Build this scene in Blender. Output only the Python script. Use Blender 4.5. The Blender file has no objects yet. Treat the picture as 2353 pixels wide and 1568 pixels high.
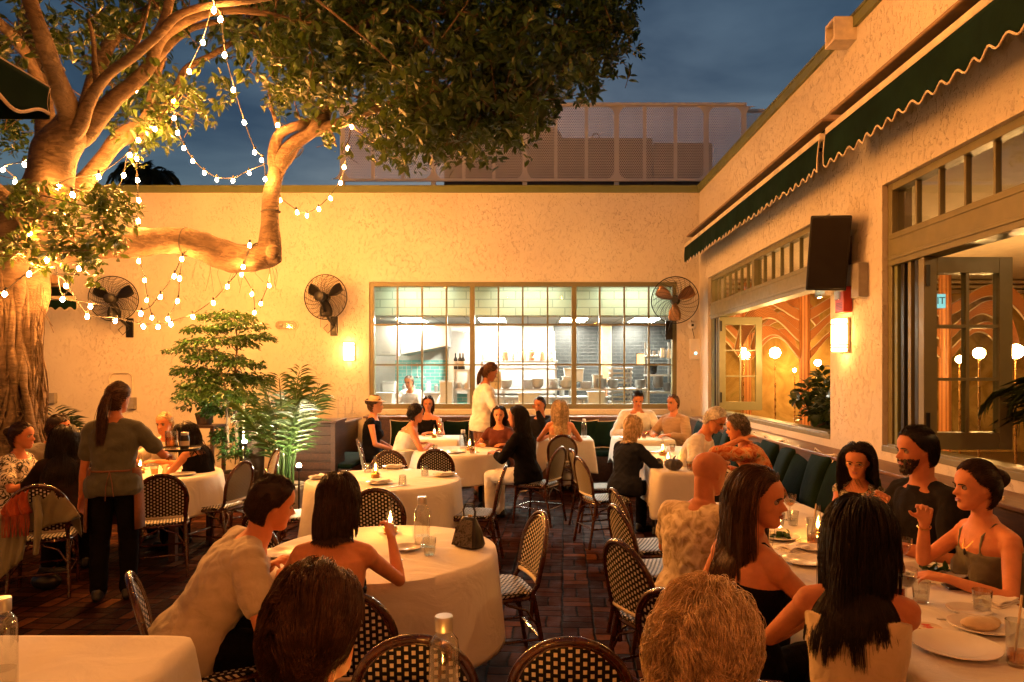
import bpy, bmesh, math, random
import numpy as np
from mathutils import Vector, Matrix, Euler
S = bpy.context.scene
C = S.collection
R = math.radians
PI = math.pi
rng = np.random.default_rng(7)
random.seed(7)
# ------------------------------------------------------------------ camera
F, CU, CV, HC = 1600.0, 1213.0, 858.0, 1.72      # focal length and principal point in 2353-px picture units, eye height
cam = bpy.data.cameras.new('camera'); co = bpy.data.objects.new('camera', cam); C.objects.link(co)
co.location = (0, 0, HC); co.rotation_euler = (R(90), 0, 0)
cam.sensor_width = 36; cam.lens = 36 * F / 2353
cam.shift_x = (1176.5 - CU) / 2353; cam.shift_y = (CV - 784) / 2353
cam.clip_start = .05; cam.clip_end = 2000
S.camera = co
def P(u, v, d):
    return Vector(((u - CU) / F * d, d, HC - (v - CV) / F * d))
# ------------------------------------------------------------------ world: dusk sky with thin cloud
W = bpy.data.worlds.new('World'); S.world = W; W.use_nodes = True
wn, wl = W.node_tree.nodes, W.node_tree.links
wn.clear()
sky = wn.new('ShaderNodeTexSky'); sky.sky_type = 'NISHITA'; sky.sun_disc = False
sky.sun_elevation = R(3.0); sky.sun_rotation = R(0); sky.air_density = 1.0; sky.dust_density = .3; sky.ozone_density = 2.6
tc = wn.new('ShaderNodeTexCoord'); mp = wn.new('ShaderNodeMapping'); mp.inputs['Scale'].default_value = (1, 1, 3.2)
nz = wn.new('ShaderNodeTexNoise'); nz.inputs['Scale'].default_value = 3.1; nz.inputs['Detail'].default_value = 5; nz.inputs['Distortion'].default_value = .4
rp = wn.new('ShaderNodeValToRGB')
rp.color_ramp.elements[0].position = .36; rp.color_ramp.elements[0].color = (.50, .55, .62, 1)
rp.color_ramp.elements[1].position = .66; rp.color_ramp.elements[1].color = (1.45, 1.32, 1.2, 1)
mx = wn.new('ShaderNodeMix'); mx.data_type = 'RGBA'; mx.blend_type = 'MULTIPLY'; mx.inputs[0].default_value = 1
bg = wn.new('ShaderNodeBackground'); bg.inputs['Strength'].default_value = .085
wo = wn.new('ShaderNodeOutputWorld')
wl.new(tc.outputs['Generated'], mp.inputs['Vector']); wl.new(mp.outputs[0], nz.inputs['Vector']); wl.new(nz.outputs['Fac'], rp.inputs[0])
hs = wn.new('ShaderNodeHueSaturation'); hs.inputs['Saturation'].default_value = 1.0; wl.new(sky.outputs[0], hs.inputs['Color']); wl.new(hs.outputs[0], mx.inputs[6]); wl.new(rp.outputs[0], mx.inputs[7]); wl.new(mx.outputs[2], bg.inputs['Color']); wl.new(bg.outputs[0], wo.inputs[0])
sl = bpy.data.lights.new('sun', 'SUN'); sl.energy = .01; sl.angle = R(12); sl.color = (1, .9, .8)
so = bpy.data.objects.new('sun', sl); C.objects.link(so)
so.rotation_euler = (R(87), 0, R(180))
S.view_settings.view_transform = 'Standard'; S.view_settings.look = 'None'; S.view_settings.exposure = 0; S.view_settings.gamma = 1
S.cycles.use_denoising = True
S.cycles.max_bounces = 8; S.cycles.diffuse_bounces = 3; S.cycles.glossy_bounces = 3; S.cycles.transmission_bounces = 6
S.cycles.transparent_max_bounces = 24; S.cycles.sample_clamp_indirect = 4; S.cycles.caustics_reflective = False; S.cycles.caustics_refractive = False
S.cycles.use_light_tree = True
# ------------------------------------------------------------------ lamp levels (string bulb level also serves the added strands)
WARM = (1.0, .36, .068)
BULB, SCONCE, FLAME, GLOBE, KITCHEN = 1600.0, 38.0, 720.0, 330.0, 230.0
# ------------------------------------------------------------------ materials
MATS = {}
class NT:
    def __init__(s, name):
        s.m = bpy.data.materials.new(name); s.m.use_nodes = True
        s.n, s.l = s.m.node_tree.nodes, s.m.node_tree.links
        s.n.clear(); s.out = s.n.new('ShaderNodeOutputMaterial'); s.c = {}
    def node(s, t, **kw):
        n = s.n.new(t)
        for k, v in kw.items():
            if k in ('op', 'operation'): n.operation = v
            elif hasattr(n, k) and k not in n.inputs: setattr(n, k, v)
        return n
    def set(s, sock, v):
        if v is None: return
        if isinstance(v, bpy.types.NodeSocket): s.l.new(v, sock)
        elif isinstance(v, (tuple, list)) and len(v) == 3 and sock.type == 'RGBA': sock.default_value = (*v, 1)
        else: sock.default_value = v
    def math(s, op, a, b=None, c=None):
        n = s.n.new('ShaderNodeMath'); n.operation = op
        s.set(n.inputs[0], a); s.set(n.inputs[1], b); s.set(n.inputs[2], c)
        return n.outputs[0]
    def coord(s, k='Object'):
        if 'tc' not in s.c: s.c['tc'] = s.n.new('ShaderNodeTexCoord')
        return s.c['tc'].outputs[k]
    def mapping(s, vec, scale=(1, 1, 1), rot=(0, 0, 0), loc=(0, 0, 0)):
        n = s.n.new('ShaderNodeMapping'); s.l.new(vec, n.inputs[0]); n.inputs['Scale'].default_value = scale; n.inputs['Rotation'].default_value = rot; n.inputs['Location'].default_value = loc
        return n.outputs[0]
    def noise(s, scale=5, detail=3, rough=.5, dist=0, vec=None):
        n = s.n.new('ShaderNodeTexNoise'); n.inputs['Scale'].default_value = scale; n.inputs['Detail'].default_value = detail
        n.inputs['Roughness'].default_value = rough; n.inputs['Distortion'].default_value = dist
        s.l.new(vec if vec is not None else s.coord(), n.inputs['Vector'])
        return n.outputs['Fac']
    def ramp(s, fac, stops):
        n = s.n.new('ShaderNodeValToRGB'); s.set(n.inputs[0], fac); e = n.color_ramp.elements
        while len(e) < len(stops): e.new(.5)
        for q, (p, c) in zip(e, stops):
            q.position = p; q.color = (c, c, c, 1) if isinstance(c, (int, float)) else (*c, 1)
        return n.outputs[0]
    def mix(s, fac, a, b, mode='MIX'):
        n = s.n.new('ShaderNodeMix'); n.data_type = 'RGBA'; n.blend_type = mode
        s.set(n.inputs[0], fac); s.set(n.inputs[6], a); s.set(n.inputs[7], b)
        return n.outputs[2]
    def bump(s, h, strength=.4, dist=.01, normal=None):
        n = s.n.new('ShaderNodeBump'); n.inputs['Strength'].default_value = strength; n.inputs['Distance'].default_value = dist
        s.l.new(h, n.inputs['Height'])
        if normal is not None: s.l.new(normal, n.inputs['Normal'])
        return n.outputs[0]
    def pbsdf(s, color, rough=.5, metal=0, spec=.5, normal=None, **kw):
        n = s.n.new('ShaderNodeBsdfPrincipled'); s.set(n.inputs['Base Color'], color); s.set(n.inputs['Roughness'], rough); s.set(n.inputs['Metallic'], metal)
        n.inputs['Specular IOR Level'].default_value = spec
        if normal is not None: s.l.new(normal, n.inputs['Normal'])
        for k, v in kw.items(): s.set(n.inputs[k.replace('_', ' ')], v)
        return n.outputs[0]
    def done(s, shader, disp=None):
        s.l.new(shader, s.out.inputs[0]); return s.m
def plain(name, color, rough=.5, metal=0, spec=.5, var=.25, nscale=6, bump=0, bscale=60, bdist=.003, **kw):
    """A procedural paint, cloth, wood or metal: base colour with noise variation, a rough map and fine bump."""
    t = NT(name)
    n1 = t.noise(nscale, 4, .6)
    a = tuple(c * (1 - var) for c in color); b = tuple(min(1, c * (1 + var)) for c in color)
    col = t.ramp(n1, [(.3, a), (.7, b)])
    nrm = t.bump(t.noise(bscale, 3), bump, bdist) if bump else None
    rr = t.ramp(t.noise(nscale * 2.3, 3), [(.3, max(.02, rough * .8)), (.7, min(1, rough * 1.2))])
    return t.done(t.pbsdf(col, rr, metal, spec, nrm, **kw))
def emit(name, color, strength):
    t = NT(name); e = t.n.new('ShaderNodeEmission'); t.set(e.inputs[0], color); e.inputs[1].default_value = strength
    return t.done(e.outputs[0])
def thin_glass(name, tint=(1, 1, 1), refl=1.0, rough=.03, base=.06):
    t = NT(name); lw = t.n.new('ShaderNodeLayerWeight'); lw.inputs[0].default_value = .5
    tr = t.n.new('ShaderNodeBsdfTransparent'); t.set(tr.inputs[0], tint); gl = t.n.new('ShaderNodeBsdfGlossy'); gl.inputs['Roughness'].default_value = rough
    fac = t.math('MULTIPLY_ADD', t.math('POWER', lw.outputs['Facing'], 2.6), refl, base)
    mixs = t.n.new('ShaderNodeMixShader'); t.l.new(fac, mixs.inputs[0]); t.l.new(tr.outputs[0], mixs.inputs[1]); t.l.new(gl.outputs[0], mixs.inputs[2])
    return t.done(mixs.outputs[0])
def m_stucco():
    t = NT('stucco'); o = t.coord()
    big = t.noise(1.1, 3, .6); fine = t.noise(90, 3, .6); mv = t.mapping(o, (1, 1, .62))
    stroke = t.ramp(t.noise(30, 3, .55, 1.3, t.mapping(o, (1, 1, .5))), [(.57, 0.0), (.66, 1.0)])
    amt = t.ramp(t.noise(1.7, 4, .6, .4), [(.35, .25), (.68, 1.0)])
    g = t.math('MULTIPLY', stroke, amt)
    h = t.math('ADD', t.math('MULTIPLY', g, -1.25), t.math('ADD', t.math('MULTIPLY', fine, .45), t.math('MULTIPLY', t.noise(11, 4, .6, .6), .5)))
    nrm = t.bump(h, .9, .012)
    col = t.ramp(big, [(.3, (.72, .66, .56)), (.7, (.78, .725, .625))])
    col = t.mix(t.math('MULTIPLY', g, .17), col, (.45, .34, .22))
    st = t.ramp(t.noise(.9, 5, .7, vec=t.mapping(o, (3, 3, .35))), [(.55, 0.0), (.8, 1.0)])
    col = t.mix(t.math('MULTIPLY', st, .18), col, (.52, .43, .31))
    return t.done(t.pbsdf(col, .85, 0, .25, nrm))
def m_brickfloor():
    """Worn red brick laid in basketweave pairs, with irregular joints."""
    t = NT('brick paving'); o = t.coord()
    wob = t.n.new('ShaderNodeTexNoise'); wob.inputs['Scale'].default_value = 4.5; t.l.new(o, wob.inputs['Vector'])
    vm = t.n.new('ShaderNodeVectorMath'); vm.operation = 'MULTIPLY_ADD'; t.l.new(wob.outputs['Color'], vm.inputs[0]); vm.inputs[1].default_value = (.03, .03, 0); t.l.new(t.mapping(o, rot=(0, 0, R(3))), vm.inputs[2])
    sx = t.n.new('ShaderNodeSeparateXYZ'); t.l.new(vm.outputs[0], sx.inputs[0])
    cell = .215
    u = t.math('DIVIDE', sx.outputs[0], cell); v = t.math('DIVIDE', sx.outputs[1], cell)
    iu, iv = t.math('FLOOR', u), t.math('FLOOR', v); fu, fv = t.math('FRACT', u), t.math('FRACT', v)
    par = t.math('FLOORED_MODULO', t.math('ADD', iu, iv), 2.0)
    def sw(a, b): return t.math('ADD', t.math('MULTIPLY', a, t.math('SUBTRACT', 1.0, par)), t.math('MULTIPLY', b, par))
    along, across = sw(fu, fv), sw(fv, fu)
    a2 = t.math('MULTIPLY', across, 2.0); ib = t.math('FLOOR', a2); fb = t.math('FRACT', a2)
    el = t.math('MINIMUM', along, t.math('SUBTRACT', 1.0, along))
    eb = t.math('MULTIPLY', t.math('MINIMUM', fb, t.math('SUBTRACT', 1.0, fb)), .5)
    e = t.math('ADD', t.math('MINIMUM', el, eb), t.math('MULTIPLY', t.math('SUBTRACT', t.noise(26, 3), .5), .03))
    face = t.ramp(e, [(.018, 0.0), (.05, 1.0)])
    cid = t.n.new('ShaderNodeCombineXYZ'); t.l.new(iu, cid.inputs[0]); t.l.new(iv, cid.inputs[1]); t.l.new(ib, cid.inputs[2])
    wn_ = t.n.new('ShaderNodeTexWhiteNoise'); t.l.new(cid.outputs[0], wn_.inputs['Vector'])
    rnd = wn_.outputs['Value']
    bc = t.ramp(rnd, [(0, (.014, .0034, .0012)), (.35, (.026, .0062, .002)), (.75, (.046, .0125, .004)), (1, (.12, .044, .016))])
    bc = t.mix(t.ramp(t.noise(9, 5, .7), [(.35, 0.0), (.75, .7)]), bc, (.020, .006, .002))
    col = t.mix(face, (.0035, .002, .0015), bc)
    h = t.math('ADD', t.math('ADD', face, t.math('MULTIPLY', rnd, .7)), t.math('MULTIPLY', t.noise(45, 4, .65), .45))
    rough = t.ramp(t.noise(6, 4, .6), [(.3, .50), (.7, .85)])
    return t.done(t.pbsdf(col, rough, 0, .03, t.bump(h, .9, .008)))
def m_bark():
    t = NT('fig bark'); o = t.coord()
    n1 = t.noise(3.2, 6, .65, .7); n2 = t.noise(26, 5, .7); n3 = t.noise(7, 4, .6, 1.0, t.mapping(o, (1, 1, 3.5)))
    col = t.ramp(n1, [(.25, (.045, .028, .016)), (.5, (.095, .062, .037)), (.75, (.155, .11, .07))])
    col = t.mix(t.ramp(n3, [(.42, .6), (.52, 0.0)]), col, (.035, .021, .012))
    h = t.math('ADD', t.math('MULTIPLY', n1, .6), t.math('ADD', t.math('MULTIPLY', n2, .35), n3))
    return t.done(t.pbsdf(col, .8, 0, .3, t.bump(h, .8, .02)))
def m_leaf(name, c0, c1, gloss=.32, trans=.25):
    t = NT(name); g = t.n.new('ShaderNodeNewGeometry')
    col = t.ramp(g.outputs['Random Per Island'], [(0, c0), (.55, tuple((a + b) / 2 for a, b in zip(c0, c1))), (1, c1)])
    p = t.pbsdf(col, gloss, 0, .5)
    tl = t.n.new('ShaderNodeBsdfTranslucent'); t.l.new(t.mix(.5, col, (.16, .22, .02)), tl.inputs[0])
    ms = t.n.new('ShaderNodeMixShader'); ms.inputs[0].default_value = trans; t.l.new(p, ms.inputs[1]); t.l.new(tl.outputs[0], ms.inputs[2])
    return t.done(ms.outputs[0])
def m_weave():
    """Woven resin: black strands with staggered cream squares, laid out on the panel's own UV in metres."""
    t = NT('woven cane'); uv = t.n.new('ShaderNodeUVMap'); sx = t.n.new('ShaderNodeSeparateXYZ'); t.l.new(uv.outputs[0], sx.inputs[0])
    pu, pv = .0235, .029
    a = t.math('DIVIDE', sx.outputs[0], pu); ia = t.math('FLOOR', a); fa = t.math('FRACT', a)
    b = t.math('ADD', t.math('DIVIDE', sx.outputs[1], pv), t.math('MULTIPLY', t.math('FLOORED_MODULO', ia, 2.0), .5)); fb = t.math('FRACT', b)
    du = t.math('ABSOLUTE', t.math('SUBTRACT', fa, .5)); dv = t.math('ABSOLUTE', t.math('SUBTRACT', fb, .5))
    sq = t.math('MULTIPLY', t.math('LESS_THAN', du, .27), t.math('LESS_THAN', dv, .27))
    fine = t.math('FRACT', t.math('MULTIPLY', a, 2.0)); bump = t.math('MULTIPLY', t.math('SUBTRACT', 1.0, t.math('ABSOLUTE', t.math('SUBTRACT', fine, .5))), t.math('SUBTRACT', 1.0, dv))
    cream = t.ramp(t.noise(40, 3), [(.3, (.55, .48, .36)), (.7, (.76, .69, .55))])
    dark = t.ramp(t.noise(60, 3), [(.3, (.004, .005, .004)), (.7, (.011, .012, .009))])
    col = t.mix(sq, dark, cream)
    return t.done(t.pbsdf(col, .5, 0, .18, t.bump(t.math('ADD', bump, sq), .6, .004)))
def m_perf():
    t = NT('perforated metal'); o = t.coord(); sx = t.n.new('ShaderNodeSeparateXYZ'); t.l.new(o, sx.inputs[0])
    p = .040
    a = t.math('DIVIDE', sx.outputs[2], p * .866); ia = t.math('FLOOR', a); fa = t.math('SUBTRACT', t.math('FRACT', a), .5)
    b = t.math('ADD', t.math('DIVIDE', sx.outputs[0], p), t.math('MULTIPLY', t.math('FLOORED_MODULO', ia, 2.0), .5)); fb = t.math('SUBTRACT', t.math('FRACT', b), .5)
    r = t.math('SQRT', t.math('ADD', t.math('MULTIPLY', t.math('MULTIPLY', fa, .866), t.math('MULTIPLY', fa, .866)), t.math('MULTIPLY', fb, fb)))
    hole = t.math('LESS_THAN', r, .34)
    p_ = t.pbsdf(t.ramp(t.noise(2, 3), [(.3, (.74, .71, .71)), (.7, (.84, .81, .81))]), .5, 0, .4)
    tr = t.n.new('ShaderNodeBsdfTransparent'); ms = t.n.new('ShaderNodeMixShader'); t.l.new(hole, ms.inputs[0]); t.l.new(p_, ms.inputs[1]); t.l.new(tr.outputs[0], ms.inputs[2])
    return t.done(ms.outputs[0])
def m_tile(name, c0, c1, grout, bw, bh, rough=.25, off=.5, ax=(0, 2)):
    t = NT(name); o = t.coord(); sx = t.n.new('ShaderNodeSeparateXYZ'); t.l.new(o, sx.inputs[0]); cx = t.n.new('ShaderNodeCombineXYZ')
    t.l.new(sx.outputs[ax[0]], cx.inputs[0]); t.l.new(sx.outputs[ax[1]], cx.inputs[1])
    b = t.n.new('ShaderNodeTexBrick'); t.l.new(cx.outputs[0], b.inputs['Vector']); b.offset = off
    b.inputs['Scale'].default_value = 1; b.inputs['Brick Width'].default_value = bw; b.inputs['Row Height'].default_value = bh; b.inputs['Mortar Size'].default_value = .006 if bh < .12 else .011
    t.set(b.inputs['Color1'], c0); t.set(b.inputs['Color2'], c1); t.set(b.inputs['Mortar'], grout)
    return t.done(t.pbsdf(b.outputs['Color'], rough, 0, .5, t.bump(t.math('SUBTRACT', 1.0, b.outputs['Fac']), .4, .004)))
def m_cloth(name, color, rough=.9, var=.12, wr=6, wd=.02, ws=.35, sheen=.2):
    t = NT(name); col = t.ramp(t.noise(wr * .8, 4), [(.3, tuple(c * (1 - var) for c in color)), (.7, tuple(min(1, c * (1 + var)) for c in color))])
    h = t.math('ADD', t.noise(wr, 4, .5, 1.2), t.math('MULTIPLY', t.noise(420, 2), .04))
    if max(color) < .06: sheen = 0
    return t.done(t.pbsdf(col, rough, 0, .2 if max(color) > .06 else .06, t.bump(h, ws, wd), Sheen_Weight=sheen))
def m_print(name, base, stops, scale, dist=2.0, detail=3):
    t = NT(name); n = t.noise(scale, detail, .55, dist)
    col = t.ramp(n, stops); return t.done(t.pbsdf(col, .85, 0, .2, t.bump(t.noise(9, 3, .5, 1), .3, .015)))
def m_skin(name, color):
    t = NT(name); n = t.noise(14, 4, .6)
    col = t.ramp(n, [(.3, tuple(c * .88 for c in color)), (.7, tuple(c * 1.1 for c in color))])
    return t.done(t.pbsdf(col, .58, 0, .25, t.bump(t.noise(160, 3), .25, .003), Subsurface_Weight=.12, Subsurface_Radius=(.02, .008, .004)))
def m_hair(name, c0, c1):
    t = NT(name); g = t.n.new('ShaderNodeNewGeometry')
    col = t.ramp(g.outputs['Random Per Island'], [(0, c0), (1, c1)])
    col = t.mix(.75, col, t.ramp(t.noise(34, 3, .6, .6), [(.32, .38), (.66, 1.35)]), 'MULTIPLY')
    return t.done(t.pbsdf(col, .46, 0, .22))
def m_wood(name, c0, c1, rough=.45, scale=(1, 12, 12), coat=0):
    t = NT(name); n = t.noise(3.5, 6, .65, .6, t.mapping(t.coord(), scale))
    col = t.ramp(n, [(.3, c0), (.7, c1)])
    return t.done(t.pbsdf(col, rough, 0, .5, t.bump(n, .25, .003), Coat_Weight=coat))
def M(k): return MATS[k]
def make_materials():
    A = MATS
    A['stucco'] = m_stucco(); A['brick'] = m_brickfloor(); A['bark'] = m_bark()
    A['leaf'] = m_leaf('fig leaves', (.006, .023, .006), (.030, .066, .012)); A['leaf_fine'] = m_leaf('fine green leaves', (.010, .038, .008), (.035, .095, .02))
    A['palm'] = m_leaf('palm fronds', (.022, .06, .014), (.08, .15, .035), .35, .2); A['leaf_dark'] = m_leaf('dark potted leaves', (.012, .024, .010), (.04, .06, .02), .28, .15)
    A['weave'] = m_weave(); A['perf'] = m_perf()
    A['rattan'] = m_wood('lacquered rattan', (.020, .006, .003), (.085, .026, .009), .22, (6, 6, 6), .5)
    A['cane'] = plain('cream cane wrap', (.62, .54, .40), .5, bump=.4, bscale=120)
    A['cloth'] = m_cloth('white table linen', (.74, .70, .63), .9, .05, 3.5, .03, .5)
    A['napkin'] = m_cloth('white napkin', (.76, .72, .66), .9, .05, 30, .01, .5)
    A['green'] = m_cloth('dark green canvas', (.006, .020, .014), .8, .25, 5, .02, .3, .1); A['velvet'] = m_cloth('dark green velvet', (.005, .014, .007), .85, .3, 7, .02, .35, .12)
    A['piping'] = plain('cream piping', (.70, .62, .50), .8); A['trimwhite'] = plain('cream painted metal', (.72, .64, .50), .5)
    A['olive'] = plain('olive painted metal', (.17, .20, .075), .45, var=.08); A['olive_dark'] = plain('olive green frame paint', (.19, .175, .085), .42, var=.08)
    A['tan'] = plain('tan painted metal', (.30, .19, .10), .5); A['black'] = plain('black plastic', (.012, .011, .010), .45, bump=.2, bscale=300, bdist=.001)
    A['blackmetal'] = plain('black metal', (.014, .013, .012), .38, .3); A['steel'] = plain('stainless steel', (.62, .62, .60), .36, .85, var=.05)
    A['grey'] = plain('grey painted box', (.28, .26, .23), .55); A['white'] = plain('white plastic', (.78, .76, .72), .45, var=.05)
    A['red'] = plain('red plastic', (.55, .035, .015), .4, var=.1); A['wood'] = m_wood('dark stained wood', (.032, .013, .006), (.10, .04, .018), .45, (10, 1, 10))
    A['woodledge'] = m_wood('brown wood ledge', (.10, .045, .02), (.22, .11, .05), .4, (10, 1, 10)); A['roofing'] = plain('grey roof felt', (.10, .10, .10), .95)
    A['darkmetal'] = plain('weathered duct metal', (.055, .05, .05), .7); A['shade'] = plain('off white canvas', (.55, .50, .42), .85)
    A['glass'] = thin_glass('window glass', (.96, .97, .95), .55, .02, .015); A['bottleglass'] = thin_glass('clear bottle glass', (.93, .95, .93), 1.0, .07, .15)
    A['water'] = thin_glass('water', (.97, .96, .94), .7, .03, .05); A['brass'] = plain('brass', (.62, .36, .12), .28, 1.0, var=.1)
    A['wine'] = thin_glass('amber drink', (.85, .50, .15), .5, .05, .04); A['redwine'] = thin_glass('dark red drink', (.18, .02, .01), .5, .05, .05)
    A['beerglass'] = thin_glass('brown bottle glass', (.45, .18, .04), .8, .05, .06); A['ceramic'] = plain('white glazed china', (.76, .73, .68), .18, var=.05)
    A['bulb'] = emit('lit bulb', WARM, BULB); A['bulb_amber'] = emit('lit amber bulb', (1, .25, .022), BULB); A['sconce'] = emit('lit wall lamp', (1, .46, .12), SCONCE); A['flame'] = emit('oil flame', (1, .36, .05), FLAME)
    A['globe'] = emit('lit globe', (1, .52, .16), GLOBE); A['led'] = emit('cyan light', (.3, .9, .9), 3.0); A['exit'] = emit('exit sign', (.35, .8, .8), 1.1)
    A['klight'] = emit('kitchen light', (1, .95, .80), KITCHEN); A['klight_dim'] = emit('kitchen window-side light', (1, .97, .86), KITCHEN * .085); A['spot'] = emit('garden spotlight', (1, .78, .45), 3200.0)
    A['klamp'] = emit('warming lamp', (1, .5, .18), 30.0)
    A['cord'] = plain('black rubber cord', (.010, .009, .008), .6); A['pot'] = plain('glazed planter', (.50, .44, .34), .5); A['soil'] = plain('potting soil', (.03, .02, .014), .95, bump=.8, bscale=40, bdist=.01)
    A['darkpot'] = plain('dark basket planter', (.05, .028, .016), .7, bump=.6, bscale=50, bdist=.006); A['foliage_far'] = m_leaf('far palm leaves', (.02, .03, .015), (.05, .06, .03), .5, .1)
    A['tile_green'] = m_tile('pale green brick', (.38, .46, .31), (.44, .52, .36), (.27, .33, .23), .46, .155, .4)
    A['tile_black'] = m_tile('black subway tile', (.003, .005, .006), (.007, .010, .011), (.045, .045, .042), .20, .075, .4); A['tile_teal'] = m_tile('turquoise subway tile', (.16, .50, .46), (.22, .58, .52), (.5, .62, .58), .20, .075, .2)
    A['kwall'] = plain('white kitchen panel', (.72, .72, .66), .4, var=.06); A['kceil'] = m_tile('ceiling tiles', (.62, .62, .58), (.66, .66, .62), (.35, .35, .33), .6, .6, .7, 0, (0, 1))
    A['kfloor'] = m_tile('kitchen floor', (.16, .10, .08), (.19, .12, .09), (.1, .08, .07), .15, .15, .4, 0, (0, 1)); A['copper'] = plain('polished copper', (.38, .20, .11), .38, .9)
    A['mural'] = m_print('ochre mural', None, [(.25, (.20, .13, .035)), (.45, (.42, .26, .07)), (.6, (.58, .38, .12)), (.8, (.30, .25, .06))], 2.2, 1.2, 5)
    A['rattan_col'] = rattan_strip(); A['arch'] = plain('pale arch edge', (.74, .60, .40), .5); A['dceil'] = plain('cream plaster ceiling', (.72, .60, .40), .8, var=.06)
    A['dfloor'] = m_wood('dark dining floor', (.03, .015, .008), (.07, .035, .02), .3); A['paper'] = plain('paper card', (.72, .62, .45), .8)
    A['bag'] = plain('black leather', (.010, .009, .008), .35, bump=.5, bscale=90, bdist=.002); A['snake'] = m_print('embossed grey leather', None, [(.35, (.02, .018, .016)), (.5, (.16, .14, .11)), (.65, (.04, .035, .03))], 26, 1.5)
    A['lips'] = plain('lips', (.36, .10, .07), .4); A['eye'] = plain('eye white', (.34, .26, .20), .2, var=.05); A['iris'] = plain('dark iris', (.012, .008, .006), .15)
    A['brow'] = plain('brow hair', (.02, .011, .007), .8)
    for k, c in dict(fair=(.64, .255, .11), tan=(.52, .195, .085), brown=(.32, .115, .05)).items(): A['skin_' + k] = m_skin('skin ' + k, c)
    for k, c0, c1 in (('black', (.006, .004, .003), (.022, .013, .008)), ('dark', (.014, .007, .004), (.055, .026, .012)), ('brown', (.035, .016, .008), (.12, .058, .026)),
                      ('blond', (.42, .27, .12), (.85, .66, .40)), ('white', (.55, .50, .43), (.82, .77, .68)), ('grey', (.08, .065, .05), (.32, .27, .21))):
        A['hair_' + k] = m_hair('hair ' + k, c0, c1)
    cl = dict(beige=(.50, .41, .28), cream=(.66, .60, .50), black=(.006, .005, .005), darkbrown=(.020, .012, .009), white=(.74, .71, .66), oliveshirt=(.085, .085, .060), rust=(.20, .075, .035),
              charcoal=(.014, .012, .012), tank=(.60, .46, .26), navy=(.016, .018, .026), wine=(.10, .022, .014), sage=(.16, .15, .095), tanw=(.36, .24, .14), grey=(.16, .14, .12), red=(.34, .05, .02))
    for k, c in cl.items(): A['w_' + k] = m_cloth('clothing ' + k, c, .88, .15, 11, .02, .45)
    A['w_swirl'] = m_print('cream blouse with dark swirls', None, [(.46, (.70, .62, .48)), (.50, (.03, .025, .02)), (.56, (.03, .025, .02)), (.60, (.70, .62, .48))], 11, 2.5)
    A['w_floral'] = m_print('orange floral shirt', None, [(.30, (.03, .03, .02)), (.38, (.42, .07, .02)), (.5, (.56, .20, .07)), (.6, (.60, .34, .16)), (.68, (.10, .10, .03)), (.74, (.50, .12, .03))], 16, 1.2, 4)
    A['w_camo'] = m_print('beige palm print shirt', None, [(.36, (.36, .27, .15)), (.5, (.58, .47, .30)), (.64, (.70, .60, .42))], 14, 1.6, 4)
    A['w_lace'] = m_print('patterned top', None, [(.44, (.05, .04, .03)), (.5, (.55, .47, .34)), (.58, (.06, .05, .04))], 34, 1.0)
    A['straw'] = plain('paper drinking straw', (.74, .60, .36), .7); A['hat'] = plain('straw hat', (.50, .34, .18), .85, bump=.7, bscale=120)
    A['linenjacket'] = m_cloth('khaki linen jacket', (.22, .20, .12), .9, .15, 8, .03, .5); A['scarf'] = m_cloth('rust scarf', (.30, .055, .02), .9, .2, 20, .02, .6)
    A['food'] = plain('pale bread', (.60, .46, .28), .8, bump=.8, bscale=30, bdist=.006); A['coaster'] = plain('paper coaster', (.66, .52, .36), .85)
    A['wick'] = plain('dark wick', (.02, .015, .01), .9); A['terracotta'] = plain('terracotta', (.42, .16, .07), .7)
def rattan_strip():
    t = NT('split rattan strips'); uv = t.n.new('ShaderNodeUVMap'); sx = t.n.new('ShaderNodeSeparateXYZ'); t.l.new(uv.outputs[0], sx.inputs[0])
    f = t.math('FRACT', t.math('MULTIPLY', sx.outputs[0], 9.0)); d = t.math('ABSOLUTE', t.math('SUBTRACT', f, .5))
    col = t.ramp(d, [(.1, (.62, .26, .08)), (.36, (.54, .20, .055)), (.46, (.16, .05, .014))])
    return t.done(t.pbsdf(col, .4, 0, .5, t.bump(t.math('SUBTRACT', .5, d), .8, .012)))
make_materials()
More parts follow.
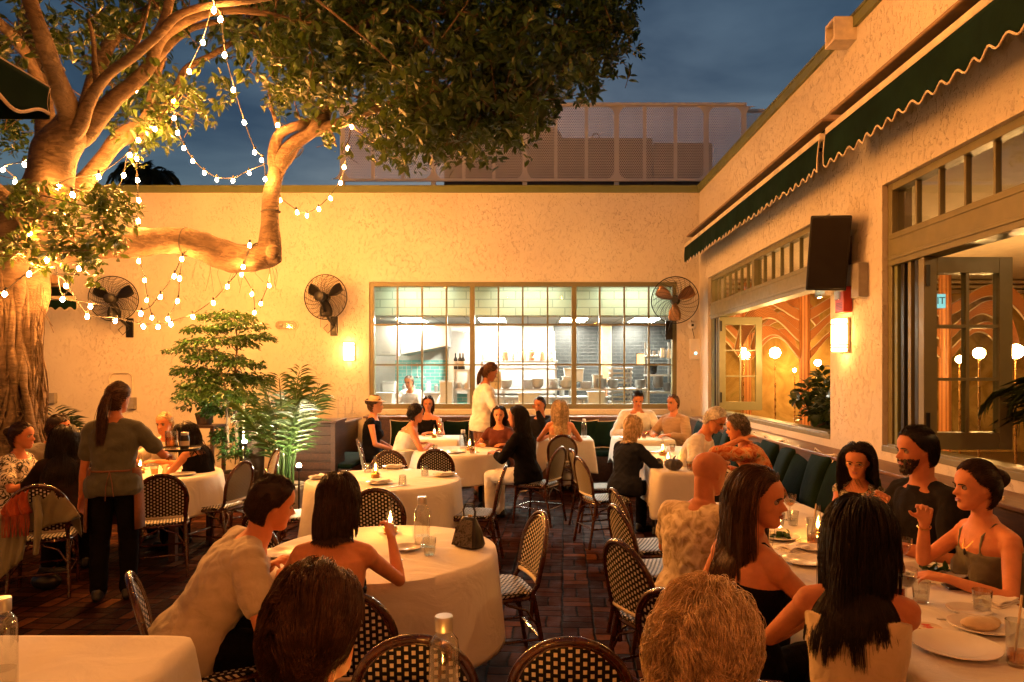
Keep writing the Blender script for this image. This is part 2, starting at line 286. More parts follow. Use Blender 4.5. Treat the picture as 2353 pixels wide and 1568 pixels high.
# ------------------------------------------------------------------ mesh building
class MB:
    def __init__(s): s.v, s.f, s.mi, s.uv = [], [], [], {}
    def add(s, verts, faces, mi=0, uvs=None):
        o = len(s.v); s.v.extend([tuple(p) for p in verts])
        for k, f in enumerate(faces):
            if uvs is not None: s.uv[len(s.f)] = [uvs[i] for i in f]
            s.f.append(tuple(i + o for i in f)); s.mi.append(mi)
    def box(s, a, b, mi=0):
        (x0, y0, z0), (x1, y1, z1) = a, b
        x0, x1 = min(x0, x1), max(x0, x1); y0, y1 = min(y0, y1), max(y0, y1); z0, z1 = min(z0, z1), max(z0, z1)
        s.add([(x0, y0, z0), (x1, y0, z0), (x1, y1, z0), (x0, y1, z0), (x0, y0, z1), (x1, y0, z1), (x1, y1, z1), (x0, y1, z1)],
              [(0, 3, 2, 1), (4, 5, 6, 7), (0, 1, 5, 4), (1, 2, 6, 5), (2, 3, 7, 6), (3, 0, 4, 7)], mi)
    def obox(s, c, size, mat, mi=0):
        """A box of a given size turned by a 3x3 matrix about its centre."""
        h = Vector(size) / 2; vs = []
        for z in (-1, 1):
            for x, y in ((-1, -1), (1, -1), (1, 1), (-1, 1)): vs.append(Vector(c) + mat @ Vector((x * h.x, y * h.y, z * h.z)))
        s.add(vs, [(0, 3, 2, 1), (4, 5, 6, 7), (0, 1, 5, 4), (1, 2, 6, 5), (2, 3, 7, 6), (3, 0, 4, 7)], mi)
    def tube(s, path, radii, n=8, mi=0, caps=True, uvscale=None, flat=1.0):
        path = [Vector(p) for p in path]
        if not hasattr(radii, '__len__'): radii = [radii] * len(path)
        T = [(path[min(i + 1, len(path) - 1)] - path[max(i - 1, 0)]).normalized() for i in range(len(path))]
        ref = Vector((0, 0, 1)) if abs(T[0].z) < .9 else Vector((1, 0, 0))
        nrm = T[0].cross(ref).normalized(); vs = []; uvs = []; L = 0
        for i, p in enumerate(path):
            if i: L += (p - path[i - 1]).length
            nrm = (nrm - T[i] * nrm.dot(T[i])); nrm = nrm.normalized() if nrm.length > 1e-6 else T[i].orthogonal().normalized()
            bi = T[i].cross(nrm)
            for k in range(n):
                a = 2 * PI * k / n; vs.append(p + (nrm * math.cos(a) + bi * math.sin(a) * flat) * radii[i]); uvs.append((k / n, L))
        fs = [(i * n + k, i * n + (k + 1) % n, (i + 1) * n + (k + 1) % n, (i + 1) * n + k) for i in range(len(path) - 1) for k in range(n)]
        if caps: fs += [tuple(range(n))[::-1], tuple(range((len(path) - 1) * n, len(path) * n))]
        s.add(vs, fs, mi, uvs if uvscale else None)
    def lathe(s, prof, c=(0, 0, 0), n=16, mi=0, sy=1.0):
        c = Vector(c); vs, fs = [], []; rows = []
        for r, z in prof:
            if r < 1e-5: rows.append([len(vs)]); vs.append(c + Vector((0, 0, z)))
            else:
                rows.append(list(range(len(vs), len(vs) + n)))
                for k in range(n): vs.append(c + Vector((r * math.cos(2 * PI * k / n), sy * r * math.sin(2 * PI * k / n), z)))
        for a, b in zip(rows, rows[1:]):
            for k in range(n):
                k2 = (k + 1) % n
                if len(a) == 1 and len(b) == 1: continue
                if len(a) == 1: fs.append((a[0], b[k2], b[k])[::-1])
                elif len(b) == 1: fs.append((a[k], a[k2], b[0]))
                else: fs.append((a[k], a[k2], b[k2], b[k]))
        s.add(vs, fs, mi)
    def sphere(s, c, r, n=12, mi=0, sc=(1, 1, 1)):
        m = n // 2 + 1
        prof = [(max(0, math.sin(PI * i / m)), -math.cos(PI * i / m)) for i in range(m + 1)]
        o = len(s.v); prof[0] = (0, -1); prof[-1] = (0, 1)
        s.lathe(prof, (0, 0, 0), n, mi)
        rr = (r, r, r) if not hasattr(r, '__len__') else r
        for i in range(o, len(s.v)): x, y, z = s.v[i]; s.v[i] = (c[0] + x * rr[0] * sc[0], c[1] + y * rr[1] * sc[1], c[2] + z * rr[2] * sc[2])
    def poly(s, pts, ext, mi=0):
        """A flat outline pushed along ext: a plate with thickness."""
        n = len(pts); e = Vector(ext); a = [Vector(p) for p in pts]; b = [p + e for p in a]
        s.add(a + b, [tuple(range(n))[::-1], tuple(range(n, 2 * n))] + [(i, (i + 1) % n, n + (i + 1) % n, n + i) for i in range(n)], mi)
    def build(s, name, mats, parent=None, smooth=True, ang=40, bevel=0, loc=None, rz=0):
        me = bpy.data.meshes.new(name); me.from_pydata(s.v, [], s.f)
        mats = mats if isinstance(mats, (list, tuple)) else [mats]
        for m in mats: me.materials.append(MATS[m] if isinstance(m, str) else m)
        if len(mats) > 1: me.polygons.foreach_set('material_index', s.mi)
        if s.uv:
            ul = me.uv_layers.new(name='UVMap')
            for fi, p in enumerate(me.polygons):
                q = s.uv.get(fi)
                if q:
                    for li, c in zip(p.loop_indices, q): ul.data[li].uv = c
        return finish(name, me, parent, smooth, ang, bevel, loc, rz)
def finish(name, me, parent=None, smooth=True, ang=40, bevel=0, loc=None, rz=0):
    me.validate(); o = bpy.data.objects.new(name, me); C.objects.link(o)
    if smooth:
        me.shade_smooth(); me.set_sharp_from_angle(angle=R(ang))
    if bevel:
        b = o.modifiers.new('bevel', 'BEVEL'); b.width = bevel; b.segments = 2; b.limit_method = 'ANGLE'; b.angle_limit = R(50)
    if parent is not None: o.parent = parent
    if loc is not None: o.location = loc
    if rz: o.rotation_euler.z = rz
    return o
def tag(o, label=None, cat=None, group=None, kind=None):
    if label: o['label'] = label
    if cat: o['category'] = cat
    if group: o['group'] = group
    if kind: o['kind'] = kind
    return o
def thing(name, label, cat, loc=(0, 0, 0), rz=0, group=None):
    o = bpy.data.objects.new(name, None); C.objects.link(o); o.location = loc; o.rotation_euler.z = rz; o.empty_display_size = .1
    return tag(o, label, cat, group)
def dup(root, loc, rz=0, label=None, group=None, scale=None):
    def cp(o, par):
        c = o.copy(); C.objects.link(c)
        if par is not None: c.parent = par
        for ch in kids.get(o.name, []): cp(ch, c)
        return c
    kids = {}
    def walk(o):
        kids[o.name] = list(o.children)
        for ch in o.children: walk(ch)
    walk(root)
    r = cp(root, None); r.location = loc; r.rotation_euler.z = rz
    if scale: r.scale = (scale,) * 3 if not hasattr(scale, '__len__') else scale
    return tag(r, label, None, group)
def np_mesh(name, V, Fc, mats, parent=None, smooth=True, ang=60, nside=None, mi=None):
    me = bpy.data.meshes.new(name); V = np.asarray(V, dtype=np.float32)
    Fc = [np.asarray(f, dtype=np.int32) for f in (Fc if isinstance(Fc, list) else [Fc])]
    me.vertices.add(len(V)); me.vertices.foreach_set('co', V.ravel())
    nl = sum(f.size for f in Fc); npoly = sum(len(f) for f in Fc)
    me.loops.add(nl); me.polygons.add(npoly)
    me.loops.foreach_set('vertex_index', np.concatenate([f.ravel() for f in Fc]))
    tot = np.concatenate([np.full(len(f), f.shape[1], dtype=np.int32) for f in Fc]); st = np.concatenate([[0], np.cumsum(tot)[:-1]]).astype(np.int32)
    me.polygons.foreach_set('loop_start', st); me.polygons.foreach_set('loop_total', tot)
    for m in (mats if isinstance(mats, (list, tuple)) else [mats]): me.materials.append(MATS[m])
    if mi is not None: me.polygons.foreach_set('material_index', np.asarray(mi, dtype=np.int32))
    me.update(calc_edges=True)
    return finish(name, me, parent, smooth, ang)
def wall_boxes(mb, axis, c0, c1, u0, u1, z0, z1, holes, mi=0):
    """Wall slab between c0 and c1 across, u0..u1 along, with rectangular holes (a0,a1,b0,b1) sorted along."""
    def bx(a0, a1, b0, b1):
        if a1 - a0 < 1e-4 or b1 - b0 < 1e-4: return
        if axis == 'x': mb.box((a0, c0, b0), (a1, c1, b1), mi)
        else: mb.box((c0, a0, b0), (c1, a1, b1), mi)
    p = u0
    for a0, a1, b0, b1 in holes:
        bx(p, a0, z0, z1); bx(a0, a1, z0, b0); bx(a0, a1, b1, z1); p = a1
    bx(p, u1, z0, z1)
# ------------------------------------------------------------------ setting
YB, XR = 12.0, 2.955                      # back wall plane, right wall plane
mb = MB(); mb.box((-40, -12, -.3), (40, 60, 0)); tag(mb.build('ground', 'brick', smooth=False), kind='structure')
def wallU(u): return XR * F / (u - CU)
# --- kitchen building (back) -------------------------------------------------------------------
kb = thing('kitchen_building', 'cream stucco back building with a long lit kitchen window and olive roof edge', 'building', (0, YB, 0))
def kx(u, d=YB): return (u - CU) / F * d
def kz(v, d=YB): return HC - (v - CV) / F * d
wx0, wx1, wz0, wz1 = kx(848), kx(1556), kz(940), kz(648)
mb = MB(); wall_boxes(mb, 'x', 0, .25, -15, XR, 0, 4.83, [(wx0, wx1, wz0, wz1)])
mb.build('wall', 'stucco', kb, smooth=False)
mb = MB(); mb.box((-15, -.035, 4.83), (XR - .002, .29, 4.935)); mb.box((-15, -.045, 4.925), (XR - .002, .30, 4.95)); mb.build('parapet_cap', 'olive', kb, smooth=False)
mb = MB(); mb.box((-15, .26, 4.2), (3.6, 12, 4.36)); mb.build('roof', 'roofing', kb, smooth=False)
mb = MB(); mb.box((wx0 - .05, -.05, wz0 - .10), (wx1 + .05, .0, wz0 - .003)); mb.build('sill', 'stucco', kb, smooth=False, bevel=.008)
win = MB(); fw = .075
win.box((wx0, .04, wz0), (wx0 + fw, .16, wz1)); win.box((wx1 - fw, .04, wz0), (wx1, .16, wz1))
win.box((wx0 + fw, .042, wz0), (wx1 - fw, .158, wz0 + .085)); win.box((wx0 + fw, .042, wz1 - fw), (wx1 - fw, .158, wz1))
mull = [kx(1084.8), kx(1319.5)]
for x in mull: win.box((x - .042, .03, wz0 + .085), (x + .042, .15, wz1 - fw))
wf = win.build('window', 'olive_dark', kb, smooth=False, bevel=.004)
mu = MB()
for cx in (380, 551, 720, 1080, 1249, 1421, 1783, 1953, 2123):
    x = kx(784.7 + cx * .33343); mu.box((x - .014, .06, wz0 + .085), (x + .014, .11, wz1 - fw))
for cy in (670, 947):
    z = kz(522.8 + cy * .33343)
    e = [wx0 + fw, mull[0] - .042, mull[0] + .042, mull[1] - .042, mull[1] + .042, wx1 - fw]
    for a, b in zip(e[::2], e[1::2]): mu.box((a, .063, z - .014), (b, .107, z + .014))
mu.build('muntins', 'olive_dark', wf, smooth=False)
gl = MB()
for a, b in zip([wx0 + fw, mull[0] + .042, mull[1] + .042], [mull[0] - .042, mull[1] - .042, wx1 - fw]): gl.box((a, .083, wz0 + .085), (b, .088, wz1 - fw))
gl.build('pane', 'glass', wf, smooth=False)
# kitchen room shell
KB = 3.0                                   # depth of the kitchen behind the window wall
mb = MB(); mb.box((-3.6, KB, 0), (.55, KB + .1, 3.5)); mb.box((-3.7, .26, 0), (-3.6, KB, 3.5)); mb.build('interior_wall', 'kwall', kb, smooth=False)
mb = MB(); mb.box((.55, KB - .02, 0), (3.15, KB + .1, 3.5)); mb.box((3.10, .26, 0), (3.15, KB - .02, 3.5)); mb.build('tiled_wall', 'tile_black', kb, smooth=False)
mb = MB(); mb.box((-2.85, KB - .03, .9), (-1.0, KB, 2.0)); mb.build('tile_splashback', 'tile_teal', kb, smooth=False)
mb = MB(); mb.box((-3.6, 1.0, 2.80), (3.1, 1.12, 3.34)); mb.build('tiled_soffit', 'tile_green', kb, smooth=False)
mb = MB(); mb.box((-3.6, 1.12, 2.78), (3.1, KB, 2.86)); mb.box((-3.6, .26, 3.36), (3.1, 1.12, 3.45)); mb.build('ceiling', 'kceil', kb, smooth=False)
mb = MB(); mb.box((-3.6, .26, .004), (3.1, KB, .02)); mb.build('floor', 'kfloor', kb, smooth=False)
for x, y, z, w, l in [(-2.3, 1.9, 2.77, .5, .9), (-.7, 1.9, 2.77, .5, .9), (.9, 1.9, 2.77, .5, .9), (2.3, 1.9, 2.77, .5, .9), (-2.0, .62, 3.35, 1.2, .3), (0, .62, 3.35, 1.2, .3), (1.9, .62, 3.35, 1.2, .3)]:
    mb = MB(); mb.box((x - w / 2, y - l / 2, z), (x + w / 2, y + l / 2, z + .008)); f = mb.build('ceiling_light', 'klight' if z < 3 else 'klight_dim', kb, smooth=False)
    mb = MB()
    for sx in (-1, 1): mb.box((x + sx * (w / 2 + .012) - .012, y - l / 2 - .02, z - .006), (x + sx * (w / 2 + .012) + .012, y + l / 2 + .02, z + .008))
    mb.build('frame', 'white', f, smooth=False)
# --- dining building (right) -------------------------------------------------------------------
db = thing('dining_building', 'cream stucco restaurant building on the right with tall folding window openings', 'building', (XR, 0, 0))
OP = [(.6, wallU(2027)), (wallU(1908), wallU(1627))]
SZ, BZ, TZ0, TZ1, HZ = 1.103, 2.60, 2.863, 3.225, 3.286       # sill, beam underside, transom glass, head
mb = MB(); wall_boxes(mb, 'y', 0, .25, -6, YB, 0, 4.83, [(OP[0][0], OP[0][1], SZ, HZ), (OP[1][0], OP[1][1], SZ, HZ)])
mb.build('wall', 'stucco', db, smooth=False)
mb = MB(); mb.box((-.035, -6, 4.83), (.29, YB + .29, 4.935)); mb.box((-.045, -6, 4.925), (.30, YB + .30, 4.95)); mb.build('parapet_cap', 'olive', db, smooth=False)
mb = MB(); mb.box((.26, -6, 3.55), (9.5, YB + 1.4, 3.75)); mb.build('roof', 'roofing', db, smooth=False)
def glazed_leaf(y, x0, x1, z0, z1, parent, mw=.10, cols=2, rows=3, name='folding_leaf', t=.045):
    m = MB(); m.box((x0, y, z0), (x0 + mw, y + t, z1)); m.box((x1 - mw, y, z0), (x1, y + t, z1)); m.box((x0 + mw, y + .001, z0), (x1 - mw, y + t - .001, z0 + .13)); m.box((x0 + mw, y + .001, z1 - .12), (x1 - mw, y + t - .001, z1))
    o = m.build(name, 'olive_dark', parent, smooth=False, bevel=.003)
    m = MB(); gx0, gx1, gz0, gz1 = x0 + mw, x1 - mw, z0 + .13, z1 - .12
    xm = [gx0 + (gx1 - gx0) * i / cols for i in range(1, cols)]
    for x in xm: m.box((x - .012, y + .008, gz0), (x + .012, y + t - .008, gz1))
    xs = [gx0] + xm + [gx1]
    for i in range(1, rows):
        z = gz0 + (gz1 - gz0) * i / rows
        for a, b in zip(xs, xs[1:]): m.box((a + (.012 if a != gx0 else 0), y + .010, z - .012), (b - (.012 if b != gx1 else 0), y + t - .010, z + .012))
    m.build('muntins', 'olive_dark', o, smooth=False)
    m = MB(); m.box((gx0, y + .019, gz0), (gx1, y + .024, gz1)); m.build('pane', 'glass', o, smooth=False)
    m = MB()
    for z in (z0 + .12, z1 - .22): m.box((x0 + .012, y - .014, z), (x0 + .04, y - .001, z + .16))
    m.build('hinge', 'blackmetal', o, smooth=False)
    return o
for k, (y0, y1) in enumerate(OP):
    m = MB(); a, b = .045, .15
    m.box((a, y0, SZ), (b, y0 + .07, HZ)); m.box((a, y1 - .07, SZ), (b, y1, HZ)); m.box((a + .002, y0 + .07, TZ1), (b, y1 - .07, HZ))
    m.box((.02, y0 + .07, BZ), (b + .03, y1 - .07, TZ0)); m.box((.008, y0 + .07, BZ + .045), (.02, y1 - .07, BZ + .075)); m.box((.012, y0 + .07, TZ0 - .05), (.02, y1 - .07, TZ0 - .01))
    m.box((.01, y0 + .07, SZ), (b + .02, y1 - .07, SZ + .035)); m.box((-.008, y0 + .002, SZ - .03), (.012, y1 - .002, SZ + .018))
    ys = [y0 + .07, y1 - .07]
    if k == 1: ys = [y0 + .07, 9.24, 9.34, y1 - .07]; m.box((.047, 9.24, TZ0), (b, 9.34, TZ1))
    else: ys = [y0 + .07, 2.9, 3.0, y1 - .07]; m.box((.047, 2.9, TZ0), (b, 3.0, TZ1))
    o = m.build('window_frame', 'olive_dark', db, smooth=False, bevel=.004)
    m = MB(); g = MB()
    for q0, q1 in zip(ys[::2], ys[1::2]):
        n = round((q1 - q0) / .296)
        for i in range(1, n): y = q0 + (q1 - q0) * i / n; m.box((.075, y - .011, TZ0), (.115, y + .011, TZ1))
        g.box((.092, q0, TZ0), (.097, q1, TZ1))
    m.build('muntins', 'olive_dark', o, smooth=False); g.build('pane', 'glass', o, smooth=False)
    # folded stack of leaves against the far jamb, then the last leaf standing square to the wall
    yl = y1 - .56
    for i in range(4):
        yy = y1 - .10 - i * .10
        m = MB(); m.box((.05, yy - .045, SZ + .037), (.15, yy, BZ - .002)); m.build('folding_leaf', ['olive', 'blackmetal', 'olive_dark', 'blackmetal'][i], db, smooth=False, bevel=.003)
    glazed_leaf(yl + .065, .05, .72, SZ + .04, BZ - .004, db)
    glazed_leaf(yl, .03, .70, SZ + .04, BZ - .004, db)
# dining room interior
mb = MB(); mb.box((.25, YB + .6, .3), (9.2, YB + .7, 3.5)); mb.box((9.1, -3, .3), (9.2, YB + .6, 3.5)); mb.build('mural_wall', 'mural', db, smooth=False)
mb = MB(); mb.box((.255, -3, 3.38), (9.1, YB + .6, 3.5)); mb.build('ceiling', 'dceil', db, smooth=False)
mb = MB(); mb.box((.255, -3, .004), (9.1, YB + .6, .30)); mb.build('floor', 'dfloor', db, smooth=False)
mb = MB()
for i in range(3): mb.box((.256, YB + .42 - i * .09, 3.16 + i * .075), (9.1, YB + .598 - i * .09, 3.2 + i * .075))
mb.build('cornice', 'dceil', db, smooth=False)
def arch_palm(x, y, h=3.3, s=1.0, zb=.3):
    """Wall-like decorative palm: a column of split rattan with wide curved fronds."""
    r = thing('rattan_palm_column', '', 'column', (x, y, 0))
    m = MB(); n = 10
    m.tube([(0, 0, zb), (0, 0, h)], .085 * s, 12, uvscale=1); 
    m.build('trunk', 'rattan_col', r)
    for sgn in (-1, 1):
        for a, (z0, ln, rise, drop, w) in enumerate([(1.95, .80, .55, .35, .27), (2.25, 1.05, .62, .75, .32), (2.62, 1.25, .48, .55, .30)]):
            v, f, uv = [], [], []; N = 18
            for i in range(N + 1):
                t = i / N; px = sgn * s * (.06 + ln * (t ** .85)); pz = z0 + rise * s * math.sin(PI * min(1, t * .62 + .03)) * 1.05 - drop * s * t ** 3
                ww = w * s * (1 - .75 * t ** 3) * (.55 + .9 * min(1, t * 3) * .5)
                dx, dz = .6 * sgn, -.1 - t * 1.1; L = math.hypot(dx, dz); nx, nz = -dz / L * sgn, dx / L * sgn
                for q, side in enumerate((-1, 1)):
                    for yy in (-.03, .03): v.append((px + nx * ww * side * .5, yy + .02 * a, pz + nz * ww * side * .5)); uv.append((q, t))
            for i in range(N):
                b = i * 4; c = b + 4
                f += [(b, b + 2, c + 2, c), (b + 3, b + 1, c + 1, c + 3), (b + 2, b + 3, c + 3, c + 2), (b + 1, b, c, c + 1)]
            m = MB(); m.add(v, f, 0, uv); fr = m.build('frond', 'rattan_col', r, smooth=False)
            m = MB(); pts = [Vector(v[i * 4]) * .5 + Vector(v[i * 4 + 1]) * .5 for i in range(N + 1)]; pts2 = [Vector(v[i * 4 + 2]) * .5 + Vector(v[i * 4 + 3]) * .5 for i in range(N + 1)]
            m.tube(pts, .016, 6); m.tube(pts2, .012, 6); m.build('edge_trim', 'arch', fr)
    return r
pl = [(kx(1849, 11.4), 11.4, 'rattan palm column with curved fronds behind the far window opening'), (kx(1715, 12.2), 12.2, 'rattan palm column partly hidden by the far folding window leaf'),
      (6.35, 10.6, 'rattan palm column seen beside the near folding window leaf'), (7.6, 8.2, 'rattan palm column deep in the near window opening')]
for x, y, lb in pl: arch_palm(x, y)['label'] = lb
gl_ = [(1781, 811, 10.2, .078, 'large round globe lamp glowing inside the far window opening'), (1879, 834, 11.9, .055, 'globe lamp right of the rattan palm column'), (1826, 851, 12.2, .032, 'small globe lamp beside the palm column, low in the window'),
       (2250, 812, 7.6, .06, 'globe lamp seen through the glass of the near folding leaf'), (2334, 808, 8.3, .085, 'globe lamp at the right edge behind palm leaves'), (1708, 806, 11.6, .05, 'globe lamp behind the panes of the far folding leaf'), (2205, 826, 9.5, .05, 'globe lamp deep behind the near folding leaf')]
for u, v, d, r, lb in gl_:
    p = P(u, v, d); g = thing('globe_lamp', lb, 'lamp', (p.x, p.y, .3))
    m = MB(); m.lathe([(0, 0), (.09, 0), (.09, .02), (.014, .035), (.012, p.z - .3 - r * .98), (0, p.z - .3 - r * .98)], n=12); m.build('stand', 'brass', g)
    m = MB(); m.sphere((0, 0, p.z - .3), r, 18); m.build('globe', 'globe', g)
for i, (x, y) in enumerate([(4.6, 9.3), (4.7, 6.0), (6.9, 7.5), (4.7, 3.2)]):  # unseen pendants added to brighten the dining room
    g = thing('added_pendant_lamp', 'unseen pendant lamp added to brighten the dining room', 'lamp', (x, y, 3.38), group='added dining room lamps')
    m = MB(); m.tube([(0, 0, 0), (0, 0, -.2)], .006, 6); m.build('cord', 'cord', g)
    m = MB(); m.lathe([(.05, -.2), (.16, -.26), (.19, -.33), (.185, -.33), (.15, -.265), (.05, -.205)], n=20); m.build('lamp_shade', 'tan', g)
    m = MB(); m.sphere((0, 0, -.30), .055, 12); m.build('bulb', emit('added lamp bulb %d' % i, (1, .50, .15), 700), g)
ex = thing('exit_sign', 'lit green-blue exit sign inside the dining room behind the near folding leaf', 'sign', tuple(P(2148, 692, 9.0)))
m = MB(); m.box((-.14, 0, -.09), (.14, .04, .09)); m.build('housing', 'exit', ex, smooth=False)
def text(s, size, name, mat, parent, loc, rot, ext=.002):
    cu = bpy.data.curves.new(name, 'FONT'); cu.body = s; cu.size = size; cu.align_x = 'CENTER'; cu.align_y = 'CENTER'; cu.extrude = ext
    t = bpy.data.objects.new(name, cu); C.objects.link(t); bpy.context.view_layer.update()
    me = bpy.data.meshes.new_from_object(t.evaluated_get(bpy.context.evaluated_depsgraph_get())); bpy.data.objects.remove(t)
    me.materials.clear(); me.materials.append(MATS[mat]); o = bpy.data.objects.new(name, me); C.objects.link(o); o.parent = parent; o.location = loc; o.rotation_euler = rot
    return o
text('EXIT', .13, 'lettering', 'black', ex, (0, -.003, 0), (R(90), 0, 0))
# --- roof screen and plant behind it --------------------------------------------------------------
rs = thing('roof_screen', 'pale perforated metal screen standing on the back building roof', 'screen', (0, 15, 4.36))
sx0, sx1, sz0, sz1 = kx(782, 15), kx(1711, 15), kz(412, 15) - 4.36, kz(244, 15) - 4.36
m = MB(); m.box((sx0, -.004, sz0), (sx1, 0, sz1)); m.build('panel', 'perf', rs, smooth=False)
m = MB(); m.box((sx1 + .06, .35, sz0), (sx1 + 2.2, .354, sz1)); m.build('panel', 'perf', rs, smooth=False)
m = MB(); m.box((sx0, -.05, sz1), (sx1 + .03, .05, sz1 + .06)); m.box((sx0, -.03, sz0 - .05), (sx1, .03, sz0)); m.box((sx1 + .06, .31, sz1), (sx1 + 2.2, .4, sz1 + .06)); m.build('rail', 'white', rs, smooth=False, bevel=.006)
for i, cx in enumerate([5, 215, 423, 633, 842, 1050, 1263, 1477, 1688, 1897, 2090, 2303, 2515, 2775]):
    x = kx(784.7 + cx * .33343, 15); big = cx in (5, 633, 1263, 1897, 2515, 2775)
    m = MB(); m.box((x - (.05 if big else .035), .002, 0 if big else sz0), (x + (.05 if big else .035), .06, sz1 - .001))
    if big:
        for sg in (-1, 1):
            for zc, s2 in ((sz1 - .002, -1), (sz0 + .002, 1)):
                pts = [(x + sg * .05, .004, zc)] + [(x + sg * (.05 + .2 - .2 * math.sin(a)), .004, zc + s2 * (.2 - .2 * math.cos(a))) for a in [PI / 2 * k / 6 for k in range(7)]][::-1]
                m.poly(pts, (0, .02, 0))
    m.build('post', 'white', rs, smooth=False)
m = MB(); m.box((kx(1020, 17), 0, 0), (kx(1500, 17), 2, kz(316, 17) - 4.36)); hv = m.build('rooftop_air_handler', 'darkmetal', None, False, loc=(0, 17, 4.36), bevel=.03)
tag(hv, 'large dark rooftop air handler behind the perforated screen', 'air handler')
m = MB(); m.lathe([(.78, 0), (.78, .25), (.72, .38), (.5, .42), (0, .42)], n=24); m.build('fan_cowl', 'darkmetal', hv, loc=(kx(1224, 17), .9, kz(316, 17) - 4.36 + .002))
m = MB(); m.tube([(kx(1375, 17), .6, 3.07), (kx(1375, 17), .6, 3.25)], .03, 8); m.tube([(kx(1375, 17) + .09 * math.cos(a), .6, 3.33 + .09 * math.sin(a)) for a in [2 * PI * k / 14 for k in range(15)]], .02, 6, caps=False); m.build('lifting_eye', 'darkmetal', hv)
m = MB(); m.box((0, 0, 0), (kx(1637, 17) - kx(1502, 17), 1.6, kz(329, 17) - 4.36)); m.box((.3, -.02, .4), (1.2, 0, 1.5)); hv = m.build('condenser_unit', 'darkmetal', None, False, loc=(kx(1502, 17), 17, 4.36), bevel=.03)
tag(hv, 'lower dark condenser unit at the right end behind the screen', 'condenser')
# --- awnings ------------------------------------------------------------------------------------
def awning(label, y0, y1, xw=XR, xa=2.635, zt=3.83, drop=.268, rz=0, loc=(0, 0, 0), wave=.16, amp=.024, roof=False):
    r = thing('awning', label, 'awning', loc, rz)
    if not roof:
        m = MB(); m.box((xw - .13, y0, zt + .20), (xw - .002, y1, zt + .34)); m.box((xw - .30, y0 + .01, zt + .17), (xw - .135, y1 - .01, zt + .20)); m.build('cassette', 'tan', r, smooth=False, bevel=.015)
        m = MB(); m.box((xa - .005, y0, zt), (xa + .055, y1, zt + .062)); m.build('front_bar', 'trimwhite', r, smooth=False, bevel=.012)
        m = MB(); m.add([(xa + .03, y0 + .02, zt + .066), (xw - .1, y0 + .02, zt + .235), (xw - .1, y1 - .02, zt + .235), (xa + .03, y1 - .02, zt + .066)], [(0, 1, 2, 3)]); o = m.build('canopy', 'green', r, smooth=False)
        sd = o.modifiers.new('s', 'SOLIDIFY'); sd.thickness = .004
        m = MB()
        for y in np.arange(y0 + .4, y1, 1.6): m.box((xa + .05, y - .015, zt + .02), (xw - .13, y + .015, zt + .05))
        m.build('folding_arm', 'blackmetal', r, smooth=False)
    n = int((y1 - y0) / .02); v, f = [], []; NZ = 8; line = []
    for i in range(n + 1):
        y = y0 + (y1 - y0) * i / n; zb = zt - drop - amp * math.sin(2 * PI * y / wave)
        for j in range(NZ + 1):
            t = j / NZ; fx = .010 * t * math.sin(y * 5.1 + 1.3) + .006 * t * math.sin(y * 13 + t) + .012 * math.sin(t * 2.5)
            v.append((xa - fx, y, zt - .001 + (zb - zt) * t))
        line.append(Vector(v[-1]) - Vector((0, 0, .003)))
    for i in range(n):
        for j in range(NZ): a = i * (NZ + 1) + j; f.append((a, a + 1, a + NZ + 2, a + NZ + 1))
    m = MB(); m.add(v, f); o = m.build('valance', 'green', r); sd = o.modifiers.new('s', 'SOLIDIFY'); sd.thickness = .005; sd.offset = 0
    m = MB(); m.tube(line, .0075, 6); m.tube([Vector(v[j]) - Vector((.002, 0, 0)) for j in range(NZ + 1)], .006, 6); m.tube([Vector(v[-1 - j]) - Vector((.002, 0, 0)) for j in range(NZ + 1)], .006, 6); m.build('piping', 'piping', o)
    if roof:
        m = MB(); e = -1.6
        m.add([(xa, y0, zt), (xa + e, y0, zt + .55), (xa + e, y1, zt + .55), (xa, y1, zt)], [(0, 1, 2, 3)]); o = m.build('canopy', 'shade', r, smooth=False); sd = o.modifiers.new('s', 'SOLIDIFY'); sd.thickness = .006
        m = MB(); m.add([(xa - .002, y1, zt), (xa + e, y1, zt + .55), (xa + e, y1, zt - drop), (xa - .002, y1, zt - drop)], [(0, 1, 2, 3)]); o = m.build('side_flap', 'green', r, smooth=False); sd = o.modifiers.new('s', 'SOLIDIFY'); sd.thickness = .004
    return r
awning('long dark green scalloped awning over the far window opening', 6.29, 11.70)
awning('dark green scalloped awning at upper right over the near window opening', .4, 6.17)
awning('corner of a green awning with tan roof at the upper left edge', -1.0, 3.0, xa=-2.06, zt=2.95, drop=.135, wave=.34, amp=.03, roof=True)
r = awning('small green scalloped awning on the back wall behind the fig trunk', -.55, .55, xw=.6, xa=.02, zt=0, drop=.14, rz=R(-90), loc=tuple(P(100, 690, 11.35)))
nb = thing('added_blocking_building', 'unseen building added behind the green corner awning to block sky light', 'building', (-3.7, 0, 0))  # unseen mass added to block sky light; corner awning hangs on it
m = MB(); m.box((-4.5, -9, 0), (0, 2.75, 5.2)); m.build('wall', 'stucco', nb, False); m = MB(); m.box((-4.5, -9, 5.202), (.05, 2.8, 5.3)); m.build('parapet_cap', 'olive', nb, False); m = MB(); m.box((.0, -9.5, 0), (12, -9.0, 5.6)); m.build('sky_blocking_wall', 'stucco', nb, False)
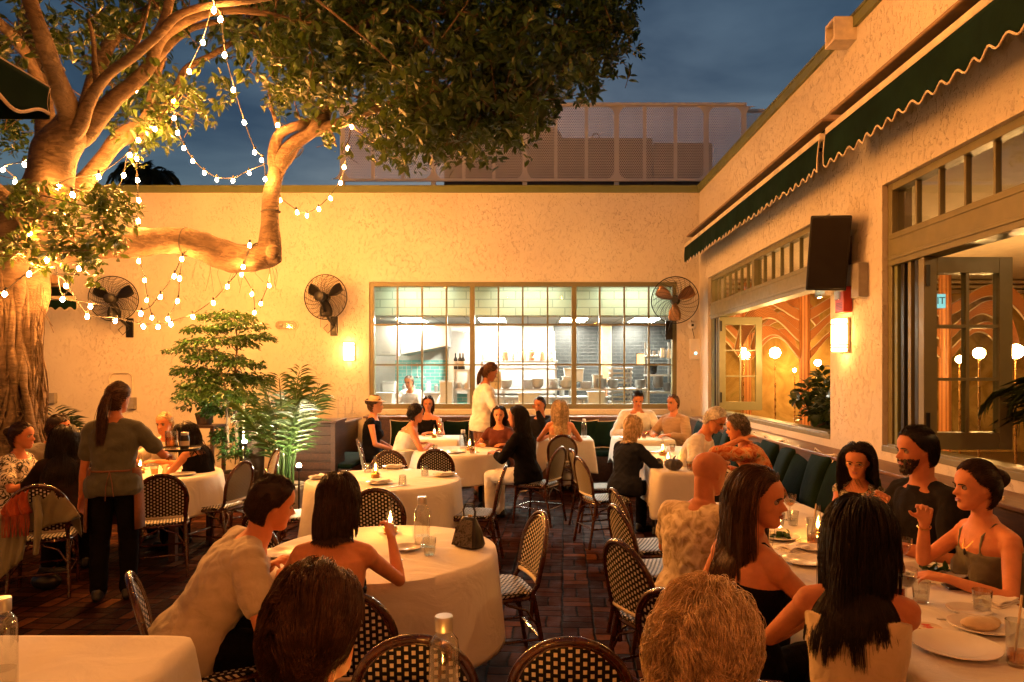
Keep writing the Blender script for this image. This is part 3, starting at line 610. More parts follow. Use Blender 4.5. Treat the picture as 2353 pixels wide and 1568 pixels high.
# --- fixtures on the walls -------------------------------------------------------------------------
def box_on(name, label, cat, u, v, w, h, dep, mat, wall='b', bev=.008, group=None):
    if wall == 'b': p = P(u, v, YB); lo, hi, loc = (-w / 2, -dep, -h / 2), (w / 2, -.001, h / 2), p
    else: y = wallU(u); p = Vector((XR, y, HC - (v - CV) / F * y)); lo, hi, loc = (-dep, -w / 2, -h / 2), (-.001, w / 2, h / 2), p
    m = MB(); m.box(lo, hi); return tag(m.build(name, mat, None, smooth=False, bevel=bev, loc=loc), label, cat, group)
def sconce(u, v, wall, label):
    y = YB if wall == 'b' else wallU(u); p = Vector((kx(u), YB, kz(v))) if wall == 'b' else Vector((XR, y, HC - (v - CV) / F * y))
    r = thing('wall_sconce', label, 'wall lamp', p, 0 if wall == 'b' else R(-90))
    m = MB(); m.box((-.10, -.03, -.16), (.10, -.001, .16)); m.build('backplate', 'trimwhite', r, smooth=False, bevel=.01)
    m = MB(); prof = [(-.09, -.03), (-.085, -.085), (-.04, -.12), (.04, -.12), (.085, -.085), (.09, -.03)]
    n = len(prof); vs = [(x, y_, z) for z in (-.15, .15) for x, y_ in prof]
    m.add(vs, [tuple(range(n))[::-1], tuple(range(n, 2 * n))] + [(i, (i + 1) % n, n + (i + 1) % n, n + i) for i in range(n)]); m.build('diffuser', 'sconce', r, smooth=False, bevel=.01)
    m = MB()
    for z in (-.115, -.09, .10): m.tube([(x * 1.05, y_ * 1.05, z) for x, y_ in prof], .006, 6)
    m.build('wire_guard', 'brass', r)
sconce(803, 808, 'b', 'bright wall lamp left of the kitchen window'); sconce(1944, 771, 'r', 'bright wall lamp on the pillar between the window openings')
def fan(u, v, d, head, tilt, label, dia=.74, blades=True, rz=0):
    y = YB; p = P(u, v, d); r = thing('wall_fan', label, 'fan', (p.x, YB if abs(rz) < .1 else p.y, p.z - .34), 0)
    off = Vector((0, p.y - (YB if abs(rz) < .1 else p.y), .34))
    Rm = Euler((R(tilt), 0, R(head))).to_matrix()
    def T(q): return off + Rm @ Vector(q)
    m = MB(); ra = dia / 2
    for k in range(1, 15):
        q = k / 14; rr = ra * q
        for yy in (-.085 * (1 - q ** 2.5), .085 * (1 - q ** 2.5)): m.tube([T((rr * math.cos(a), yy, rr * math.sin(a))) for a in np.linspace(0, 2 * PI, 33)], .0042 if k == 14 else .0020, 4, caps=False)
    for k in range(22):
        a = 2 * PI * k / 22
        for sg in (-1, 1): m.tube([T((ra * q * math.cos(a + q * .9), sg * .085 * (1 - q ** 2.5), ra * q * math.sin(a + q * .9))) for q in np.linspace(.1, 1, 7)], .0026, 4)
    m.tube([T((ra * math.cos(a), 0, ra * math.sin(a))) for a in np.linspace(0, 2 * PI, 41)], .009, 6, caps=False)
    m.build('guard', 'blackmetal', r)
    m = MB(); m.lathe([(0, -.09), (.05, -.09), (.055, -.02), (.055, .0)], n=14); m.v = [tuple(T((x, z, y_))) for x, y_, z in m.v]; m.build('hub', 'black', r)
    for k in range(3):
        a0 = 2 * PI * k / 3 + .5; v_, f_ = [], []
        for i in range(9):
            q = i / 8; rr = .045 + (ra - .085) * q; w = .5 + .45 * math.sin(PI * min(1, q * .8 + .1))
            for j in range(5): a = a0 + (j / 4 - .5) * w * (1.1 - .3 * q); v_.append(T((rr * math.cos(a), (j / 4 - .5) * .07, rr * math.sin(a))))
        for i in range(8):
            for j in range(4): b = i * 5 + j; f_.append((b, b + 1, b + 6, b + 5))
        m = MB(); m.add(v_, f_); o = m.build('blade', 'copper' if abs(head) < 90 else 'blackmetal', r); sd = o.modifiers.new('s', 'SOLIDIFY'); sd.thickness = .003
    m = MB(); m.tube([T((0, .09, 0)), T((0, .14, 0)), T((0, .27, 0)), T((0, .29, 0))], [.05, .082, .082, .05], 14); m.build('motor', 'black', r)
    m = MB(); e = T((0, .2, -.06)); w0 = Vector((.02, -.03, -.10)); m.tube([e, e * .4 + w0 * .6 + Vector((0, 0, -.06)), w0], .022, 8); m.box((-.04, -.03, -.28), (.08, -.001, .05)); m.build('bracket', 'blackmetal', r, bevel=.003)
    m = MB(); m.tube([w0 + Vector((0, 0, -.02)), w0 + Vector((-.09, -.04, -.14)), w0 + Vector((-.16, -.05, -.05)), w0 + Vector((-.10, -.02, .02))], .006, 5); m.tube([T((.0, .2, -.08)), T((0, .2, -.08)) + Vector((0, 0, -.42))], .0025, 4); m.build('cord', 'cord', r)
    return r
fan(261, 687, 11.55, 196, -4, 'round caged wall fan behind the string lights, leftmost of three'); fan(748, 683, 11.55, 172, -3, 'round caged wall fan left of the kitchen window')
fan(1551, 690, 11.4, -14, 4, 'round caged wall fan in front of the kitchen window corner', .76)
em = thing('emergency_light', 'clear oval emergency light on the back wall beside the middle fan', 'light fitting', P(660, 748, YB))
m = MB(); m.v = []; 
def pill(m, w, h, y0, y1, n=24):
    pts = []
    for k in range(n): a = 2 * PI * k / n; pts.append((math.copysign(max(0, w / 2 - h / 2), math.cos(a)) + h / 2 * math.cos(a), y1, h / 2 * math.sin(a)))
    m.poly(pts, (0, y0 - y1, 0))
pill(m, .40, .17, -.03, -.001); m.build('backplate', 'trimwhite', em, bevel=.006); m = MB(); pill(m, .37, .14, -.07, -.031); m.build('lens', 'bottleglass', em, bevel=.015)
m = MB()
for x in (-.09, .09): m.sphere((x, -.04, 0), .035, 10)
m.build('lamp_head', 'steel', em)
el = thing('emergency_light', 'clear emergency lamp beside the red alarm under the loudspeaker', 'light fitting', (XR, wallU(1905), HC + .31 / .5 * .9 - .08)); el.location.z = HC - (668 - CV) / F * wallU(1905)
m = MB(); m.box((-.09, -.14, -.06), (-.001, .14, .06)); m.build('housing', 'bottleglass', el, False, bevel=.02); m = MB(); m.box((-.03, -.12, -.05), (-.002, .12, .05)); m.build('backplate', 'trimwhite', el, False)
fa = thing('fire_alarm', 'red fire alarm strobe above the lamp on the pillar', 'alarm', (XR, wallU(1949), HC - (690 - CV) / F * wallU(1949)))
m = MB(); m.box((-.085, -.09, -.12), (-.001, .09, .12)); m.build('housing', 'red', fa, False, bevel=.012)
m = MB(); m.box((-.115, -.045, .0), (-.086, .045, .09)); m.build('strobe_lens', 'bottleglass', fa, False, bevel=.01); m = MB()
for i in range(5): m.box((-.088, -.06, -.09 + i * .014), (-.0855, .06, -.085 + i * .014))
m.build('grille', 'black', fa, False)
ap = box_on('wireless_router', 'white wall box with a small cyan light left of the far window', 'router', 1597, 803, .20, .36, .05, 'white'); m = MB(); m.sphere((0, -.048, -.07), .028, 12, sc=(1, .2, 1)); m.build('status_light', 'led', ap)
bx = thing('smoke_sensor', 'small round white sensor under the corner fan', 'sensor', P(1590, 748, YB)); m = MB(); m.lathe([(0, -.05), (.04, -.05), (.07, -.02), (.075, 0), (0, 0)], n=18); m.v = [(x, z, y) for x, y, z in m.v]; m.build('cover', 'white', bx); m = MB(); m.box((-.02, -.056, -.02), (.02, -.049, .02)); m.build('lens', 'black', bx, False)
m = MB(); m.tube([(-.02, -.03, .09), (-.01, -.03, -.02), (.03, -.03, -.2), (.0, -.03, -.42)], .006, 5); m.build('cord', 'cord', bx)
box_on('junction_box', 'grey junction box beside the loudspeaker bracket', 'junction box', 1987, 645, .14, .30, .09, 'grey', 'r')
box_on('outlet_box', 'grey outlet box on the back wall next to the fig trunk', 'outlet', 106, 915, .11, .18, .08, 'grey', group=None); box_on('outlet_box', 'grey outlet box to the right of its twin by the trunk', 'outlet', 125, 915, .11, .18, .08, 'grey')
cd = thing('conduit_loop', 'painted conduit loop with a grey box above the waitress', 'conduit', P(280, 900, YB))
m = MB(); w = .2; pts = [(-w, -.03, -.3), (-w, -.03, .22)] + [(-w + .1 - .1 * math.cos(a), -.03, .22 + .1 * math.sin(a)) for a in np.linspace(0, PI / 2, 6)] + [(w - .1 + .1 * math.sin(a), -.03, .22 + .1 * math.cos(a)) for a in np.linspace(0, PI / 2, 6)] + [(w, -.03, -.1)]
m.tube(pts, .014, 8); m.build('pipe', 'trimwhite', cd); m = MB(); m.box((w - .06, -.10, -.30), (w + .06, -.001, -.1)); m.build('outlet', 'grey', cd, False, bevel=.006)
m = MB(); m.tube([(-6.6, -.05, .5), (-3.2, -.05, .5)], .03, 8); tag(m.build('wall_pipe', 'trimwhite', None, loc=(0, YB, 0)), 'painted pipe running low along the back wall', 'pipe')
sc = thing('roof_scupper', 'stucco drain spout near the top of the right wall', 'drain spout', (XR, wallU(1957), HC - (78 - CV) / F * wallU(1957)))
m = MB(); s_ = .10
m.box((-.20, -s_, -.10), (-.001, s_, -.075)); m.box((-.20, -s_, .085), (-.001, s_, .11)); m.box((-.20, -s_, -.075), (-.001, -s_ + .025, .085)); m.box((-.20, s_ - .025, -.075), (-.001, s_, .085)); m.build('spout', 'trimwhite', sc, False)
m = MB(); m.box((-.03, -s_ + .03, -.074), (-.002, s_ - .03, .084)); m.build('opening', 'black', sc, False)
sp = thing('loudspeaker', 'black loudspeaker on a swivel bracket over the far window opening', 'loudspeaker', tuple(P(1903, 582, 6.35)))
Rm = Euler((R(10), R(4), R(-22))).to_matrix()
m = MB(); m.poly([(-.17, -.17, -.33), (.17, -.17, -.33), (.13, .17, -.33), (-.13, .17, -.33)], (0, 0, .66)); m.v = [tuple(Rm @ Vector(q)) for q in m.v]; m.build('cabinet', 'black', sp, False, bevel=.012)
m = MB(); m.box((-.155, -.186, -.31), (.155, -.172, .31)); m.v = [tuple(Rm @ Vector(q)) for q in m.v]; m.build('grille', 'blackmetal', sp, False, bevel=.004)
m = MB(); q0 = Rm @ Vector((.02, .16, .0)); q1 = Vector((XR - sp.location.x - .02, .06, .04)); m.tube([q0, q0 * .5 + q1 * .5, q1], .022, 8); m.box((q1.x - .005, q1.y - .06, q1.z - .14), (q1.x + .018, q1.y + .06, q1.z + .12)); m.build('bracket', 'blackmetal', sp, bevel=.003)
m = MB(); m.tube([q0 + Vector((0, 0, .12)), q0 * .5 + q1 * .5 + Vector((0, 0, .16)), q1 + Vector((-.02, 0, .05)), q1 + Vector((-.04, .02, -.15)), q1 + Vector((0, .03, -.3))], .007, 6); m.build('cord', 'cord', sp)
# --- benches ---------------------------------------------------------------------------------------
bk = thing('banquette', 'long dark banquette with wooden back under the kitchen window', 'bench')
m = MB(); m.box((-2.7, 11.05, 0), (2.05, 11.62, .40)); m.build('base', 'wood', bk, False); m = MB(); m.box((-2.7, 11.0, .402), (2.05, 11.62, .48)); m.build('seat', 'velvet', bk, False, bevel=.03)
m = MB(); m.box((-2.7, 11.622, 0), (2.6, 11.70, .97)); m.build('back_panel', 'wood', bk, False); m = MB(); m.box((-2.75, 11.60, .972), (2.62, 11.998, 1.0)); m.build('ledge', 'woodledge', bk, False, bevel=.005)
br = thing('banquette', 'long dark banquette with wooden ledge along the right wall', 'bench')
m = MB(); m.box((2.12, .6, 0), (2.64, 11.04, .40)); m.build('base', 'wood', br, False); m = MB(); m.box((2.08, .6, .402), (2.64, 11.04, .48)); m.build('seat', 'velvet', br, False, bevel=.03)
m = MB(); m.box((2.642, .6, 0), (2.70, 11.60, .97)); m.build('back_panel', 'wood', br, False); m = MB(); m.box((2.625, .6, .972), (2.953, 11.59, 1.0)); m.build('ledge', 'woodledge', br, False, bevel=.005)
bl = thing('banquette', 'short return bench with a dark panelled end beside the palm', 'bench')
m = MB(); m.box((-3.0, 9.4, 0), (-2.93, 11.998, .955)); m.build('back_panel', 'wood', bl, False); m = MB(); m.box((-3.05, 9.38, .957), (-2.76, 11.59, .985)); m.build('ledge', 'woodledge', bl, False, bevel=.005)
m = MB(); m.box((-2.928, 9.45, 0), (-2.72, 11.0, .42)); m.box((-2.72, 9.45, 0), (-2.40, 10.9, .42)); m.build('base', 'wood', bl, False); m = MB(); m.box((-2.92, 9.42, .422), (-2.38, 10.92, .49)); m.build('seat', 'velvet', bl, False, bevel=.03)
def cushion_proto():
    n = 12; v, f = [], []; ln = []
    for sgn in (-1, 1):
        for i in range(n + 1):
            for j in range(n + 1):
                a, b = i / n * 2 - 1, j / n * 2 - 1
                pin = 1 - .10 * (1 - a * a) * abs(b) ** 3; pin2 = 1 - .10 * (1 - b * b) * abs(a) ** 3
                th = .075 * ((1 - a ** 4) * (1 - b ** 4)) ** .6
                v.append((a * .235 * pin2, sgn * th, .235 + b * .235 * pin))
    k = (n + 1) ** 2
    for i in range(n):
        for j in range(n):
            q = i * (n + 1) + j; f.append((q, q + 1, q + n + 2, q + n + 1)); q += k; f.append((q, q + n + 1, q + n + 2, q + 1))
    o = MB(); o.add(v, f); cu = o.build('cushion', 'velvet')
    bm = bmesh.new(); bm.from_mesh(cu.data); bmesh.ops.remove_doubles(bm, verts=bm.verts, dist=.0008); bm.to_mesh(cu.data); bm.free(); cu.data.shade_smooth()
    edge = [v[j] for j in range(n + 1)] + [v[i * (n + 1) + n] for i in range(1, n + 1)] + [v[n * (n + 1) + j] for j in range(n - 1, -1, -1)] + [v[i * (n + 1)] for i in range(n - 1, -1, -1)]
    o = MB(); o.tube([(x * 1.012, 0, .235 + (z - .235) * 1.012) for x, y, z in edge], .0075, 6, caps=False); o.build('piping', 'piping', cu)
    return cu
cu0 = cushion_proto(); CUS = []
for i, (x, rz, tl) in enumerate([(-2.05, 4, -12), (-1.2, -6, -14), (-.55, 5, -10), (.05, -4, -14), (.95, 6, -12), (1.22, -8, -15), (2.3, -12, -16)]):
    CUS.append((x, 11.50, .48, rz, tl, 'velvet cushion with cream piping leaning on the back banquette'))
for i, y in enumerate([10.5, 10.05, 9.6, 9.15, 8.65, 8.1, 7.55, 7.13, 6.70, 6.28, 5.86, 5.45, 4.2]):
    CUS.append((2.53, y, .48, -90 + [6, -5, 3, -8][i % 4], -15 - (i % 3) * 4, 'velvet cushion with cream piping along the right banquette'))
CUS.append((-2.80, 9.75, .49, 72, -15, 'dark velvet cushion with cream piping at the end of the return bench'))
for i, (x, y, z, rz, tl, lb) in enumerate(CUS):
    c = cu0 if i == 0 else dup(cu0, (x, y, z)); c.location = (x, y, z); c.rotation_euler = (R(tl), 0, R(rz)); c.scale = (1.12, 1, 1.18) if abs(rz) > 60 else (1, 1, 1)
    tag(c, lb, 'cushion', 'cushions on the back banquette' if abs(rz) < 40 else ('cushions on the right banquette' if rz < 0 else None))
# ------------------------------------------------------------------ foliage helpers
LEAF_V = np.array([(0, 0, 0), (-.20, .30, .05), (0, .32, 0), (.20, .30, .05), (-.17, .66, .02), (0, .68, -.03), (.17, .66, .02), (0, 1, -.13)], dtype=np.float32)
LEAF_T = np.array([(0, 3, 2), (0, 2, 1), (5, 6, 7), (4, 5, 7)]); LEAF_Q = np.array([(2, 3, 6, 5), (1, 2, 5, 4)])
def unit(a): return a / (np.linalg.norm(a, axis=-1, keepdims=True) + 1e-9)
def leaves_mesh(pos, dirs, size, width=1.0, up=None, droop=1.0):
    """One leaf blade per row: pos, pointing along dirs, its face roughly up."""
    n = len(pos); y = unit(dirs)
    if up is None: up = unit(rng.normal(0, .45, (n, 3)) + np.array([0, 0, 1.0]))
    x = unit(np.cross(y, up)); z = np.cross(x, y)
    L = LEAF_V * np.array([width, 1, droop]); s = np.asarray(size).reshape(-1, 1, 1)
    V = pos[:, None, :] + s * (L[None, :, 0:1] * x[:, None, :] + L[None, :, 1:2] * y[:, None, :] + L[None, :, 2:3] * z[:, None, :])
    off = (np.arange(n) * 8)[:, None, None]
    return V.reshape(-1, 3), (LEAF_T[None] + off).reshape(-1, 3), (LEAF_Q[None] + off).reshape(-1, 4)
def rosettes(cent, tdir, per=9, size=.09, length=.14, spread=1.0):
    n = len(cent); t = unit(tdir); k = n * per
    c = np.repeat(cent, per, 0); tt = np.repeat(t, per, 0)
    rad = rng.normal(0, 1, (k, 3)); rad = unit(rad - tt * (rad * tt).sum(1, keepdims=True))
    p = c + tt * rng.uniform(-length, .02, (k, 1)) + rad * .008
    d = unit(tt * rng.uniform(.15, .9, (k, 1)) + rad * spread + np.array([0, 0, -.18]))
    return p, d, size * rng.uniform(.65, 1.2, k)
def in_poly(pts, poly):
    x, y = pts[:, 0], pts[:, 1]; r = np.zeros(len(pts), bool); m = len(poly)
    for i in range(m):
        (x1, y1), (x2, y2) = poly[i], poly[(i + 1) % m]
        c = ((y1 > y) != (y2 > y)) & (x < (x2 - x1) * (y - y1) / (y2 - y1 + 1e-9) + x1); r ^= c
    return r
def sample_region(poly, n, d0, d1):
    """n points in the volume that this outline sweeps between two distances."""
    P2 = np.array(poly); out = []
    lo, hi = P2.min(0), P2.max(0); got = 0
    while got < n:
        q = rng.uniform(lo, hi, (n * 2, 2)); q = q[in_poly(q, poly)]; out.append(q); got += len(q)
    q = np.concatenate(out)[:n]; d = rng.uniform(d0, d1, n)
    return np.stack([(q[:, 0] - CU) / F * d, d, HC - (q[:, 1] - CV) / F * d], 1)
def clumped(poly, n, d0, d1, nc, sig):
    c = sample_region(poly, nc, d0, d1); idx = rng.integers(0, nc, n)
    return c[idx] + np.clip(rng.normal(0, 1, (n, 3)), -1.5, 1.5) * sig * rng.uniform(.5, 1.3, (nc, 1))[idx]
def spline(pts, k=6):
    """Catmull-Rom through rows of numbers."""
    p = np.asarray(pts, float); p = np.vstack([2 * p[0] - p[1], p, 2 * p[-1] - p[-2]]); out = []
    for i in range(1, len(p) - 2):
        for t in np.linspace(0, 1, k, endpoint=False):
            a, b, c, d = p[i - 1:i + 3]
            out.append(.5 * (2 * b + (c - a) * t + (2 * a - 5 * b + 4 * c - d) * t * t + (3 * b - a - 3 * c + d) * t ** 3))
    out.append(p[-2]); return np.array(out)
# ------------------------------------------------------------------ fig tree
tree = thing('fig_tree', 'huge old fig tree with roped roots, a horizontal limb and string lights', 'tree', tuple(P(20, 1240, 7.2)))
TL = np.array(tree.location)
LIMBS = []
def limb(name, rows, n=14, lump=.05, parent=None):
    q = spline([(*P(u, v, d), w / 2 / F * d) for u, v, d, w in rows], 7)
    m = MB(); m.tube([tuple(r[:3] - TL) for r in q], [float(r[3]) for r in q], n)
    V = np.array(m.v); i = np.arange(len(V)) // n; i = np.clip(i, 0, len(q) - 1)
    c = q[i, :3] - TL; rr = q[i, 3:4]; dlt = V - c
    f = np.sin(V[:, 0] * 9 + V[:, 2] * 4) + np.sin(V[:, 2] * 11 - V[:, 1] * 7) + .6 * np.sin(V[:, 0] * 23 + V[:, 1] * 17 + V[:, 2] * 5)
    V = c + dlt * (1 + lump * f[:, None]); m.v = [tuple(p) for p in V]
    LIMBS.append(q); return m.build(name, 'bark', parent or tree, ang=80)
trunk = limb('trunk', [(18, 1245, 7.2, 230), (22, 1120, 7.2, 120), (28, 960, 7.2, 92), (34, 800, 7.2, 92), (40, 690, 7.2, 118), (42, 600, 7.2, 128), (66, 520, 7.2, 120), (92, 460, 7.1, 104), (112, 410, 7.0, 96), (132, 350, 7.0, 94), (152, 306, 6.9, 84), (166, 276, 6.9, 62)], 26, .05)
limb('limb', [(150, 330, 6.9, 64), (160, 270, 6.8, 52), (143, 215, 6.6, 44), (125, 165, 6.4, 40), (106, 110, 6.2, 37), (86, 50, 6.0, 35), (66, -10, 5.9, 34), (50, -90, 5.8, 30)])
limb('limb', [(100, 420, 7.3, 60), (106, 330, 7.4, 44), (100, 240, 7.5, 40), (84, 150, 7.6, 38), (70, 60, 7.8, 34), (72, -60, 8, 28)])
limb('limb', [(98, 230, 7.4, 30), (70, 142, 7.0, 26), (30, 86, 6.6, 26), (-10, 45, 6.2, 24), (-80, -20, 6, 20)])
limb('limb', [(150, 330, 6.95, 40), (182, 292, 6.8, 33), (200, 245, 6.75, 27), (222, 204, 6.7, 25), (252, 168, 6.6, 23), (300, 134, 6.5, 22), (355, 88, 6.4, 21), (406, 38, 6.3, 19), (480, 13, 6.2, 16), (590, 0, 6.1, 13), (700, -22, 6, 9)])
limb('limb', [(226, 202, 6.72, 20), (218, 150, 6.7, 14), (214, 90, 6.6, 11), (203, 45, 6.5, 8)], 8)
limb('limb', [(352, 92, 6.42, 22), (372, 58, 6.4, 21), (388, 10, 6.4, 20), (398, -60, 6.4, 18)])
limb('limb', [(150, 330, 7.0, 60), (192, 305, 7.0, 50), (226, 268, 7.0, 42), (268, 224, 7.0, 36), (312, 186, 7.0, 31), (346, 146, 7.0, 28), (362, 104, 6.95, 26), (388, 72, 6.9, 24), (440, 42, 6.9, 22), (500, 26, 6.9, 18), (590, 28, 7.0, 14), (690, 50, 7.2, 8)])
limb('limb', [(318, 182, 7.02, 28), (372, 118, 7.3, 24), (414, 80, 7.5, 20), (450, 62, 7.7, 14), (540, 40, 7.9, 8)])
limb('limb', [(170, 320, 7.2, 40), (200, 240, 7.4, 36), (222, 170, 7.5, 32), (252, 100, 7.7, 30), (302, 55, 7.9, 28), (372, 8, 8.1, 26), (430, -40, 8.3, 22)])
limb('limb', [(95, 470, 7.2, 50), (160, 445, 7.3, 42), (205, 405, 7.4, 38), (240, 360, 7.5, 36), (268, 326, 7.55, 36), (292, 308, 7.6, 34), (322, 290, 7.6, 28), (342, 258, 7.6, 24), (350, 218, 7.6, 20), (362, 170, 7.6, 14), (380, 130, 7.6, 8)])
limb('limb', [(285, 312, 7.6, 32), (322, 306, 7.7, 26), (358, 276, 7.8, 20), (392, 230, 7.9, 17), (412, 190, 8.0, 16), (432, 155, 8.1, 14), (488, 126, 8.2, 13), (533, 97, 8.3, 11), (560, 70, 8.4, 8)])
limb('limb', [(30, 640, 7.1, 70), (52, 575, 6.9, 40), (62, 520, 6.85, 34), (38, 478, 6.75, 31), (0, 440, 6.6, 30), (-60, 390, 6.4, 28)])
big = limb('limb', [(30, 590, 7.2, 100), (110, 575, 7.35, 80), (200, 566, 7.6, 70), (290, 560, 7.8, 66), (360, 555, 7.95, 62), (427, 556, 8.1, 60), (480, 570, 8.25, 66), (533, 592, 8.4, 72), (580, 596, 8.5, 64), (612, 588, 8.55, 58), (634, 578, 8.55, 54), (640, 577, 8.55, 40)], 20, .06)
limb('limb', [(596, 600, 8.5, 50), (617, 570, 8.55, 50), (621, 530, 8.55, 44), (622, 480, 8.55, 38), (625, 435, 8.55, 37), (634, 398, 8.55, 38), (648, 366, 8.5, 40), (676, 330, 8.5, 34), (706, 308, 8.45, 32), (735, 285, 8.4, 34), (750, 252, 8.4, 26), (768, 210, 8.3, 20), (792, 150, 8.2, 16), (838, 70, 8.1, 12), (880, 0, 8, 10)])
limb('limb', [(634, 400, 8.5, 30), (628, 366, 8.45, 26), (634, 326, 8.4, 24), (652, 302, 8.35, 24), (690, 288, 8.35, 22), (712, 280, 8.4, 20), (745, 272, 8.4, 14)])
limb('limb', [(722, 300, 8.45, 26), (785, 282, 8.3, 23), (840, 258, 8.1, 20), (894, 238, 8, 15), (960, 205, 7.9, 11), (1040, 150, 7.8, 8)])
limb('limb', [(640, 300, 8.35, 10), (628, 260, 8.35, 8), (618, 210, 8.3, 6), (600, 180, 8.3, 5)], 7)
for rows in ([(790, 150, 8.2, 14), (851, 23, 8.0, 12), (930, 60, 7.8, 10), (980, 92, 7.7, 6)], [(820, 100, 8.1, 14), (905, 45, 8, 14), (950, 75, 7.8, 11), (1000, 110, 7.6, 7)], [(894, 238, 8, 9), (960, 200, 7.8, 9), (1012, 212, 7.7, 6)], [(838, 80, 8.1, 9), (905, 125, 7.9, 9), (960, 155, 7.8, 8), (1010, 162, 7.8, 5)],
             [(850, 60, 8.1, 9), (1000, 30, 8, 9), (1150, 40, 8, 8), (1280, 70, 8, 5)], [(860, 30, 8.1, 9), (1050, -30, 8, 9), (1250, -10, 8, 7), (1380, 20, 8, 4)], [(960, 205, 7.9, 8), (1060, 240, 7.8, 7), (1150, 262, 7.8, 4)], [(240, 350, 7.5, 12), (330, 300, 7.8, 8), (400, 240, 7.9, 5)], [(300, 140, 6.5, 9), (330, 60, 6.5, 7), (350, -20, 6.5, 5)]):
    limb('branch', rows, 8)
m = MB()
for u, v, d, r in ((626, 578, 8.38, 16), (634, 596, 8.46, 9)): p = P(u, v, d); m.sphere(Vector(p) - Vector(TL), r / F * d, 12, sc=(1, .5, 1.1))
m.build('knot', 'bark', big)
# roped aerial roots round the trunk
m = MB()
for k in range(104):
    thick = k < 40; a = rng.uniform(-.5, PI + .5) + PI; rad0 = rng.uniform(.20, .27); z1 = rng.uniform(2.0, 3.0); w = rng.uniform(.022, .050) if thick else rng.uniform(.006, .015); ph = rng.uniform(0, 6); pts = []
    for i in range(16):
        t = i / 15; z = z1 * (1 - t); aa = a + (.5 if thick else .8) * math.sin(ph + t * rng.uniform(3.5, 4.5)) * t ** .7; rr = rad0 + .19 * t * t + .035 * math.sin(ph * 3 + t * 11) + (0 if thick else .03)
        if t < .12: rr -= .06 * (1 - t / .12)
        cx = P(34 - 14 * t, 800, 7.2).x; pts.append((cx + rr * math.cos(aa) * .95 - TL[0], 7.2 + rr * math.sin(aa) * .95 - TL[1], z - TL[2]))
    m.tube(pts, [w * (1 + .35 * math.sin(i * 1.7 + ph)) for i in range(16)], 7)
for k in range(26):                       # hair roots hanging free
    u = rng.uniform(60, 104); v0 = rng.uniform(650, 720); p = P(u, v0, 7.0 + rng.uniform(-.15, .2)) - Vector(TL); L = rng.uniform(.3, 1.4)
    m.tube([p, p + Vector((rng.normal(0, .03), 0, -L * .4)), p + Vector((rng.normal(0, .06), rng.normal(0, .04), -L))], .0035, 4)
for k in range(14):
    u = rng.uniform(480, 640); p = P(u, 610, 8.5) - Vector(TL); m.tube([p, p + Vector((rng.normal(0, .02), 0, -.1)), p + Vector((rng.normal(0, .05), 0, -rng.uniform(.12, .35)))], .002, 4)
m.build('aerial_roots', 'bark', trunk, ang=80)
m = MB()                                   # black ties round the limbs
for (u, v, d, w, a) in ((427, 556, 8.1, 62, 85), (582, 592, 8.5, 66, 70), (122, 160, 6.4, 43, 15), (77, 88, 6.1, 40, 12), (622, 487, 8.55, 40, 3), (680, 352, 8.5, 36, 40), (56, 145, 6.95, 30, 40), (108, 322, 7.4, 46, 4)):
    p = P(u, v, d) - Vector(TL); r = w / 2 / F * d * 1.04; ax = Vector((math.cos(R(a)), 0, math.sin(R(a)))); b = Vector((0, 1, 0))
    m = MB(); m.tube([p + ax * r * math.cos(t) + b * r * math.sin(t) for t in np.linspace(0, 2 * PI, 25)], .008, 5, caps=False); m.build('tie', 'cord', tree)
# crown
def crown(name, specs, mat='leaf', parent=None, TLx=None):
    Vs, T3, T4, o = [], [], [], 0; tw = MB(); allq = np.concatenate([q[:, :3] for q in LIMBS])
    for poly, n, d0, d1, nc, sig, size, per in specs:
        c = clumped(poly, n, d0, d1, nc, sig)
        t = unit(rng.normal(0, 1, (n, 3)) + np.array([0, -.1, .15]))
        for i in range(0, n, 9):
            k = np.argmin(((allq - c[i]) ** 2).sum(1)); dist = np.linalg.norm(allq[k] - c[i])
            if dist < 1.3:
                mid = (allq[k] + c[i]) / 2 + rng.normal(0, .08, 3); tw.tube([allq[k] - TL, mid - TL, c[i] - TL], [.011, .007, .004], 5)
            tw.tube([c[i] - TL, c[i] - t[i] * .22 - TL], .004, 4)
        p, d, s = rosettes(c, t, per, size)
        V, f3, f4 = leaves_mesh(p, d, s, 1.0 + 0 * .1)
        Vs.append(V - TL); T3.append(f3 + o); T4.append(f4 + o); o += len(V)
    cr = np_mesh(name, np.concatenate(Vs), [np.concatenate(T3), np.concatenate(T4)], mat, parent or tree, True, 180)
    if tw.v: tw.build('twigs', 'bark', cr)
    return cr
main_poly = [(560, -130), (1475, -130), (1452, 0), (1428, 62), (1372, 110), (1335, 168), (1322, 205), (1262, 190), (1288, 250), (1268, 292), (1215, 282), (1165, 318), (1050, 330), (960, 325), (872, 318), (842, 285), (870, 235), (800, 190), (720, 170), (640, 190), (610, 120), (560, 60)]
low_poly = [(735, 300), (770, 318), (762, 335), (742, 330)]
crown('crown', [(main_poly, 2500, 6.9, 9.6, 150, .22, .115, 9), ([(845, 230), (1290, 200), (1270, 300), (1120, 335), (900, 335), (845, 290)], 330, 7.2, 8.8, 46, .13, .105, 9),
                ([(600, -130), (1380, -130), (1380, 60), (1200, 190), (700, 150)], 900, 7.2, 9.4, 60, .25, .11, 9), ([(1330, 60), (1440, 20), (1300, 210), (1240, 250)], 90, 7, 8.6, 26, .10, .10, 8), (low_poly, 10, 8.2, 8.5, 4, .05, .09, 7)])
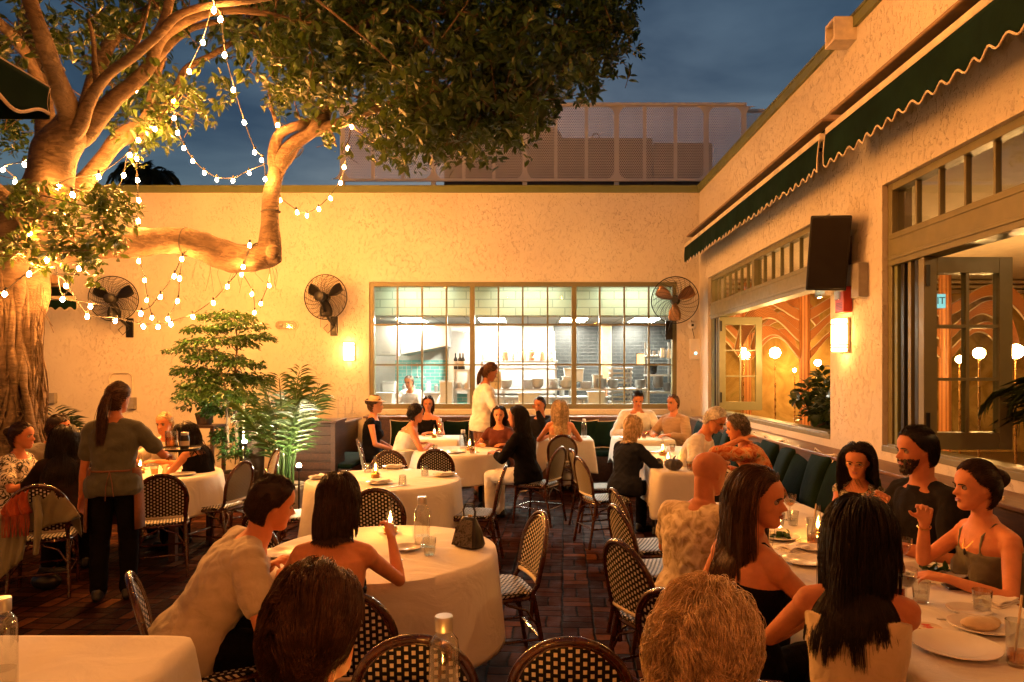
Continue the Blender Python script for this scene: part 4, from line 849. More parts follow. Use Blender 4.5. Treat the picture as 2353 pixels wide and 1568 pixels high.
crown('crown', [([(110, -120), (600, -120), (640, 60), (600, 190), (470, 215), (430, 280), (360, 290), (250, 250), (190, 150), (120, 60)], 560, 6.6, 9.2, 64, .17, .115, 8), ([(230, 180), (450, 150), (470, 250), (380, 320), (330, 345), (250, 285)], 150, 7.4, 8.8, 28, .13, .095, 8),
                ([(-60, -120), (120, -120), (90, 90), (20, 130), (-60, 100)], 120, 6.2, 8.5, 24, .15, .10, 8), ([(-60, 250), (80, 285), (92, 320), (40, 345), (-60, 330)], 70, 8.2, 9.2, 16, .12, .10, 8), ([(590, 170), (720, 160), (760, 240), (690, 262), (640, 245)], 70, 7.8, 8.8, 18, .12, .10, 8)])
crown('leafy_spray', [([(25, 480), (60, 430), (130, 425), (215, 440), (290, 480), (315, 500), (270, 560), (215, 580), (165, 600), (110, 610), (95, 560), (60, 560), (20, 560)], 135, 6.1, 6.9, 30, .09, .095, 9), ([(0, 540), (50, 545), (60, 580), (20, 600), (0, 580)], 14, 6.3, 6.8, 6, .06, .085, 8), ([(160, 590), (230, 570), (215, 640), (180, 640)], 10, 6.3, 6.7, 5, .06, .085, 8), ([(230, 440), (315, 490), (250, 500)], 14, 6.5, 6.9, 6, .07, .085, 8)])
# unseen extra crown added over the courtyard to block sky light
cz = np.stack([rng.uniform(-7, 2.6, 950), rng.uniform(-4, 5.6, 950), rng.uniform(5.9, 7.0, 950)], 1) + rng.normal(0, .1, (950, 3)); pz, dz, szz = rosettes(cz, unit(rng.normal(0, 1, (950, 3))), 9, .20, .3); Vz, f3, f4 = leaves_mesh(pz, dz, szz); np_mesh('crown', Vz - TL, [f3, f4], 'leaf', tree, True, 180)
# far palm beyond the building
def fronds(m_list, base, n, length, rise, droop, leaf, seed, wid=.035, ang=None, dens=26, tilt=(.2, 1.0)):
    r = np.random.default_rng(seed); Vs, T3, T4, o = [], [], [], 0; st = MB()
    for i in range(n):
        az = (2 * PI * i / n + r.uniform(-.3, .3)) if ang is None else ang[i % len(ang)] + r.uniform(-.25, .25)
        el = r.uniform(*tilt); L = length * r.uniform(.75, 1.1); pts = []
        for k in range(dens):
            t = k / (dens - 1); h = L * (t - .15 * t * t) * math.sin(el); z = rise * L * t * math.cos(el) * 1.1 - droop * L * t ** 2.4
            pts.append((base[0] + math.cos(az) * h, base[1] + math.sin(az) * h, base[2] + z))
        pts = np.array(pts); st.tube([tuple(p) for p in pts[::4]], [.010 * (1 - .8 * j / len(pts[::4])) + .002 for j in range(len(pts[::4]))], 5)
        tg = unit(np.gradient(pts, axis=0)); side = unit(np.cross(tg, np.array([0, 0, 1.0])))
        q = slice(int(dens * .25), dens)
        for sg in (-1, 1):
            d = unit(tg[q] * .75 + sg * side[q] + np.array([0, 0, -.25]) + r.normal(0, .08, tg[q].shape)); tt = np.linspace(.25, 1, len(d))
            s = leaf * (.45 + .9 * np.sin(PI * np.clip(tt * .9 + .02, 0, 1))) * r.uniform(.85, 1.1, len(d))
            V, f3, f4 = leaves_mesh(pts[q], d, s, wid / .2 * 1.0, np.tile(np.array([[0, 0, 1.0]]), (len(d), 1)), 1.6)
            Vs.append(V); T3.append(f3 + o); T4.append(f4 + o); o += len(V)
    return np.concatenate(Vs), [np.concatenate(T3), np.concatenate(T4)], st
def palm_plant(name, label, cat, loc, n, length, rise, droop, leaf, seed, base_z=.3, mat='palm', pot=None, stems=True, **kw):
    r = thing(name, label, cat, loc)
    V, fs, st = fronds(None, (0, 0, base_z), n, length, rise, droop, leaf, seed, **kw)
    fo = np_mesh('foliage', V, fs, mat, r, True, 180); st.build('stems', mat, fo)
    if pot:
        rad, h, pm = pot; m = MB(); m.lathe([(0, 0), (rad * .72, 0), (rad * .95, h * .85), (rad, h * .86), (rad, h), (rad * .9, h), (rad * .88, h * .9), (0, h * .9)], n=24); p = m.build('pot', pm, r)
        m = MB(); m.lathe([(0, h * .93), (rad * .87, h * .915)], n=20); m.build('soil', 'soil', p)
    return r
fp = palm_plant('palm_tree', 'dark blurred palm crown rising beyond the back building', 'palm tree', tuple(P(335, 430, 26) - Vector((0, 0, 9))), 26, 2.1, 1.0, .85, .42, 5, 9.0, 'foliage_far', wid=.03, dens=34)
m = MB(); m.tube([(0, 0, -.0 - fp.location.z), (0, 0, 9)], [.2, .14], 10); m.build('trunk', 'bark', fp)
ap_ = palm_plant('areca_palm', 'uplit areca palm in a pale round pot beside the slatted cabinet', 'potted palm', (kx(655, 8.3), 8.3, 0), 16, 1.52, 1.15, .38, .24, 11, .40, 'palm', (.25, .40, 'pot'), wid=.012, dens=22, tilt=(.08, .68))
m = MB()
for k in range(9): a = k * .7; m.tube([(.09 * math.cos(a), .09 * math.sin(a), .34), (.10 * math.cos(a), .1 * math.sin(a), .6), (.14 * math.cos(a), .14 * math.sin(a), .85)], [.017, .013, .008], 6)
m.build('canes', 'palm', ap_)
palm_plant('agave_plant', 'small spiky plant by the back wall behind the left diners', 'plant', (kx(128, 9.3), 9.3, 0), 12, .55, 1.1, .15, .26, 3, .62, 'leaf_dark', (.2, .6, 'darkpot'), wid=.05, dens=12)
palm_plant('indoor_palm', 'dark palm fronds inside the near window opening at the right edge', 'potted palm', (3.95, 4.95, .3), 13, .95, 1.05, .65, .26, 21, .95, 'leaf_dark', (.18, .8, 'darkpot'), wid=.014, dens=22)
# tiered potted tree by the wall
pt = thing('potted_tree', 'tall potted tree with flat tiers of fine leaves in front of the back wall', 'tree', (kx(545, 8.9), 8.9, 0)); PL = np.array(pt.location)
m = MB(); stem_q = [P(545, 1050, 8.9), P(543, 950, 8.9), P(540, 860, 8.9), P(546, 780, 8.9), P(535, 715, 8.9)]
m.tube([p - pt.location for p in stem_q], [.022, .02, .017, .012, .006], 8); m.tube([P(525, 1050, 8.8) - pt.location, P(520, 900, 8.8) - pt.location, P(488, 780, 8.8) - pt.location], [.018, .014, .006], 8)
pads = [(530, 722, 62, 13, 130), (470, 752, 52, 11, 90), (560, 745, 62, 12, 110), (505, 778, 92, 13, 190), (598, 772, 42, 10, 80), (420, 798, 66, 9, 90), (490, 815, 70, 14, 150), (560, 832, 55, 12, 110), (440, 848, 50, 16, 120), (510, 862, 70, 20, 240), (575, 870, 46, 22, 160), (470, 885, 48, 22, 150), (540, 905, 62, 26, 280), (500, 940, 56, 20, 150), (560, 960, 36, 24, 120), (520, 1000, 42, 28, 150), (545, 1035, 32, 22, 80), (475, 905, 42, 20, 90)]
Vs, T3, T4, o = [], [], [], 0
for u, v, ru, rv, n in pads:
    c = np.array(P(u, v, 8.9)); r_ = ru / F * 8.9; hz = rv / F * 8.9; n = int(n * 1.7); a = rng.uniform(0, 2 * PI, n * 2); q = np.sqrt(rng.uniform(0, 1, n * 2))
    p = c + np.stack([r_ * q * np.cos(a), r_ * .8 * q * np.sin(a) + rng.normal(0, .12), hz * rng.normal(0, .34, n * 2) - .16 * q ** 2 * r_], 1)
    d = np.stack([np.cos(a) + rng.normal(0, .6, n * 2), np.sin(a) + rng.normal(0, .6, n * 2), -.45 + rng.normal(0, .25, n * 2)], 1)
    V, f3, f4 = leaves_mesh(p, d, rng.uniform(.045, .075, n * 2), 1.1); Vs.append(V - PL); T3.append(f3 + o); T4.append(f4 + o); o += len(V)
    s0 = Vector(stem_q[2]) if v > 800 else Vector(stem_q[3]); s0 = Vector((s0.x, 8.9, max(.5, c[2] - .18)))
    for k in range(3): m.tube([s0 - pt.location, (Vector(c) + s0) / 2 + Vector((0, 0, .03)) - pt.location, Vector(p[k]) - pt.location], [.008, .005, .003], 5)
m.build('trunk', 'bark', pt); np_mesh('crown', np.concatenate(Vs), [np.concatenate(T3), np.concatenate(T4)], 'leaf_fine', pt, True, 180)
m = MB(); m.lathe([(0, 0), (.2, 0), (.26, .42), (.26, .46), (.23, .46), (.22, .40), (0, .40)], n=22); m.build('pot', 'darkpot', pt)
def bushy(name, label, cat, loc, n, spread, size, mat, pot, z0):
    r = thing(name, label, cat, loc); c = rng.normal(0, 1, (n, 3)) * np.array(spread) + np.array([0, 0, z0]); t = unit(c - np.array([0, 0, z0 - spread[2] * 1.5]) + rng.normal(0, .1, (n, 3)))
    p, d, s = rosettes(c, t, 6, size, .12); V, f3, f4 = leaves_mesh(p, d, s, 1.25); np_mesh('foliage', V, [f3, f4], mat, r, True, 180)
    m = MB()
    for k in range(0, n, 3): m.tube([(0, 0, max(pot[1] * .9, .02)), (c[k] * np.array([.5, .5, .8])), c[k]], [.008, .006, .003], 5)
    m.build('stems', mat, r)
    rad, h, pm = pot; m = MB(); m.lathe([(0, 0), (rad * .75, 0), (rad, h * .9), (rad, h), (rad * .88, h), (rad * .85, h * .88), (0, h * .88)], n=20); m.build('pot', pm, r); return r
bushy('potted_shrub', 'small shrub in a dark pot on the cart left of the tiered tree', 'potted plant', (kx(470, 9.4), 9.4, kz(975, 9.4)), 46, (.15, .13, .17), .085, 'leaf_dark', (.12, .15, 'darkpot'), .42)
for i, (u, v, d, lb) in enumerate([(1790, 945, 8.0, 'broad dark leafy plant on the sill beside the far folding leaf'), (1850, 935, 7.4, 'dense dark leafy plant in the middle of the far window sill'), (1882, 940, 7.05, 'tall dark leafy plant against the pillar end of the far window')]):
    bushy('sill_plant', lb, 'potted plant', (XR + .42, d, 1.0), 52, (.15, .20, .15), .15, 'leaf_dark', (.12, .16, 'darkpot'), .38)
m = MB(); m.box((3.21, 6.85, .3), (3.6, 8.5, .98)); m.box((3.205, 6.83, .982), (3.62, 8.52, 1.0)); tag(m.build('service_counter', 'wood', None, False), 'dark counter inside the far window carrying leafy plants', 'counter')
# cabinet, cart, bin, racks
cb = thing('slatted_cabinet', 'dark slatted wooden cabinet behind the areca palm', 'cabinet', (kx(712, 9.3), 9.3, 0)); w2 = 58 / F * 9.3
m = MB(); m.box((-w2, 0, .0), (-w2 + .06, .5, 1.05)); m.box((w2 - .06, 0, 0), (w2, .5, 1.05)); m.box((-w2 + .06, .06, .05), (w2 - .06, .5, 1.04)); m.build('carcass', 'wood', cb, False, bevel=.004)
m = MB(); m.box((-w2 - .02, -.02, 1.052), (w2 + .02, .52, 1.085)); m.build('top', 'wood', cb, False, bevel=.004)
for i in range(8): m = MB(); m.box((-w2 + .065, .02, .08 + i * .12), (w2 - .065, .055, .165 + i * .12)); m.build('slat', 'wood', cb, False)
ct = thing('service_cart', 'dark service cart with a pot plant against the back wall', 'cart', (kx(455, 9.4), 9.4, 0)); zt = kz(976, 9.4)
m = MB(); m.box((-.30, -.2, zt - .035), (.30, .2, zt - .002)); m.build('top', 'wood', ct, False, bevel=.004)
for sx in (-.27, .27):
    for sy in (-.17, .17): m = MB(); m.box((sx - .02, sy - .02, 0), (sx + .02, sy + .02, zt - .037)); m.build('leg', 'wood', ct, False)
bn = thing('waste_bin', 'dark tapered basket bin between the potted tree and the palm', 'bin', (kx(579, 9.2), 9.2, 0)); m = MB(); zt = kz(985, 9.2)
m.lathe([(0, 0), (.13, 0), (.17, zt - .04), (.185, zt), (.165, zt), (.15, zt - .05), (0, .05)], n=22); m.build('basket', 'darkpot', bn); m = MB(); m.lathe([(.18, zt - .02), (.195, zt + .006), (.186, zt + .016), (.172, zt)], n=22); m.build('liner', 'black', bn)
rk = thing('wire_rack', 'thin metal rack on the ledge left of the kitchen window', 'rack', tuple(P(790, 962, 11.8)))
m = MB()
for x in (-.10, .02, .14): m.tube([(x, 0, 0), (x, 0, .32), (x + .02, 0, .36), (x + .05, 0, .36), (x + .06, 0, .3)], .006, 6)
for z in (.08, .18): m.tube([(-.12, 0, z), (.2, 0, z)], .004, 5)
m.build('frame', 'steel', rk)
# --- string lights ----------------------------------------------------------------------------------
sock_mb = MB(); sock_mb.lathe([(0, .03), (.011, .03), (.013, -.012), (.011, -.014), (0, -.014)], n=8); bulb_mb = MB(); bulb_mb.lathe([(0, -.064), (.010, -.061), (.0165, -.052), (.019, -.042), (.0165, -.029), (.011, -.0145)], n=12)
BULB0 = []
def strand(label, pts, bulbs_on=None, sag=0, extra=()):
    """pts: (u, v, d, bulb?) along the cord; every bulb is a part hanging from its socket."""
    o = P(*pts[0][:3]); r = thing('string_light', label, 'string lights', tuple(o))
    q = spline([tuple(P(u, v, d) - o + Vector((0, 0, .045))) for u, v, d, b in pts], 6) if len(pts) > 2 else np.array([tuple(P(u, v, d) - o + Vector((0, 0, .045))) for u, v, d, b in pts])
    m = MB(); m.tube([tuple(x) for x in q], .0052, 5); m.build('cord', 'cord', r)
    for u, v, d, b in pts:
        if not b: continue
        if not BULB0:
            s = sock_mb.build('socket', 'cord'); s.parent = r; g = bulb_mb.build('glass', 'bulb'); g.parent = s; BULB0.append(s); BULB0.append(g)
        else:
            s = BULB0[0].copy(); C.objects.link(s); s.parent = r; g = BULB0[1].copy(); C.objects.link(g); g.parent = s
        s.location = P(u, v, d) - o + Vector((0, 0, .045)); s.rotation_euler = (rng.normal(0, .15), rng.normal(0, .15), 0)
    return r
S1 = 1
strand('string lights from the upper branches down to the forked limb', [(492, 26, 6.1, 1), (508, 47, 6.2, 1), (517, 129, 6.6, 1), (538, 209, 7.1, 1), (560, 284, 7.6, 1), (586, 352, 8.0, 1), (603, 370, 8.2, 1), (611, 414, 8.35, 1)])
strand('string lights wrapped along the slanting limbs to the fork', [(490, 14, 6.1, 0), (466, 99, 6.9, 1), (434, 166, 7.6, 1), (399, 234, 7.6, 1), (355, 299, 7.5, 1), (316, 324, 7.4, 1), (298, 358, 7.3, 1), (227, 408, 7.2, 1), (137, 433, 6.8, 1), (67, 538, 6.7, 1)])
strand('sagging string lights against the blue sky between trunk and fork', [(399, 240, 7.7, 0), (401, 273, 7.9, 1), (408, 307, 8.1, 1), (423, 342, 8.4, 1), (442, 372, 8.6, 1), (469, 399, 8.7, 1), (498, 415, 8.8, 1), (536, 417, 8.8, 1), (572, 400, 8.7, 1), (614, 384, 8.5, 0)])
strand('string lights hanging straight down past the roof edge to the limb', [(312, 330, 7.6, 0), (313, 366, 7.7, 1), (315, 416, 7.8, 1), (317, 462, 7.8, 1), (316, 510, 7.8, 1), (316, 535, 7.8, 0)])
strand('short string lights slanting down beside the leafy spray', [(292, 360, 7.4, 0), (285, 405, 7.5, 1), (270, 450, 7.5, 1), (252, 494, 7.5, 1), (172, 442, 6.7, 0), (166, 450, 6.6, 1)])
strand('string lights at the far left beyond the trunk', [(100, 360, 7.3, 0), (54, 380, 7.6, 1), (10, 393, 8.0, 1), (35, 420, 8.2, 1), (-40, 400, 8.4, 1)])
strand('string lights looping from the fork up to the right branch', [(632, 448, 8.55, 0), (643, 462, 8.7, 1), (681, 490, 8.9, 1), (705, 497, 9.0, 1), (732, 483, 9.0, 1), (758, 458, 9.0, 1), (782, 422, 8.9, 1), (792, 386, 8.7, 1), (799, 343, 8.5, 1), (806, 294, 8.3, 1), (800, 280, 8.25, 0)])
strand('few string lights tucked in leaves near the trunk fork', [(312, 200, 7.0, 0), (313, 209, 7.1, 1), (278, 237, 7.2, 1), (249, 269, 7.2, 1), (250, 262, 7.0, 0)])
strand('single bulb string over the top of the forked limb', [(640, 300, 8.2, 0), (638, 289, 8.15, 1), (660, 300, 8.3, 0)])
strand('longest sagging string lights under the horizontal limb', [(69, 632, 6.7, 1), (110, 600, 6.7, 1), (130, 640, 6.9, 0), (152, 659, 7.1, 1), (201, 730, 7.4, 1), (267, 740, 7.7, 1), (325, 753, 7.9, 1), (364, 753, 8.0, 1), (393, 747, 8.1, 1), (443, 730, 8.3, 1), (490, 698, 8.3, 1), (524, 661, 8.3, 1), (560, 615, 8.25, 1), (574, 566, 8.15, 1)])
strand('string lights crossing in front of the left wall fan', [(128, 612, 6.8, 0), (145, 690, 7.2, 1), (208, 706, 7.3, 1), (325, 723, 7.6, 1), (369, 684, 7.8, 1), (401, 637, 7.9, 1), (419, 597, 7.95, 1), (430, 585, 8, 0)])
strand('string lights dropping from the middle of the horizontal limb', [(422, 590, 8.0, 0), (413, 642, 8.0, 1), (409, 694, 8.0, 1), (387, 735, 8.1, 1)])
strand('vertical string lights right of the left wall fan', [(320, 590, 8.2, 0), (319, 602, 8.4, 1), (332, 646, 9.0, 1), (338, 692, 9.2, 1), (349, 732, 9.3, 1)])
strand('string lights hanging from the limb elbow above the tiered tree', [(560, 618, 8.4, 0), (555, 632, 8.6, 1), (580, 678, 9.0, 1), (585, 720, 9.2, 1), (584, 735, 9.2, 0)])
strand('string lights hanging at the right of the limb elbow', [(620, 620, 8.7, 0), (617, 658, 9.3, 1), (601, 700, 9.5, 1), (598, 716, 9.5, 0)])
strand('string lights low at the left by the roots', [(60, 640, 6.6, 0), (12, 678, 6.5, 1), (-30, 700, 6.5, 1)])
strand('string lights at the left crossing the small awning', [(180, 620, 6.9, 1), (147, 690, 7.6, 0), (109, 692, 7.9, 1), (92, 660, 8, 0)])
# unseen strands added overhead to light the foreground and right wall
strand('added unseen string lights running overhead toward the street side', [(492, 26, 6.1, 0), (470, -150, 4.9, 1), (450, -420, 3.9, 1), (430, -760, 3.1, 1), (400, -1300, 2.3, 1)])
AMBER = []  # redder bulbs for the added strands, deepening the foreground orange
def overhead(label, a, b, n, sag=.35, amber=True):
    A, B = Vector(a), Vector(b); r = thing('string_light', label, 'string lights', a); m = MB(); q = [A.lerp(B, t) - Vector((0, 0, sag * 4 * t * (1 - t))) - A for t in np.linspace(0, 1, 30)]
    m.tube(q, .0052, 5); m.build('cord', 'cord', r)
    for k in range(n):
        t = (k + .5) / n; s = BULB0[0].copy(); C.objects.link(s); s.parent = r; g = BULB0[1].copy(); C.objects.link(g); g.parent = s
        if amber:
            if not AMBER: me = g.data.copy(); me.materials.clear(); me.materials.append(MATS['bulb_amber']); AMBER.append(me)
            g.data = AMBER[0]
        s.location = A.lerp(B, t) - Vector((0, 0, sag * 4 * t * (1 - t))) - A
overhead('added unseen string lights over the near tables from the left', (-3.6, 2.7, 4.7), (2.2, -2.0, 4.7), 3)
overhead('added unseen string lights across the courtyard behind the viewer', (-3.6, -2.2, 3.5), (2.9, -1.6, 3.7), 8)
overhead('added unseen string lights from the fig crown out over the near tables', (-1.2, 6.6, 5.7), (.9, .8, 5.0), 3, .1)
overhead('added unseen string lights high up to brighten the right wall', (-2.4, 6.2, 6.0), (2.75, 3.4, 5.0), 9, .1, False)
# garden spotlights
for u, v, d, lb in ((687, 1070, 7.85, 'small bright garden spotlight at the foot of the areca palm'), (562, 1015, 8.6, 'garden spotlight glowing at the foot of the tiered tree')):
    p = P(u, v, d); g = thing('garden_spotlight', lb, 'spotlight', tuple(p)); m = MB(); m.lathe([(0, -.06), (.03, -.06), (.036, -.012), (.030, -.012), (.0, -.02)], n=12); m.tube([(0, 0, -.06), (0, 0, -p.z + .01)], .008, 6); m.build('housing', 'blackmetal', g); m = MB(); m.sphere((0, 0, 0), .024, 10); m.build('lens', 'spot', g)
p = P(556, 960, 8.75); m = MB(); m.tube([(0, 0, -p.z + .02), (.03, 0, .38)], .010, 8); tag(m.build('bamboo_stake', 'cane', None, loc=tuple(p)), 'pale uplit bamboo stake beside the tiered tree', 'stake')
# ------------------------------------------------------------------ people
def cap(m, p0, p1, r0, r1, n=12, flat=1.0, ks=4):
    """Tapered limb segment with round ends."""
    p0, p1 = Vector(p0), Vector(p1); ax = (p1 - p0); L = ax.length
    if L < 1e-5: m.sphere(p0, r0, n); return
    ax /= L; path, rad = [], []
    for k in range(ks): a = PI / 2 * (1 - k / ks) * .97; path.append(p0 - ax * r0 * math.sin(a)); rad.append(r0 * math.cos(a))
    path.append(p0); rad.append(r0); path.append(p1); rad.append(r1)
    for k in range(1, ks + 1): a = PI / 2 * k / ks * .97; path.append(p1 + ax * r1 * math.sin(a)); rad.append(r1 * math.cos(a))
    m.tube(path, rad, n, flat=flat)
def loft(m, rings, n=24):
    """Closed elliptical sections: (centre, x axis vector, y axis vector, power)."""
    vs = []
    for c, ax, ay, pw in rings:
        for k in range(n):
            a = 2 * PI * k / n; ca, sa = math.cos(a), math.sin(a)
            vs.append(Vector(c) + Vector(ax) * (math.copysign(abs(ca) ** pw, ca)) + Vector(ay) * (math.copysign(abs(sa) ** pw, sa)))
    fs = [(i * n + k, i * n + (k + 1) % n, (i + 1) * n + (k + 1) % n, (i + 1) * n + k) for i in range(len(rings) - 1) for k in range(n)]
    fs += [tuple(range(n))[::-1], tuple(range((len(rings) - 1) * n, len(rings) * n))]; m.add(vs, fs)
HT = np.array([0, .04, .10, .18, .27, .36, .45, .55, .65, .75, .85, .93, .98, 1.0])
HW = np.array([.04, .13, .185, .225, .255, .28, .305, .325, .335, .33, .29, .21, .11, .01])
HFR = np.array([.29, .34, .365, .36, .37, .37, .365, .38, .395, .385, .33, .22, .10, .01])
HBK = np.array([-.12, -.06, -.0, .10, .22, .33, .40, .44, .46, .45, .39, .28, .14, .01])
def sstep(a, b, x): q = np.clip((x - a) / (b - a), 0, 1); return q * q * (3 - 2 * q)
def head_pt(t, ang, feat=True, fem=0):
    """Point of the head surface; ang 0 is the face, unit = chin-to-crown height; origin at mid height on the ear line."""
    t, ang = np.asarray(t, float), np.asarray(ang, float)
    w, f, b = np.interp(t, HT, HW), np.interp(t, HT, HFR), np.interp(t, HT, HBK)
    if fem: w = w * np.where(t < .35, .93, 1)
    cy, hy = (f - b) / 2, (f + b) / 2
    s, c = np.sin(ang), np.cos(ang); x = w * np.sign(s) * np.abs(s) ** .92; y = cy + hy * np.sign(c) * np.abs(c) ** .92
    if feat:
        fr = np.clip(c, 0, 1) ** .5
        ax = np.abs(x)
        nose = .135 * np.exp(-(x / (.042 + .03 * sstep(.46, .38, t))) ** 2) * sstep(.57, .385, t) * sstep(.315, .36, t)
        y = y + fr * (nose - .045 * np.exp(-((ax - .14) / .075) ** 2 - ((t - .515) / .045) ** 2) + .018 * np.exp(-((t - .585) / .03) ** 2 - (ax / .24) ** 4)
            + .028 * np.exp(-(x / .095) ** 2) * (np.exp(-((t - .268) / .022) ** 2) + np.exp(-((t - .212) / .024) ** 2)) - .015 * np.exp(-(x / .11) ** 2 - ((t - .24) / .012) ** 2)
            + .028 * np.exp(-(x / .085) ** 2 - ((t - .085) / .05) ** 2) + .016 * np.exp(-((ax - .2) / .07) ** 2 - ((t - .42) / .06) ** 2))
    return np.stack([x, y, t - .5], -1)
def head_mesh(m, Mx, c, hh, fem):
    nt, na = 46, 56; ts = np.concatenate([np.linspace(0, .1, 6, endpoint=False), np.linspace(.1, .62, 27, endpoint=False), np.linspace(.62, 1, 13)])
    T, A = np.meshgrid(ts, np.linspace(-PI, PI, na, endpoint=False), indexing='ij')
    p = head_pt(T, A, True, fem).reshape(-1, 3) * hh; vs = [Vector(c) + Mx @ Vector(q) for q in p]; nt = len(ts)
    fs = [(i * na + (k + 1) % na, i * na + k, (i + 1) * na + k, (i + 1) * na + (k + 1) % na) for i in range(nt - 1) for k in range(na)]
    fs += [tuple(range(na)), tuple(range((nt - 1) * na, nt * na))[::-1]]; m.add(vs, fs)
    for s in (-1, 1):
        for dz, r in ((.045, .055), (0, .06), (-.05, .045)): m.sphere(Vector(c) + Mx @ Vector((s * .325, -.03 - .02 * (dz > 0), -.03 + dz)) * hh, r * hh, 8, sc=(.45, .8, 1.0))
def remesh(m, voxel, smooth=4, name='body'):
    me = bpy.data.meshes.new('tmp'); me.from_pydata(m.v, [], m.f); o = bpy.data.objects.new('tmp', me); C.objects.link(o)
    r = o.modifiers.new('r', 'REMESH'); r.mode = 'VOXEL'; r.voxel_size = voxel; r.adaptivity = 0
    s = o.modifiers.new('s', 'SMOOTH'); s.factor = .5; s.iterations = smooth
    dg = bpy.context.evaluated_depsgraph_get(); dg.update(); out = bpy.data.meshes.new_from_object(o.evaluated_get(dg)); bpy.data.objects.remove(o); bpy.data.meshes.remove(me)
    out.name = name; return out
def wrinkle(me, amp, seed, fq=1.0):
    n = len(me.vertices); co_ = np.empty(n * 3, np.float32); me.vertices.foreach_get('co', co_); V = co_.reshape(-1, 3).astype(float)
    nr = np.empty(n * 3, np.float32); me.vertex_normals.foreach_get('vector', nr); Nn = nr.reshape(-1, 3); r = np.random.default_rng(seed); f = np.zeros(n)
    for k in range(7):
        d = r.normal(0, 1, 3) * np.array([1, 1, 1.5]) * (10 + 9 * k) * fq; f += np.sin(V @ d + r.uniform(0, 6) + 1.6 * np.sin(V @ (d[::-1] * .35))) / (1 + .35 * k)
    V += Nn * (f * amp / 2.4)[:, None]; me.vertices.foreach_set('co', V.astype(np.float32).ravel()); me.update()
def put(name, me, mat, parent):
    me.materials.clear(); me.materials.append(MATS[mat]); me.shade_smooth(); o = bpy.data.objects.new(name, me); C.objects.link(o); o.parent = parent; return o
def ik(s, w, l1, l2, pole):
    s, w, pole = Vector(s), Vector(w), Vector(pole); d = w - s; D = min(d.length, (l1 + l2) * .995); dn = d.normalized(); w = s + dn * D
    a = (l1 * l1 - l2 * l2 + D * D) / (2 * D); h = math.sqrt(max(0, l1 * l1 - a * a)); pp = pole - dn * pole.dot(dn)
    return s + dn * a + pp.normalized() * h, w
def hand(m, w, d, nrm, side, s=1.0, curl=.5, flat=False):
    """Palm, four bent fingers of unequal length and a thumb leaving the side of the palm."""
    d = Vector(d).normalized(); nrm = Vector(nrm); nrm = (nrm - d * nrm.dot(d)).normalized(); lat = d.cross(nrm) * side
    pc = w + d * .045 * s
    for k in (-1.5, -.5, .5, 1.5): cap(m, w + lat * k * .012 * s, w + d * .085 * s + lat * k * .019 * s, .0145 * s, .0115 * s, 8)
    for k, (ln, sp) in enumerate(((.072, -1.5), (.080, -.5), (.074, .5), (.058, 1.5))):
        p = w + d * (.088 - .006 * abs(sp)) * s + lat * sp * .0205 * s; q = d + lat * sp * .05; c = curl * (1 + .18 * k); L = [ln * .45 * s, ln * .32 * s, ln * .28 * s]; a = c * .55
        for j in range(3):
            dd = (q.normalized() * math.cos(a) + nrm * math.sin(a)); p2 = p + dd * L[j]; cap(m, p, p2, (.0095 - .001 * j) * s, (.0085 - .001 * j) * s, 8, ks=3); p = p2; a += c * .7
    t0 = w + d * .022 * s - lat * .022 * s; t1 = t0 + (d * .55 - lat * .75 + nrm * .35).normalized() * .045 * s; t2 = t1 + (d * .85 - lat * .25 + nrm * .45).normalized() * .034 * s
    cap(m, t0, t1, .0135 * s, .0105 * s, 8); cap(m, t1, t2, .0105 * s, .0085 * s, 8, ks=3)
def strands(P0, D0, L, K, rad, collide, grav=.25, wave=0, wfreq=30, seed=0, jitter=.05, taper=.25, clump=45):
    r = np.random.default_rng(seed); n = len(P0); L = np.broadcast_to(np.asarray(L, float), (n,)).reshape(-1, 1); step = L / (K - 1); p = P0.copy(); d = unit(D0); pts = [p.copy()]
    down = np.array([0, 0, -1.0]); ph = r.uniform(0, 6.28, (n, 2))
    for k in range(1, K):
        g = grav * min(1, .35 + k / K); d = unit(d * (1 - g) + down * g + r.normal(0, jitter, (n, 3))); p = p + d * step; p0 = p; p = collide(p); d = unit(d + (p - p0) / step * .6); pts.append(p.copy())
    X = np.stack(pts, 1)
    if wave:
        tt = np.linspace(0, 1, K)[None, :] * L; env = np.minimum(1, np.linspace(0, 3, K))[None, :]
        X[..., 0] += wave * env * np.sin(tt * wfreq + ph[:, :1]); X[..., 1] += wave * env * np.cos(tt * wfreq * .9 + ph[:, 1:])
    if clump and n > 60:
        nc = max(8, n // clump); ci = r.choice(n, nc, replace=False); near_ = np.empty(n, int)
        for i in range(0, n, 2000): near_[i:i + 2000] = ci[((P0[i:i + 2000, None, :] - P0[None, ci, :]) ** 2).sum(-1).argmin(1)]
        tt = np.linspace(0, 1, K)[None, :, None]; X = X + (X[near_] - X) * (.72 * tt ** 1.2) * r.uniform(.55, 1, (n, 1, 1))
    T = unit(np.gradient(X, axis=1)); ref = unit(np.cross(T, np.array([.31, .22, .93]))); b = np.cross(T, ref)
    rr = rad * (1 - (1 - taper) * np.linspace(0, 1, K) ** 2)[None, :, None] * r.uniform(.7, 1.25, (n, 1, 1))
    ring = [X + rr * (math.cos(a) * ref + math.sin(a) * b) for a in (0, 2.094, 4.189)]; V = np.stack(ring, 2).reshape(-1, 3)
    base = (np.arange(n) * K * 3)[:, None, None] + (np.arange(K - 1) * 3)[None, :, None]; q = []
    for a in range(3): a2 = (a + 1) % 3; q.append(np.stack([base[..., 0] + a, base[..., 0] + a2, base[..., 0] + 3 + a2, base[..., 0] + 3 + a], -1))
    return V, np.concatenate([x.reshape(-1, 4) for x in q])
